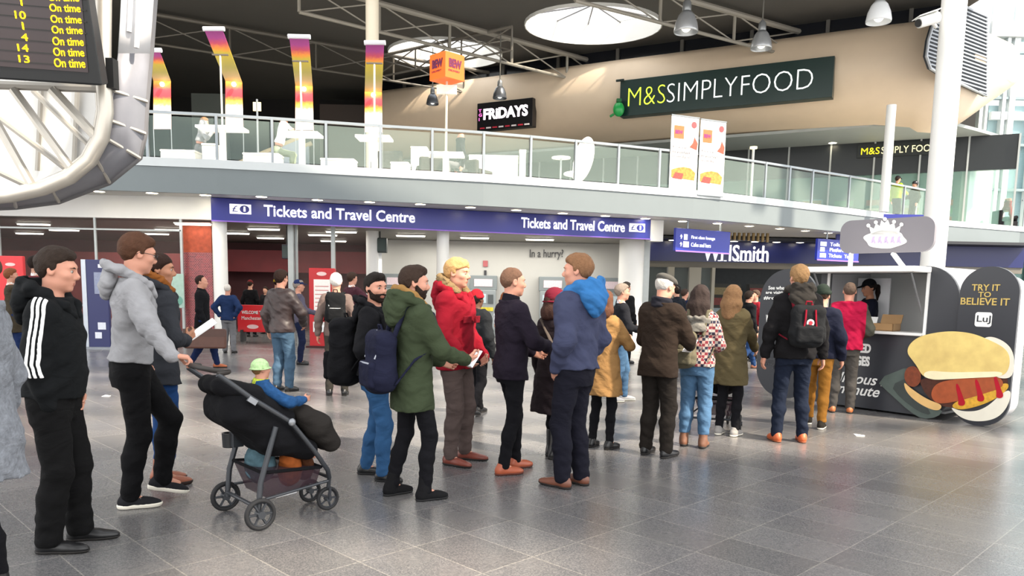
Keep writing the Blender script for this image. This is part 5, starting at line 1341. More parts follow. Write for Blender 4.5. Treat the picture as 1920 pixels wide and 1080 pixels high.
# ================================================================ upper floor: banners, tables, orange cube, posters
def ramp_mat(name, stops):
    m = bpy.data.materials.new(name); m.use_nodes = True; t = m.node_tree; b = t.nodes['Principled BSDF']; b.inputs['Roughness'].default_value = .6
    tcx = t.nodes.new('ShaderNodeTexCoord'); sx = t.nodes.new('ShaderNodeSeparateXYZ'); rp = t.nodes.new('ShaderNodeValToRGB'); nz = t.nodes.new('ShaderNodeTexNoise'); nz.inputs['Scale'].default_value = 14
    ad = t.nodes.new('ShaderNodeMath'); ad.operation = 'MULTIPLY_ADD'; ad.inputs[1].default_value = .10; 
    t.links.new(tcx.outputs['Generated'], sx.inputs[0]); t.links.new(tcx.outputs['Object'], nz.inputs['Vector']); t.links.new(nz.outputs[0], ad.inputs[0])
    sb_ = t.nodes.new('ShaderNodeMath'); sb_.operation = 'SUBTRACT'; sb_.inputs[1].default_value = .05; t.links.new(sx.outputs['Z'], ad.inputs[2]); t.links.new(ad.outputs[0], sb_.inputs[0]); t.links.new(sb_.outputs[0], rp.inputs[0])
    el = rp.color_ramp.elements; el[0].position, el[0].color = stops[0][0], C(stops[0][1]); el[1].position, el[1].color = stops[-1][0], C(stops[-1][1])
    for p_, c_ in stops[1:-1]: e = el.new(p_); e.color = C(c_)
    t.links.new(rp.outputs[0], b.inputs['Base Color']); return m
lowm = ramp_mat('sail_lower', [(0, '#e8c8c8'), (.18, '#f2dcd4'), (.42, '#f4efe2'), (.52, '#f0c060'), (.6, '#e88a30'), (.68, '#c23a44'), (.82, '#c8404a'), (.92, '#e07a30'), (1, '#e8a83c')])
uppm = ramp_mat('sail_upper', [(0, '#c08a38'), (.12, '#9a8058'), (.3, '#8a8040'), (.58, '#a8942c'), (.66, '#cc7a2c'), (.76, '#a83a50'), (.86, '#8c3272'), (1, '#7c2c68')])
SAILS = [((272, 98), (300, 98), (288, 152), (320, 152), (288, 242), (321, 242)), ((384, 58), (418, 58), (423, 152), (454, 155), (423, 240), (456, 240)), ((543, 72), (579, 73), (554, 161), (586, 162), (554, 244), (588, 244)), ((686, 84), (720, 84), (684, 172), (716, 173), (684, 248), (717, 248))]
names = ['at the far end, half hidden by the board frame', 'second from the board frame', 'between the seated man in white and the column', 'in front of the round cream column']
for i, S_ in enumerate(SAILS):
    Y0, Y1 = 20.7, 21.2
    a, b, c_, d_, e_, f_ = [at(*S_[0], Y0), at(*S_[1], Y0), at(*S_[2], Y1), at(*S_[3], Y1), at(*S_[4], Y1), at(*S_[5], Y1)]
    o = thing('sail_banner', 'tall folded sunset striped banner ' + names[i], 'banner', V(e_.x, Y1, MZ))
    def pane(nm, q, m):
        n = (q[1] - q[0]).cross(q[2] - q[0]).normalized() * .012
        MB().hexa([x - o.location for x in (q[0] - n, q[1] - n, q[2] - n, q[3] - n, q[0] + n, q[1] + n, q[2] + n, q[3] + n)]).build(nm, m, o)
    pane('upper_panel', [c_, d_, b, a], uppm)
    pane('lower_panel', [e_, f_, d_, c_], lowm)
    MB().tube([a - o.location + V(-.04, 0, .05), b - o.location + V(.04, 0, .05)], .06, 8).build('top_bar', paint('#b9bcc6'), o)
    for q in (e_, f_): MB().tube([q - o.location, V(q.x - e_.x, 0, .0)], .012, 6).build('guy_wire', steel, o)
    MB().ball(at((S_[2][0] + S_[3][0]) / 2, S_[2][1] + 6, Y1 - .12) - o.location, .06).build('spot_lamp', M('#fff4dc', emit=4, var=0), o)
tb = paint('#f2f2ee', rough=.35)
def bar_table(px, py, w_, Y, label, pole_top=None):
    p = at(px, py, Y); o = thing('bar_table', label, 'table', (p.x, Y, MZ)); z = p.z - MZ; w2 = w_ / F_PX * Y / 2
    MB().box((-w2, -.32, z - .07), (w2, .32, z)).build('table_top', tb, o, bevel=.01); MB().tube([(0, 0, 0), (0, 0, z - .05)], .085, 12).build('pedestal', tb, o, smooth=40); MB().lathe([(.3, 0), (.3, .03)], 20).build('base_plate', tb, o)
    return o
for i, (px, py, w_, lb, pt) in enumerate(((417, 239, 82, 'white bar table where the man in grey sits', (413, 104)), (566, 250, 68, 'white bar table where the man in white sits', (563, 116)), (702, 257, 62, 'white bar table in front of the cream column', (702, 120)), (836, 288, 66, 'white bar table below the orange cube sign', None))):
    bar_table(px, py, w_, 20.3 if i < 3 else 20.9, lb)
    if pt:
        q = at(px, py, 20.3); t_ = at(*pt, 20.3)
        o = thing('slim_pole', 'slim white chain-like pole rising from the ' + lb[6:], 'pole', (q.x, 20.3, q.z))
        MB().tube([(0, 0, 0), t_ - o.location], .025, 8).build('pole', paint('#d8d2c0'), o)
        MB().lathe([(.06, 0), (.06, .04)], 12).build('foot', paint('#d8d2c0'), o)
        MB().box((-.2, -.03, 0), (.2, .03, .03)).build('cross_bar', M('#55504a'), o).location = t_ - o.location
# orange cube on its pole
q = at(836, 288, 20.9); cb = at(838, 140, 20.9)
o = thing('cube_sign', 'bright orange cube sign with dark purple lettering on a slim pole', 'sign', (q.x, 20.9, q.z))
sz = .64; rz_ = Matrix.Rotation(R(45), 3, 'Z'); cz = at(838, 102, 20.9).z - sz * 1.05 - q.z
cxo = cb.x - q.x
org = M('#f2641e', rough=.4, emit=.15, var=.03)
ux, uy = rz_ @ V(sz, 0, 0), rz_ @ V(0, sz, 0)
MB().obox(V(cxo, 0, cz) - ux / 2 - uy / 2, ux, uy, UP * sz).build('cube', org, o, bevel=.01)
pm_ = M('#5c1440', var=0)
for c0, du in ((V(cxo, 0, cz) - ux / 2 - uy / 2, ux), (V(cxo, 0, cz) - ux / 2 + uy / 2, -uy)):
    nn = du.cross(UP).normalized()
    text('lettering', 'BEW', o.location + c0 + du * .18 + UP * sz * .42 + nn * .006, du * .66, UP * sz * .34, pm_, o, .006, bold=.06)
    text('small_lettering', 'DELIVERY', o.location + c0 + du * .16 + UP * sz * .27 + nn * .006, du * .6, UP * sz * .07, pm_, o, .004, bold=.01)
MB().box((cxo - .26, -.05, cz - .32), (cxo + .26, .05, cz - .1)).build('plate', M('#f0e4da'), o)
MB().tube([(0, 0, 0), (cxo, 0, cz)], .03, 8).build('pole', paint('#cfc8b4'), o); MB().lathe([(.08, 0), (.08, .05)], 12).build('foot', paint('#cfc8b4'), o)
# small sign on a post
q = at(484, 300, 22.5); o = thing('post_sign', 'small cream square sign on a thin post beyond the white bar tables', 'sign', (q.x, 22.5, MZ)); z = at(484, 200, 22.5).z - MZ
MB().tube([(0, 0, 0), (0, 0, z + .2)], .03, 8).build('post', steel, o); MB().box((-.11, -.02, z - .12), (.11, .02, z + .12)).build('plate', M('#e0d3a8'), o); MB().box((-.35, -.2, 0), (.35, .2, .5)).build('base', tb, o)
# benches and armchairs
def bench(x0, x1, y0, Y, label):
    a, b = at(x0, y0, Y), at(x1, y0, Y); o = thing('white_bench', label, 'bench', ((a.x + b.x) / 2, Y, MZ)); w2 = (b.x - a.x) / 2; z = max(.2, a.z - MZ)
    MB().box((-w2, -.25, .06), (w2, .25, z - .05)).build('body', tb, o, bevel=.03); MB().box((-w2 - .01, -.26, z - .05), (w2 + .01, .26, z)).build('seat_pad', paint('#f4f2ea'), o, bevel=.02); MB().box((-w2 + .05, -.2, 0), (w2 - .05, .2, .07)).build('plinth', M('#55544f'), o)
bench(385, 411, 272, 19.5, 'square white stool under the first bar table'); bench(308, 372, 283, 20.6, 'low white bench nearest the board frame'); bench(461, 527, 289, 20.2, 'low white bench before the seated man in white')
bench(605, 667, 299, 20.2, 'low white bench between two bar tables'); bench(735, 768, 306, 20.3, 'short white bench beside the dark armchairs'); bench(772, 802, 277, 24.0, 'tall white counter block behind the dark armchairs'); bench(974, 986, 283, 24.5, 'narrow white counter end by the glass railing')
bench(880, 972, 292, 25, 'long cream counter behind the railing below the black restaurant sign')
def armchair(px, Y, label, rz=0):
    p = at(px, 300, Y); o = thing('armchair', label, 'armchair', (p.x, Y, MZ), rz)
    m = fabric('#57544f')
    MB().box((-.4, -.35, .12), (.4, .35, .42)).build('seat', m, o, bevel=.05); MB().box((-.42, .25, .12), (.42, .42, .85)).build('backrest', m, o, bevel=.06)
    for s in (-1, 1): MB().box((s * .42 - .07, -.36, .1), (s * .42 + .07, .36, .6)).build('arm', m, o, bevel=.04)
    for x in (-.33, .33):
        for y in (-.28, .3): MB().tube([(x, y, 0), (x, y, .12)], .025, 6).build('leg', M('#2a2826'), o)
armchair(734, 22.0, 'grey armchair beside the bar table in front of the column', R(170)); armchair(812, 22.8, 'grey armchair left of the orange cube pole', R(190)); armchair(886, 23.2, 'grey armchair before the long cream counter', R(150))
# egg shaped white chair
p = at(1087, 300, 23.6); o = thing('egg_chair', 'tall white egg shaped chair behind the railing', 'chair', (p.x, 23.6, MZ))
sd = SDF((-.6, -.6, .3), (.7, .6, 1.8), .03); sd.ell((.1, .05, 1.05), (.30, .36, .68), k=0, rot=rotm(0, 14, 0)); sd.ell((-.08, -.1, 1.0), (.26, .32, .52), 's', .03, rot=rotm(0, 14, 0)); sd.ell((-.18, 0, .62), (.3, .3, .08), k=.04)
sd.build('shell', tb, o); MB().tube([(0, 0, 0), (0, 0, .55)], .05, 10).build('stem', steel, o); MB().lathe([(.3, 0), (.28, .03), (.05, .06)], 20).build('base', steel, o)
MB().lathe([(.28, 0), (.28, .04)], 18, Matrix.Translation((-.55, .1, 1.08))).build('side_tray', tb, o); MB().tube([(-.55, .1, 0), (-.55, .1, 1.1)], .03, 8).build('tray_stem', steel, o)
# roll-up posters hanging outside the glass
for i, (x0, x1, y0, y1, Yp) in enumerate(((1254, 1305, 215, 357, 0), (1308, 1355, 223, 365, 0))):
    k0 = min(range(len(EDGE) - 1), key=lambda k: abs(proj((EDGE[k].x, EDGE[k].y, 5))[0] - x0))
    f_ = (x0 - proj((EDGE[k0].x, EDGE[k0].y, 5))[0]) / 60.; Yp = EDGE[k0].y - .16 + f_ * .5
    a, b = at(x0, y1, Yp), at(x1, y1 + 2, Yp + .36); t_ = at(x0 + 1, y0, Yp)
    o = thing('hanging_poster', ['white food poster on the railing nearer the black restaurant sign', 'white food poster on the railing nearer the slim white column'][i], 'poster', a)
    u = V(b.x - a.x, b.y - a.y, 0); h_ = t_.z - a.z; n = V(u.y, -u.x, 0).normalized()
    MB().obox(V(0, 0, 0), u, UP * h_, -n * .012).build('sheet', M('#f2efec', var=.03), o)
    def pp(nm, x, y, w_, hh, c, **k): MB().obox(u * x + UP * h_ * y + n * .003, u * w_, UP * h_ * hh, n * .004).build(nm, M(c, **k), o)
    pp('orange_square', .1, .70, .36, .17, '#e8653a'); MB().prism(oval(0, 0, .09, .09, 20), n * .005, u * .82 + UP * h_ * .90 + n * .003, u.normalized(), UP).build('red_roundel', M('#d8484c'), o)
    text('square_lettering', 'BEW', o.location + u * .14 + UP * h_ * .76 + n * .008, u * .28, UP * h_ * .05, M('#7a2a6a', var=0), o, .004, bold=.05)
    for j, s in enumerate(('Pick up', 'breakfast', 'from 8am!')): text('poster_lettering', s, o.location + u * .08 + UP * h_ * (.565 - j * .06) + n * .004, u * (.5 + .14 * (j > 0)), UP * h_ * .035, M('#6a6468', var=0), o, .003)
    MB().prism([(.68, .60), (.95, .57), (.98, .66), (.85, .74), (.8, .66)], n * .004, n * .003, u, UP * h_).build('red_dish', M('#cc4a38', var=.3, vscale=20), o)
    MB().prism([(.06, .18), (.9, .16), (.94, .26), (.75, .32), (.5, .33), (.25, .31), (.06, .28)], n * .004, n * .003, u, UP * h_).build('burger_picture', M('#c8813a', var=.7, vscale=14), o)
    MB().prism([(.1, .17), (.45, .16), (.5, .24), (.2, .25)], n * .005, n * .004, u, UP * h_).build('salad_picture', M('#b5413a', var=.5, vscale=20), o)
    for f in (0, 1): MB().tube([u * -.01 + UP * h_ * f, u * 1.01 + UP * h_ * f], .02, 6).build('rail', steel, o)
# sloping rails added to imitate reflected stair handrails behind the tables
p = at(330, 290, 27); o = thing('rail_reflection', 'sloping beige rails imitating reflected stair handrails behind the bar tables', 'rail_reflection', (p.x, 27, MZ))
for k, dy in enumerate((0, 1.2)):
    MB().hexa([(0, dy, 0), (4.2, dy, 0), (4.2, dy + .1, 0), (0, dy + .1, 0), (0, dy, .25), (4.2, dy, 2.1), (4.2, dy + .1, 2.1), (0, dy + .1, .25)]).build('balustrade', M('#8f99a3', rough=.3), o); MB().tube([(-.2, dy + .05, .3), (4.3, dy + .05, 2.2)], .08, 8).build('handrail', M('#b3a27e', rough=.5), o)
# dark shop band and faint lights far behind
for k, (x0, x1, y0, y1, Y, c) in enumerate(((360, 425, 176, 235, 40, '#5c625c'), (600, 850, 200, 262, 43, '#3a2c22'))):
    a, b = at(x0, y1, Y), at(x1, y0, Y); MB().box((a.x, Y, MZ), (b.x, Y + .3, b.z)).build('wall_far_shop', paint(c), **STR)
# slim lamp post by the shop
p = at(1410, 330, 30.5); o = thing('lamp_post', 'slim white post with a pale cap behind the railing beside the second poster', 'lamp', (p.x, 30.5, MZ)); z = at(1410, 279, 30.5).z - MZ
MB().tube([(0, 0, 0), (0, 0, z)], .05, 8).build('post', white_p, o); MB().lathe([(.14, z), (.14, z + .08)], 14).build('cap', M('#e8dfa8', emit=.8), o); MB().lathe([(.15, 0), (.15, .03)], 14).build('base', white_p, o)
downlight(atz(1561, 268, 8.3), 'round recessed light in the grey ceiling under the beige wall', None, .16)
# ================================================================ the people
def wpt(i, q): return i['P'] + Matrix.Rotation(R(i['face'] - 90), 3, 'Z') @ (Vector([float(x) for x in q]) * i['S'])
def carried(i, name, label, cat, group=None):
    o = thing(name, label, cat, i['P'], R(i['face'] - 90), group); o.scale = (i['S'],) * 3; return o
def backpack(i, label, m, c=(0, -.25, 1.20), hs=(.155, .085, .23), strapm=None, pocketm=None, slouch=.0, loops=None, badge=None, zipm=None, h=.01, straps=True):
    o = carried(i, 'backpack', label, 'backpack'); tl = i['tl']
    def q(x, y, z): return tl((c[0] + x, c[1] + y, c[2] + z))
    C0 = np.array(q(0, 0, 0)); lo, hi = C0 - .42, C0 + .42
    b = SDF(lo, hi, h)
    b.rbox(q(0, 0, 0), hs, .07, k=0); b.ell(q(0, -.02, -hs[2] * .45), (hs[0] * 1.02, hs[1] * 1.2 + slouch, hs[2] * .6), k=.05); b.fold(.005, 30, 4)
    b.build('bag_body', m, o)
    b = SDF(lo, hi, h)
    b.rbox(q(0, -hs[1] - .005 - slouch * .6, -hs[2] * .42), (hs[0] * .78, .035, hs[2] * .42), .03, k=0); b.fold(.003, 34, 6); b.build('front_pocket', pocketm or m, o)
    sm = strapm or m
    if straps:
        for s in (-1, 1):
            b = SDF(tl((0, 0, 1.22)) - .5, tl((0, 0, 1.22)) + .5, h)
            b.path([tl(p) for p in ((s * .08, c[1] + hs[1] * .7, c[2] + hs[2] * .75), (s * .10, -.10, 1.505), (s * .115, .0, 1.505), (s * .125, .10, 1.43), (s * .13, .145, 1.30), (s * .165, .09, 1.18), (s * .18, -.06, 1.10), (s * .14, c[1] + hs[1] * .6, c[2] - hs[2] * .7))], [.02, .021, .021, .021, .019, .012, .010, .010], k=.01)
            b.build('shoulder_strap', sm, o)
    mb = MB(); mb.tube([q(-.03, 0, hs[2] - .005), q(-.025, -.01, hs[2] + .035), q(.025, -.01, hs[2] + .035), q(.03, 0, hs[2] - .005)], .008, 6); mb.build('carry_handle', loops or sm, o, smooth=60)
    if loops:
        for s in (-1, 1):
            mb = MB(); mb.tube([q(s * .045, -hs[1] - .004, hs[2] * .78), q(s * .05, -hs[1] - .014, hs[2] * .3), q(s * .06, -hs[1] - .012, -.02)], .009, 6); mb.build('red_webbing', loops, o)
    if badge:
        MB().lathe([(.036, 0), (.036, .006)], 20, Matrix.Translation(Vector(q(0, -hs[1] - .008, .03))) @ Matrix.Rotation(R(90), 4, 'X')).build('round_badge', badge[0], o); MB().lathe([(.02, 0), (.02, .008)], 12, Matrix.Translation(Vector(q(0, -hs[1] - .010, .03))) @ Matrix.Rotation(R(90), 4, 'X')).build('badge_centre', badge[1], o)
    if zipm:
        mb = MB(); mb.tube([q(hs[0] * .62, -hs[1] * .9 - slouch * .5, hs[2] * .1), q(hs[0] * .80, -hs[1] * .5, hs[2] * .62), q(.0, -hs[1] * .35, hs[2] * .97), q(-hs[0] * .8, -hs[1] * .5, hs[2] * .62), q(-hs[0] * .62, -hs[1] * .9 - slouch * .5, hs[2] * .1)], .006, 6); mb.build('zip', zipm, o)
        mb = MB(); mb.tube([q(-hs[0] * .55, -hs[1] * 1.25 - slouch, -hs[2] * .05), q(hs[0] * .55, -hs[1] * 1.25 - slouch, -hs[2] * .05)], .007, 6); mb.build('pocket_zip', zipm, o)
    return o
def phone(i, side, label, col='#1a1a1e', name='phone', sz=(.036, .006, .074), tilt=35):
    A = i['AR' if side > 0 else 'AL']; f = _nrm(A[2] - A[1]); p = A[2] + f * .10 + np.array([0, 0, .035])
    o = thing(name, label, 'phone' if name == 'phone' else 'paper', wpt(i, p), R(i['face'] - 90)); o.rotation_euler[0] = R(-tilt)
    MB().box((-sz[0], -sz[1], -sz[2]), sz).build('case' if name == 'phone' else 'sheet', M(col, rough=.3, var=0), o, bevel=.004)
    if name == 'phone': MB().box((-sz[0] * .9, -sz[1] - .001, -sz[2] * .9), (sz[0] * .9, -sz[1], sz[2] * .9)).build('screen', M('#dfe6ee', rough=.1, emit=.3, var=0), o)
    return o
blk = fabric('#15151a'); blkj = fabric('#1b1c20', var=.12); jean = fabric('#3f6fa3', var=.28, vscale=5); jeanl = fabric('#5c82a8', var=.3, vscale=5); jeand = fabric('#1c2438'); navy = fabric('#20243c')
tan = M('#a85a34', rough=.45, var=.2, vscale=20); brn = M('#7a4a35', rough=.4, var=.25, vscale=20); blks = M('#141416', rough=.35, var=.15, vscale=20)
wsole = M('#e6e0d2', rough=.6)
POCK = dict(rh=(.185, .06, .93), rpole=(.7, -1, 0), rfd=(-.6, .25, -1), rpalm=(-1, 0, 0))
POCKL = dict(lh=(-.185, .06, .93), lpole=(-.7, -1, 0), lfd=(.6, .25, -1), lpalm=(1, 0, 0))

# ---- man in the black three-stripe hoodie
def stripes(info, h, hq, tl, root):
    A = info['AR']; g = .022
    wht_ = M('#eeeeee', rough=.8, var=.03)
    for k, wi in enumerate((-.028, 0.0, .028)):
        b = info['jf'].fine(np.minimum(A[0], A[2]) - .15, np.maximum(A[0], A[2]) + .15); b.d = b.d - .005
        def cf(x, y, z):
            L1 = (A[1] - A[0])[2]; t = np.clip((z - A[0][2]) / L1, 0, 1); t2 = np.clip((z - A[1][2]) / ((A[2] - A[1])[2]), 0, 1)
            cy = A[0][1] + (A[1] - A[0])[1] * t + (A[2] - A[1])[1] * t2; cx = A[0][0] + (A[1] - A[0])[0] * t + (A[2] - A[1])[0] * t2
            return np.maximum(np.maximum(np.abs(y - cy - wi - .008) - .0085, cx + .012 - x), np.maximum(z - A[0][2] - .085, A[1][2] - .075 - z))
        b.func(cf, 'i', 0); b.build('sleeve_stripe', wht_, root)
person(116, 1026, 468, 10, 'man in a black hoodie with three white sleeve stripes, black trousers, hand in pocket', seed=11, h=.0075, skin='pink', hair='#2b211b', hairstyle='short',
       top=dict(m=fabric('#16191c'), hem=.93, bulk=.030, hood='down', shirt=paint('#e8e4e0'), wr=.006, belly=.03, name='hooded_top'), legs=dict(m=fabric('#121214'), fit=1.18, hem=.05, ankle=1.35), shoes=dict(m=blks, kind='oxford'),
       lean=4, head=(2, 4, 0), rf=(.10, -.03, 4), lf=(-.13, .06, 6), rh=(.160, .035, .885), rpole=(.8, -1, 0), rfd=(-.5, .1, -1), rpalm=(-1, 0, 0), **POCKL, extra=stripes)
# ---- man in the grey hoodie pushing the pram
HEAD_ = 42.
PR0 = (gnd(415, 962) + gnd(497, 990)) / 2
pyd = V(math.cos(R(HEAD_)), math.sin(R(HEAD_)), 0); pxd = V(pyd.y, -pyd.x, 0)
def pw(x, y, z): return PR0 + pxd * x + pyd * y + UP * z
def pq(px, py, x):
    p = on_plane(px, py, PR0 + pxd * x, pxd) - PR0; return (x, p.dot(pyd), p.z)
hndl = pq(352, 684, -.20); hz_ = hndl[2]; hy_ = hndl[1]
i3 = person(258, 946, 440, 26, 'man in a light grey hoodie, black jeans and glasses pushing the pram', seed=23, h=.0075, skin='pink', hair='#4a3022', hairstyle='short', glasses=True,
       top=dict(m=fabric('#b4b4b8', vscale=20), hem=.97, bulk=.026, hood='down', hood_size=.78, wr=.0075, wf=26, name='hooded_top'), legs=dict(m=fabric('#101013'), fit=1.05, hem=.07), shoes=dict(m=fabric('#2a2a2e'), kind='trainer', sole=wsole, sole_h=.03, lace=1),
       lean=4, head=(16, 8, 0), rf=(.08, -.04, 4), lf=(-.09, .16, 8, .06), rh=pw(-.20, hy_ - .085, hz_ + .035), rpole=(.6, -.6, -1), rfd=(.1, 1, -.15), rpalm=(0, -.1, -1), curl=(40, 62), **POCKL)
# ---- woman with a ponytail beside him
i4 = person(303, 908, 476, 52, 'woman with dark tied back hair, grey jacket and brown ankle boots beside the pram pusher', seed=31, h=.008, gender='f', skin='tan', hair='#2a1a14', hairstyle='bun',
       top=dict(m=fabric('#3c3e44'), hem=.80, bulk=.03, flare=.02, hood='down', hood_size=.8, trim=fabric('#a4622c'), fur=True, wr=.006), legs=dict(m=fabric('#28508c'), fit=.9, hem=.17), shoes=dict(m=M('#8a4a2e', rough=.4, var=.2, vscale=20), kind='boot', sole=M('#2b1a14'), sole_h=.03),
       lean=3, head=(-30, 2, 0), rf=(.08, .0, 20), lf=(-.10, .05, -20), rh=(.10, .19, 1.12), rpole=(.7, -.5, -.8), rfd=(-.1, .7, .6), rpalm=(-.8, 0, .3), lh=(-.16, .10, .95), curl=(45, 45))
A = i4['AR']; o = thing('rolled_paper', 'white rolled paper in the hand of the woman in dark grey', 'paper', wpt(i4, A[2] + np.array([-.02, .10, .06])), R(30)); o.rotation_euler = (R(-55), 0, R(-55))
MB().tube([(0, 0, -.08), (0, 0, .16)], .028, 14).build('roll', M('#f2f2f2', var=.03), o, smooth=40); MB().box((-.03, .012, -.08), (.05, .018, .16)).build('loose_edge', M('#f2f2f2', var=.03), o)
# ---- woman cut off by the frame
person(-22, 1150, 452, 188, 'person in a grey knitted cardigan and black leggings cut off by the picture edge', seed=41, h=.009, gender='f', hair='#4a3a30', hairstyle='bun',
       top=dict(m=fabric('#9aa0a8', var=.5, vscale=38, bump=.6, bscale=70), hem=.68, bulk=.045, flare=.02, wr=.008, name='cardigan'), legs=dict(m=blk, fit=.9), shoes=dict(m=blks, kind='boot'), lh=(-.20, .14, 1.02), lpole=(-.5, -1, 0), lfd=(.5, .5, 0), lpalm=(1, 0, 0), height=1.70)
# ---- man with the black backpack
i5 = person(706, 896, 513, -12, 'smiling bearded man in a black hoodie and blue jeans with a black backpack', seed=51, h=.008, skin='pink', hair='#1c1613', hairstyle='quiff', beard='#241a15',
       top=dict(m=blkj, hem=.92, bulk=.026, hood='down', hood_size=.75, wr=.006, name='hooded_top'), legs=dict(m=jean, fit=1.02, hem=.07), shoes=dict(m=blks, kind='trainer', sole=M('#18181a')),
       head=(-30, 2, 0), lf=(-.10, -.14, 10), rf=(.10, .10, 8), rh=(.17, .19, 1.02), rpole=(.7, -1, 0), rfd=(-.4, .5, -.5), lh=(-.17, .19, 1.02))
backpack(i5, 'large black backpack on the smiling man in the black hoodie', fabric('#17171a'), c=(0, -.27, 1.12), hs=(.18, .11, .29), slouch=.03, h=.011)
# ---- man in the olive parka
i6 = person(774, 932, 500, 30, 'bearded man in an olive green parka and black ripped jeans holding a phone', seed=61, h=.008, skin='pink', hair='#33261f', hairstyle='quiff', beard='#2b1f19',
       top=dict(m=fabric('#46513a', vscale=7), hem=.70, bulk=.030, flare=.012, hood='down', hood_size=1.08, trim=fabric('#b58a52'), wr=.006), legs=dict(m=fabric('#17171b'), fit=.88, hem=.08), shoes=dict(m=fabric('#1d1d20'), kind='boot', sole=M('#141416')),
       head=(-14, 4, 0), lf=(-.13, -.12, 10), rf=(.13, .05, 4), rh=(.17, .36, 1.08), rpole=(.6, -.8, -.8), rfd=(-.2, 1, .12), rpalm=(-.6, 0, .8), lh=(-.13, .28, 1.05), curl=(40, 40))
backpack(i6, 'navy backpack with pale zips on the man in the olive parka', fabric('#23263e'), c=(-.03, -.25, 1.08), hs=(.165, .085, .235), slouch=.02, zipm=M('#a8adb8', rough=.4), h=.011)
phone(i6, 1, 'white phone held out by the man in the olive parka', '#e8e8ec')
# ---- blond man in red
def chestpocket(info, h, hq, tl, root):
    for s in (-1, 1):
        MB().obox(tl((s * .075 - .055, .150, 1.24)), (.11, -.012 * s, 0), (0, .006, .06), (0, .012, 0)).build('pocket_flap', fabric('#96172a'), root, bevel=.004)
i7 = person(853, 866, 487, -26, 'blond man in a bright red jacket with a fur trimmed hood and taupe trousers', seed=71, h=.008, skin='pink', hair='#b48c5c', hairstyle='fringe',
       top=dict(m=fabric('#a8182c', vscale=6), hem=.84, bulk=.034, hood='down', hood_size=1.0, trim=fabric('#a58a62', bump=.8), fur=True, collar=.05, wr=.007), legs=dict(m=fabric('#6b5c58'), fit=1.06, hem=.07), shoes=dict(m=M('#74382c', rough=.35, var=.2, vscale=20), kind='oxford'),
       head=(8, 4, 0), lf=(-.14, .02, 10), rf=(.13, .03, 6), rh=(.185, .17, .95), rpole=(.8, -1, 0), rfd=(-.6, .5, -.6), lh=(-.185, .17, .95), lfd=(.6, .5, -.6), extra=chestpocket)
# ---- man in the plum fleece
i8 = person(955, 884, 503, 24, 'man with cropped hair in a dark plum fleece, black jeans and tan shoes', seed=81, h=.008, skin='pink', hair='#6c5040', hairstyle='crop',
       top=dict(m=fabric('#2a2230'), hem=.83, bulk=.026, collar=.085, collarm=fabric('#191722'), wr=.006, name='fleece'), legs=dict(m=blk, fit=.9, hem=.08), shoes=dict(m=M('#a8563a', rough=.4, var=.2, vscale=20), kind='shoe', sole=M('#5a2a1e')),
       head=(-4, 2, 0), lf=(-.09, .10, 12), rf=(.10, -.10, 4), rh=(.14, .33, 1.10), rpole=(.8, -.8, -.6), rfd=(-.3, 1, .1), rpalm=(-.6, 0, .8), lh=(-.15, .26, 1.05), curl=(40, 40))
phone(i8, 1, 'pale phone held by the man in the plum fleece', '#d8d4e0')
# ---- woman in the burgundy hat
i9 = person(1034, 858, 540, 40, 'woman in a burgundy felt hat, long dark coat and black boots', seed=91, h=.009, gender='f', skin='fair', hair='#3a2620', hairstyle='bob', hat=('cloche', fabric('#7c1f33')),
       top=dict(m=fabric('#2b2226'), hem=.50, bulk=.035, flare=.055, collar=.06, collarm=fabric('#3c3338'), wr=.006, name='coat'), legs=dict(m=blk, fit=.85, hem=.2), shoes=dict(m=blks, kind='tallboot', sole_h=.03), lf=(-.07, .06, 8), rf=(.07, -.02, 8))
o = carried(i9, 'shoulder_bag', 'dark shoulder bag on the woman in the burgundy hat', 'bag'); b = SDF((-.1, -.2, .85), (.5, .3, 1.25), .012); b.rbox((.27, .02, 1.0), (.05, .14, .11), .03, k=0); b.build('bag_body', fabric('#1d1a1c'), o)
mb = MB(); mb.tube([i9['tl'](p) for p in ((.27, .10, 1.1), (.12, .13, 1.35), (-.10, .06, 1.53), (-.08, -.12, 1.47), (.14, -.17, 1.25), (.27, -.06, 1.1))], .02, 8, flat=.4); mb.build('strap', fabric('#6b5f58'), o)
# ---- tall man with the blue hood
i10 = person(1072, 912, 479, 143, 'tall man in a slate blue hoodie with a bright blue hood, seen from behind', seed=101, h=.008, skin='pink', hair='#7c5a40', hairstyle='short',
       top=dict(m=fabric('#4a4f6c'), hem=.93, bulk=.042, hood='down', hood_size=1.12, hoodm=fabric('#3f86cc', var=.25, vscale=10), wr=.0075, name='hooded_top'), legs=dict(m=fabric('#1b1c28'), fit=1.12, hem=.05, ankle=1.2), shoes=dict(m=M('#6b4030', rough=.4, var=.2, vscale=20), kind='oxford'),
       head=(18, 2, 0), lf=(-.09, .03, -2), rf=(.10, -.02, 10), **POCK, **POCKL)
# ---- woman in the camel coat behind him
i11 = person(1126, 840, 545, 55, 'woman in a camel coat and black leggings mostly hidden behind the tall man', seed=111, h=.009, gender='f', skin='fair', hair='#5a3a2a', hairstyle='bob',
       top=dict(m=fabric('#b98d58'), hem=.62, bulk=.03, flare=.045, collar=.05, wr=.005, name='coat'), legs=dict(m=blk, fit=.8), shoes=dict(m=blks), rh=(.16, .34, 1.16), rpole=(.8, -.6, -.8), rfd=(-.1, .6, .8), rpalm=(-1, 0, .2), curl=(40, 28))
phone(i11, 1, 'pale phone raised by the woman in the camel coat', '#cfc8d4')
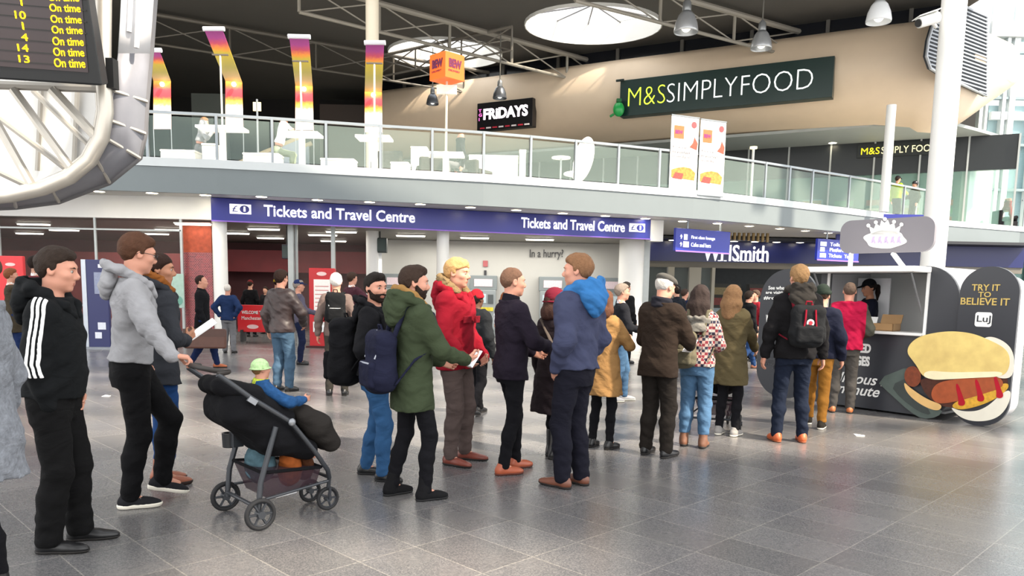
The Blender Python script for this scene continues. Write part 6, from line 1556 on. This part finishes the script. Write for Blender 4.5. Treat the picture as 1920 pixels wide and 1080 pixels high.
# ---- man in the flat cap
i12 = person(1228, 855, 512, 50, 'older man in a grey flat cap, dark brown blazer and scarf reading', seed=121, h=.0085, skin='pink', hair='#b0aca6', hairstyle='crop', hat=('flat', fabric('#67645f')),
       top=dict(m=fabric('#33271f'), hem=.80, bulk=.03, flare=.008, scarf=fabric('#24242e'), wr=.0045, name='blazer'), legs=dict(m=fabric('#2a2421'), fit=1.12, hem=.05, ankle=1.15), shoes=dict(m=blks, kind='oxford'),
       lean=2, head=(-14, 14, 0), lf=(-.12, .02, 8), rf=(.12, .0, 4), rh=(.14, .35, 1.08), rpole=(.8, -.7, -.6), rfd=(-.3, 1, .15), rpalm=(-.5, 0, .8), lh=(-.14, .3, 1.06), curl=(40, 40))
phone(i12, 1, 'white folded leaflet held by the man in the flat cap', '#f0f0f0', 'leaflet', (.05, .003, .09), 50)
# ---- woman in plaid with a khaki bag
mpl = bpy.data.materials.new('plaid_cloth'); mpl.use_nodes = True; t_ = mpl.node_tree; b_ = t_.nodes['Principled BSDF']; b_.inputs['Roughness'].default_value = .9
tcx = t_.nodes.new('ShaderNodeTexCoord'); ck = []
for sc_, c1, c2 in ((16, '#8c2226', '#161a30'), (32, '#d8d0c4', '#2a2236')):
    k_ = t_.nodes.new('ShaderNodeTexChecker'); k_.inputs['Scale'].default_value = sc_; k_.inputs[1].default_value = C(c1); k_.inputs[2].default_value = C(c2); t_.links.new(tcx.outputs['Object'], k_.inputs[0]); ck.append(k_)
mx_ = t_.nodes.new('ShaderNodeMix'); mx_.data_type = 'RGBA'; mx_.inputs[0].default_value = .42; t_.links.new(ck[0].outputs[0], mx_.inputs[6]); t_.links.new(ck[1].outputs[0], mx_.inputs[7]); t_.links.new(mx_.outputs[2], b_.inputs['Base Color'])
i13 = person(1300, 837, 535, 66, 'woman with long dark hair, red checked shirt, light blue jeans and brown boots', seed=131, h=.0085, gender='f', skin='fair', hair='#2f2522', hairstyle='long',
       top=dict(m=mpl, hem=.90, bulk=.028, hood='down', hood_size=.8, hood_dz=-.15, hoodm=fabric('#8e8a82', var=.5, vscale=28), wr=.006, name='checked_shirt'), legs=dict(m=jeanl, fit=1.08, hem=.15), shoes=dict(m=M('#6b4632', rough=.6, var=.3, vscale=20), kind='boot', sole_h=.028),
       head=(-10, 6, 0), lf=(-.11, .0, 8), rf=(.11, -.03, 4), rh=(.16, .25, 1.08), lh=(-.16, .25, 1.08))
backpack(i13, 'khaki rucksack slung low on the woman in the checked shirt', fabric('#77705c', var=.3, vscale=14), c=(-.11, -.23, 1.10), hs=(.13, .085, .20), h=.012)
# ---- woman in the long olive parka
i14 = person(1362, 816, 535, 52, 'woman with light brown hair in a long olive parka and black leggings', seed=141, h=.009, gender='f', skin='fair', hair='#7a5c40', hairstyle='mid',
       top=dict(m=fabric('#6a5e42'), hem=.62, bulk=.032, flare=.03, collar=.05, wr=.006, name='parka'), legs=dict(m=blk, fit=.85, hem=.1), shoes=dict(m=fabric('#b8b4b0'), kind='trainer', sole=wsole, sole_h=.025),
       lf=(-.09, -.02, 8), rf=(.10, .0, 4), rh=(.15, .38, 1.02), lh=(-.15, .38, 1.02))
# ---- man with the square black backpack
i15 = person(1479, 828, 499, 87, 'man seen from behind in a black jacket and dark jeans, backpack with red straps', seed=151, h=.0085, skin='pink', hair='#8f6f4c', hairstyle='short',
       top=dict(m=fabric('#1a191c'), hem=.86, bulk=.034, hood='down', hood_size=1.0, hoodm=fabric('#3c3834', var=.5, vscale=14), wr=.006), legs=dict(m=jeand, fit=1.0, hem=.06), shoes=dict(m=M('#b5562c', rough=.5, var=.15), kind='shoe', sole=M('#8a4a2c')), lf=(-.13, 0, 8), rf=(.13, 0, 8), rh=(.29, .02, .88), lh=(-.29, .02, .88), head=(4, 2, 0))
backpack(i15, 'square charcoal backpack with red webbing and a round white badge', fabric('#222326'), c=(.03, -.255, 1.20), hs=(.165, .075, .20), loops=fabric('#a81c34'), badge=(M('#ecdcd8'), M('#c02434')), strapm=fabric('#7a1628'), h=.0105)
# ---- person in mustard trousers
i16 = person(1526, 800, 531, 62, 'person in a dark green beanie, navy jacket and mustard trousers behind the backpack man', seed=161, h=.0095, skin='pink', hair='#3a2a20', hairstyle='crop', hat=('beanie', fabric('#2c3830')),
       top=dict(m=fabric('#1e2236'), hem=.88, bulk=.03, wr=.006), legs=dict(m=fabric('#b07830'), fit=.95, hem=.11), shoes=dict(m=fabric('#38322c'), kind='trainer', sole=wsole, sole_h=.026), lf=(-.09, .18, 8), rf=(.10, -.15, 4), head=(0, 4, 0))
# ---- man in the pink gilet
i17 = person(1577, 774, 530, 70, 'man with a shaved head in a bright pink gilet and grey trousers at the stall', seed=171, h=.0095, skin='pink', hair='#5a4a40', hairstyle='crop',
       top=dict(m=[fabric('#d41c4c'), fabric('#5a5a50')], mi=lambda c: (np.abs(c[:, 0]) > .222).astype(int), hem=.88, bulk=.045, collar=.05, wr=.008, wf=40, name='gilet'), legs=dict(m=fabric('#5e5a56'), fit=1.08, hem=.06), shoes=dict(m=M('#b0683c', rough=.5, var=.15), kind='shoe'), lf=(-.12, .02, 8), rf=(.11, .04, 4), lh=(-.2, .22, 1.05), rh=(.2, .22, 1.05))
# ---- stall worker and the people seen through the hatch
pk_ = kO + kp(ks(1626, 600, -.62)[0], -.62, 0)
i18 = person(0, 0, 0, 180, 'stall worker in navy with a black peaked cap and ponytail behind the counter', seed=181, h=.0095, gender='f', skin='tan', hair='#1c1412', hairstyle='ponytail', hat=('cap', fabric('#17181e')), P=V(pk_.x, pk_.y, .11), height=at(1622, 524, pk_.y).z - .12,
       top=dict(m=fabric('#161a2c'), hem=.9, bulk=.02, wr=.005, name='work_jacket'), legs=dict(m=blk), shoes=dict(m=blks), head=(8, 10, 0), rh=(.16, .3, 1.05), lh=(-.16, .3, 1.05))
def bg(px, pyf, pyt, face, label, h=.014, Y=None, **k):
    if Y is not None:
        p = at(px, 560, Y); k['P'] = V(p.x, Y, 0); k['height'] = max(1.5, min(1.95, at(px, pyt, Y).z))
    k.setdefault('shoes', dict(m=blks)); k.setdefault('legs', dict(m=blk)); k.setdefault('eyes', False); k.setdefault('brow', False)
    return person(px, pyf, pyt, face, label, h=h, **k)
bg(1708, 0, 552, 170, 'person in black with a peaked cap seen through the stall hatch', Y=13.2, hair='#201814', hat=('cap', fabric('#16161a')), top=dict(m=fabric('#17171a'), hem=.85, collar=.06), seed=191)
bg(1664, 0, 550, 10, 'grey haired person in black seen through the middle of the hatch', Y=14.6, hair='#8c8680', hairstyle='short', top=dict(m=fabric('#26262a'), hem=.85), seed=192)
# ---- people behind the queue
bB = bg(24, 0, 505, 40, 'man in a brown tweed coat talking on a phone by the red stand', Y=14.2, h=.012, skin='pink', hair='#7a4a30', top=dict(m=fabric('#4f4638', var=.3, vscale=20), hem=.62, flare=.02, shirt=paint('#e6e2de'), name='coat'), legs=dict(m=fabric('#24386a')), rh=(.14, .16, 1.52), rpole=(1, .2, -.6), rfd=(-.3, -.2, 1), curl=(28, 50), seed=201)
bg(72, 0, 478, 60, 'person with dark hair and a white collar beyond the three stripe hoodie', Y=13.0, h=.012, hair='#241a16', top=dict(m=fabric('#8a3a44', var=.4, vscale=12), hem=.85, shirt=paint('#eeeeee')), seed=202)
bC = bg(383, 690, 515, 8, 'man in a long black coat walking with a brown briefcase', h=.012, skin='pink', hair='#2a1d18', hairstyle='thin', top=dict(m=fabric('#15161a'), hem=.62, flare=.025, collar=.08, name='coat'), legs=dict(m=fabric('#1f2f5a')), shoes=dict(m=tan), lf=(-.09, .22, 4), rf=(.09, -.22, 4, .03), rh=(.25, .10, .88), seed=203)
pc = wpt(bC, bC['AR'][2] + np.array([.02, .03, -.11])); o = thing('briefcase', 'brown leather briefcase carried by the walking man in black', 'bag', pc, R(8))
lth = M('#5a3a30', rough=.45, var=.25, vscale=8); MB().box((-.40, -.06, -.36), (.34, .06, 0)).build('case_body', lth, o, bevel=.03); mb = MB(); mb.tube([(-.08, 0, 0), (-.07, 0, .05), (.07, 0, .05), (.08, 0, 0)], .012, 8); mb.build('handle', lth, o); MB().box((-.40, -.065, -.14), (.34, -.058, 0)).build('flap', M('#4c3028', rough=.45, var=.2), o)
bg(430, 662, 534, 92, 'old man in a blue jacket and light grey trousers facing the ticket hall', h=.014, skin='pink', hair='#c8c2ba', hairstyle='thin', top=dict(m=fabric('#243a66'), hem=.86, bulk=.035), legs=dict(m=fabric('#8c8c90'), fit=1.15), rh=(.2, -.08, .98), lh=(-.2, -.08, .98), rpole=(1, -.5, 0), lpole=(-1, -.5, 0), seed=204)
i6b = bg(531, 733, 508, 68, 'man in a dark brown leather jacket and blue jeans seen from behind', h=.010, skin='pink', hair='#2a1c16', hairstyle='short', top=dict(m=M('#2e2222', rough=.45, var=.2, bump=.2, bscale=90), hem=.88, bulk=.036, collar=.05, wr=.006), legs=dict(m=fabric('#54718c', var=.3), fit=1.12), rh=(.20, .24, 1.0), rpole=(1, -.6, 0), seed=205)
bg(561, 0, 526, 15, 'person in a blue peaked cap beside the man in the leather jacket', Y=15.4, h=.013, skin='pink', hair='#8a8078', hat=('cap', fabric('#2c3a6a')), top=dict(m=fabric('#6a6478'), hem=.88), legs=dict(m=fabric('#20284a')), rh=(.15, .35, 1.1), curl=(28, 40), seed=206)
bD = bg(632, 741, 514, 100, 'white haired person with a black rucksack beyond the smiling man', h=.011, skin='pink', hair='#e0dcd6', hairstyle='short', top=dict(m=fabric('#8a7670'), hem=.88), legs=dict(m=fabric('#4a4640')), seed=207)
backpack(bD, 'black rucksack with pale cords on the white haired person', fabric('#1c1d20'), c=(0, -.24, 1.30), hs=(.14, .09, .22), zipm=M('#b8bcc0'), h=.014)
bg(661, 0, 512, 50, 'man in a maroon patterned jacket beside the red timetable stand', Y=16.5, h=.014, skin='pink', hair='#3a2a22', top=dict(m=fabric('#5c3440', var=.5, vscale=24), hem=.85, shirt=paint('#e8e8ea')), rh=(.45, .3, 1.38), rpole=(.5, -.3, -1), seed=208)
bg(892, 778, 540, 55, 'person in a red knitted hat and dark grey coat walking away', h=.011, skin='dark', hair='#1a1412', hat=('beanie', fabric('#b8202c')), top=dict(m=fabric('#26292c'), hem=.78, bulk=.035, collar=.06), lf=(-.09, .2, 4), rf=(.09, -.2, 4, .03), seed=209)
bg(946, 0, 553, 80, 'auburn haired person in white at the ticket machines', Y=18.5, h=.015, gender='f', hair='#8a5230', hairstyle='bob', top=dict(m=paint('#dcdce0'), hem=.88), seed=210)
bg(1044, 0, 540, 90, 'dark haired person at the machine behind the burgundy hat', Y=20.5, h=.016, hair='#1c1614', top=dict(m=fabric('#2a2a30'), hem=.85), seed=211)
bg(1160, 752, 533, 5, 'grey haired man in a dark jacket and pale jeans beyond the camel coat', h=.012, skin='pink', hair='#8a7c70', top=dict(m=fabric('#24262c'), hem=.84, shirt=paint('#c8ccd4')), legs=dict(m=jeanl), shoes=dict(m=fabric('#d8d8da'), kind='trainer', sole=wsole), rh=(.15, .3, 1.1), lf=(-.09, .1, 4), rf=(.09, -.12, 4), seed=212)
bg(1174, 0, 530, 40, 'dark haired person in black by the wide white pillar', Y=17.0, h=.014, hair='#3c342e', top=dict(m=fabric('#1a1a1e'), hem=.8, collar=.07), seed=213)
bg(1398, 692, 543, 20, 'man in a black jacket and jeans walking past the bookshop', h=.012, skin='pink', hair='#2a201a', top=dict(m=fabric('#15171c'), hem=.84, collar=.05), legs=dict(m=fabric('#2c4c80')), shoes=dict(m=brn), lf=(-.09, .28, 4), rf=(.09, -.28, 4, .05), seed=214)
bg(1416, 0, 545, 200, 'person in red beyond the walking man in the black jacket', Y=18.2, h=.015, skin='pink', hair='#4a3a30', top=dict(m=fabric('#b02838'), hem=.86), seed=215)
bg(1268, 0, 537, 110, 'person with a black cap near the bookshop window', Y=17.5, h=.014, hair='#1c1816', hat=('cap', fabric('#1a1a1e')), top=dict(m=fabric('#20242e'), hem=.84, collar=.06), seed=216)
bg(1284, 0, 543, 30, 'person in a navy coat looking down by the bookshop window', Y=19.0, h=.015, skin='pink', hair='#3a2c26', top=dict(m=fabric('#1f2a4a'), hem=.82), seed=217)
bg(520, 0, 523, 80, 'person in a yellow hat inside the ticket hall entrance', Y=22.6, h=.016, hair='#2a201a', hat=('beanie', fabric('#d8b820')), top=dict(m=fabric('#2a2a30'), hem=.85), seed=218)
bg(470, 0, 526, 85, 'person in black with a dark red cap inside the ticket hall', Y=23.5, h=.016, hair='#2a201a', hat=('cap', fabric('#7a1a20')), top=dict(m=fabric('#17171a'), hem=.85), seed=219)
bg(498, 0, 545, 250, 'person in black at the ticket desks behind the red welcome board', Y=25.0, h=.018, hair='#2a201a', top=dict(m=fabric('#1a1a1e'), hem=.85), seed=220)
bg(1898, 0, 568, 185, 'person in black standing beyond the sausage stall end panel', Y=13.0, h=.014, hair='#201a18', top=dict(m=fabric('#1c1a1e'), hem=.8), seed=221)
# ---- people on the upper floor
def up_person(px, pyt, Y, face, label, hgt=1.7, sit=None, **k):
    p = at(px, 400, Y); k['P'] = V(p.x, Y, MZ); k['height'] = hgt
    if sit is not None: k['hip_z'] = sit; k.setdefault('lf', (-.1, .38, 5, .12)); k.setdefault('rf', (.1, .38, 5, .12))
    k.setdefault('shoes', dict(m=blks)); k.setdefault('legs', dict(m=fabric('#8a8a8c')))
    return person(px, 0, 0, face, label, h=.016, eyes=False, brow=False, **k)
up_person(378, 0, 20.9, 5, 'man in grey seated at the first white bar table', sit=.70, skin='pink', hair='#8a6444', top=dict(m=fabric('#b9bcc0'), hem=.9), rh=(.1, .38, 1.15), lean=12, seed=301)
up_person(523, 0, 20.9, 5, 'man in a white top seated at the second white bar table', sit=.68, skin='pink', hair='#6a4630', top=dict(m=paint('#eceeee'), hem=.9), legs=dict(m=fabric('#aab89c')), rh=(.08, .36, 1.3), lean=14, seed=302)
up_person(862, 0, 22.0, 200, 'person in dark clothes seated by the orange cube table', sit=.55, skin='pink', hair='#2a201c', top=dict(m=fabric('#2b2a2e'), hem=.9), seed=303)
up_person(1679, 0, 30.6, 20, 'officer in a yellow high visibility vest on the upper floor', hgt=1.8, skin='pink', hair='#2a201c', hat=('cap', fabric('#1a1c22')), top=dict(m=fabric('#a8c81c'), hem=.95, bulk=.03), legs=dict(m=blk), rh=(.1, .4, 1.15), seed=304)
up_person(1711, 0, 30.9, 190, 'officer in black and yellow with a helmet facing the first officer', hgt=1.65, skin='pink', hair='#2a201c', hat=('helmet', M('#1d1f26', rough=.3)), top=dict(m=fabric('#2a2e1c', var=.5, vscale=9), hem=.95, bulk=.035), legs=dict(m=blk), rh=(.1, .35, 1.1), seed=305)
i_r = up_person(1888, 0, 33.0, 10, 'person in red seated on the far bridge by the tall glazing', sit=.5, skin='pink', hair='#5a4c44', top=dict(m=fabric('#b0283a'), hem=.9), legs=dict(m=blk), seed=306)
armc = thing('bridge_chair', 'dark chair on the far bridge under the person in red', 'chair', V(i_r['P'].x, 33.05, MZ)); MB().box((-.35, -.3, .1), (.35, .3, .4)).build('seat', fabric('#2a2a2e'), armc, bevel=.03); MB().box((-.42, -.3, .1), (-.32, .3, .85)).build('backrest', fabric('#2a2a2e'), armc, bevel=.03)
# stools under the seated people
for px, Y, hz, lb in ((376, 20.95, .62, 'white bar stool under the man in grey'), (521, 20.95, .60, 'white bar stool under the man in white'), (864, 22.05, .46, 'dark stool under the person by the orange cube')):
    p = at(px, 400, Y); o = thing('bar_stool', lb, 'stool', (p.x, Y, MZ)); mm = tb if 'white' in lb[:6] else M('#2e2c2a')
    MB().lathe([(.05, hz - .06), (.18, hz - .04), (.18, hz)], 18).build('seat', mm, o); MB().tube([(0, 0, 0), (0, 0, hz - .04)], .03, 8).build('stem', steel, o); MB().lathe([(.2, 0), (.2, .02)], 18).build('base', steel, o)

# ================================================================ the pram
pr_ = thing('pram', 'black pram with grey tubular frame, folded hood and loaded mesh basket', 'pram', PR0, R(HEAD_ - 90))
pf = M('#3a3d42', rough=.4, metal=.3); pblk = fabric('#17171a'); rub = M('#1e1e20', rough=.75, var=.2)
def wheel(c, r, w_, nsp=6):
    c = Vector(c); o = MB().tube([V(0, r * .86 * math.cos(a), r * .86 * math.sin(a)) for a in [2 * PI * k / 28 for k in range(28)]], r * .14, 8, closed=True, fdir=(1, 0, 0), flat=1.25).build('wheel', rub, pr_, smooth=60); o.location = c
    mb = MB()
    for k in range(nsp): a = 2 * PI * k / nsp; mb.tube([(0, 0, 0), (0, r * .8 * math.cos(a), r * .8 * math.sin(a))], r * .085, 6)
    mb.build('spokes', pf, o); MB().tube([(-w_, 0, 0), (w_, 0, 0)], r * .24, 12).build('hub', pf, o, smooth=60)
    MB().tube([V(0, r * .72 * math.cos(a), r * .72 * math.sin(a)) for a in [2 * PI * k / 28 for k in range(28)]], r * .06, 6, closed=True).build('rim', pf, o, smooth=60)
hw = .25
wheel((hw + .03, 0, .105), .105, .03); wheel((-hw - .03, 0, .105), .105, .03)
fy = ((gnd(620, 955) + gnd(577, 943)) / 2 - PR0).dot(pyd)
wheel((.13, fy, .085), .085, .025, 5); wheel((-.13, fy, .085), .085, .025, 5)
TR_ = [pq(408, 702, hw), pq(470, 746, hw), pq(545, 791, hw), pq(590, 846, hw)]
TR_ += [(.19, fy - .03, .30), (.155, fy, .235)]
for s in (1, -1):
    MB().tube([(s * x, y, z) for x, y, z in TR_], .0165, 10).build('side_tube', pf, pr_, smooth=60)
    MB().tube([(s * .155, fy, .24), (s * .14, fy, .16)], .014, 8).build('front_fork', pf, pr_)
    MB().tube([(s * .14 + s * .028, fy, .17), (s * .13 + s * .028, fy, .085)], .010, 8).build('fork_blade', pf, pr_)
    a = pq(517, 800, hw); MB().tube([(s * a[0], a[1], a[2]), (s * hw, .02, .30), (s * hw, 0, .11)], .018, 10).build('rear_leg', pf, pr_, smooth=60)
    MB().ball((s * (hw + .02), TR_[2][1], TR_[2][2]), .026, sc=(.6, 1, 1)).build('pivot_knob', M('#84878c', rough=.3, metal=.5), pr_, smooth=180)
    b_ = pq(470, 750, hw); MB().obox((s * (hw + .004), b_[1] - .03, b_[2] + .0), (s * .018, 0, 0), (0, .05, -.035), (0, .02, .028)).build('frame_clip', M('#8e9196', rough=.3, metal=.4), pr_)
h0 = TR_[0]
MB().tube([(hw, h0[1], h0[2]), (hw * .98, hy_ + .09, hz_ - .012), (hw * .78, hy_ + .005, hz_), (0, hy_, hz_), (-hw * .78, hy_ + .005, hz_), (-hw * .98, hy_ + .09, hz_ - .012), (-hw, h0[1], h0[2])], .0165, 10).build('handle_bar', M('#2a2522', rough=.6), pr_, smooth=60)
MB().tube([(-hw, 0, .14), (hw, 0, .14)], .013, 8).build('rear_axle', pf, pr_); MB().tube([(-.16, fy, .24), (.16, fy, .24)], .013, 8).build('front_bar', pf, pr_); MB().tube([(hw, .05, .19), (.17, fy - .02, .22)], .010, 8).build('basket_rail', pf, pr_); MB().tube([(-hw, .05, .19), (-.17, fy - .02, .22)], .010, 8).build('basket_rail', pf, pr_)
lo_, hi_ = (-.34, hy_ - .2, .1), (.34, fy + .3, 1.25)
b = SDF(lo_, hi_, .011)
c1, c2, c3 = pq(402, 722, .0), pq(455, 742, .0), pq(520, 788, .0)
for s in (-.11, 0, .11): b.path([(s, c1[1], c1[2]), (s, c2[1], c2[2] - .01), (s, c3[1], c3[2] + .02)], [.06, .085, .07], k=.05)
b.fold(.008, 32, 5); b.build('folded_hood', pblk, pr_)
b = SDF(lo_, hi_, .011); s1, s2, s3 = pq(432, 765, .0), pq(500, 812, .0), pq(560, 838, 0)
for s in (-.12, 0, .12): b.path([(s, c1[1] + .05, c1[2] - .05), (s, s1[1], s1[2]), (s, s2[1], s2[2]), (s, s3[1], s3[2])], [.05, .11, .12, .07], k=.06)
b.fold(.006, 26, 8); b.build('seat_shell', pblk, pr_)
b = SDF(lo_, (.34, fy + .4, 1.25), .011); f1, f2, f3 = pq(557, 775, 0), pq(583, 797, 0), pq(608, 826, 0)
for s in (-.10, 0, .10): b.path([(s, f1[1], f1[2]), (s, f2[1], f2[2]), (s, f3[1], f3[2])], [.075, .09, .065], k=.05)
b.fold(.006, 30, 3); b.build('foot_cover', fabric('#34302e'), pr_)
mb = MB(); bx = [(-hw * .92, .04, .36), (hw * .92, .04, .36), (.19, fy - .08, .33), (-.19, fy - .08, .33)]; bb = [(-.17, .10, .17), (.17, .10, .17), (.14, fy - .10, .19), (-.14, fy - .10, .19)]
mb.hexa(bb + bx); ob = mb.build('basket', M('#3a2430', rough=.8, var=.3, alpha=.62), pr_)
for k in range(4): MB().tube([bx[k], bx[(k + 1) % 4]], .012, 6).build('basket_rim', pblk, pr_)
MB().box((-.04, -.035, -.05), (.04, .035, .05)).build('cup_holder_arm', pf, pr_).location = pq(443, 823, -hw)
MB().lathe([(.045, -.06), (.05, .04), (.04, .04), (.036, -.05)], 16, Matrix.Translation(Vector(pq(430, 822, -hw - .06)))).build('cup_holder', M('#202124', rough=.4), pr_)
MB().obox((.16, .16, .16), (-.02, .16, .006), (.0, .0, .025), (.004, 0, 0)).build('maker_tag', M('#b9b9bc', var=.2), pr_)
for nm, lb, c_, r_, col in (('shopping_bag', 'teal patterned bag stuffed in the pram basket', (-.05, .15, .35), (.12, .10, .13), '#5f7f8c'), ('cloth_bag', 'orange cloth bag in the pram basket', (.06, .31, .31), (.09, .08, .11), '#b8622c'), ('brown_bag', 'brown leather bag at the front of the pram basket', (.03, fy - .13, .31), (.10, .06, .09), '#5c3520')):
    o = thing(nm, lb, 'bag', pw(*c_), R(HEAD_ - 90)); b = SDF((-.2, -.2, -.22), (.2, .2, .22), .011); b.ell((0, 0, 0), r_, k=0); b.ell((.02, 0, r_[2] * .6), (r_[0] * .6, r_[1] * .7, r_[2] * .6), k=.04); b.fold(.009, 40, 7); b.build('bag_body', fabric(col, var=.5, vscale=28), o)
    MB().tube([(-.04, 0, r_[2] + .03), (-.03, 0, r_[2] + .08), (.03, 0, r_[2] + .08), (.04, 0, r_[2] + .03)], .007, 6).build('handle', fabric(col), o)
# child in the pram
chp = on_plane(489, 700, PR0 + pxd * -.02, pxd) - PR0; cy_ = chp.dot(pyd)
cw = pw(-.02, cy_ + .03, 0)
kd = person(0, 0, 0, HEAD_, 'small child in a green checked sun hat and blue jacket sitting in the pram', cat='child', name='child', seed=401, h=.008, skin='pink', hair='#7a5a3a', hairstyle='crop', hat=('bucket', M('#a8c890', var=.6, vscale=34)), P=V(cw.x, cw.y, chp.z - 1.58 * .54), height=1.78 * .54, lean=-4, eyes=False,
       top=dict(m=fabric('#2f5f98', var=.5, vscale=22), hem=.92, bulk=.03, scarf=M('#b8c83a', var=.7, vscale=30), name='jacket'), legs=dict(m=fabric('#2a3a5a')), lf=(-.1, .5, 0, .42), rf=(.1, .5, 0, .42), hip_z=.88, rh=(.26, .38, 1.25), rpole=(1, -.4, -.5), lh=(-.1, .4, 1.12))
# second pram, mostly hidden behind the two women
p2 = gnd(1338, 808)
dup(pr_, p2, R(72 - 90), 'second black pram half hidden in front of the woman in the olive parka')

for (px, py), lb in (((200, 743), 'small white paper scrap on the floor beyond the pram pusher'), ((1611, 817), 'small white paper scrap on the floor before the sausage stall')):
    p = gnd(px, py); o = thing('paper_scrap', lb, 'paper', p); MB().hexa([(-.05, -.04, .001), (.05, -.03, .001), (.04, .04, .001), (-.04, .05, .001), (-.05, -.04, .004), (.05, -.03, .012), (.04, .04, .005), (-.04, .05, .014)]).build('sheet', M('#f0f0ee', var=0), o)
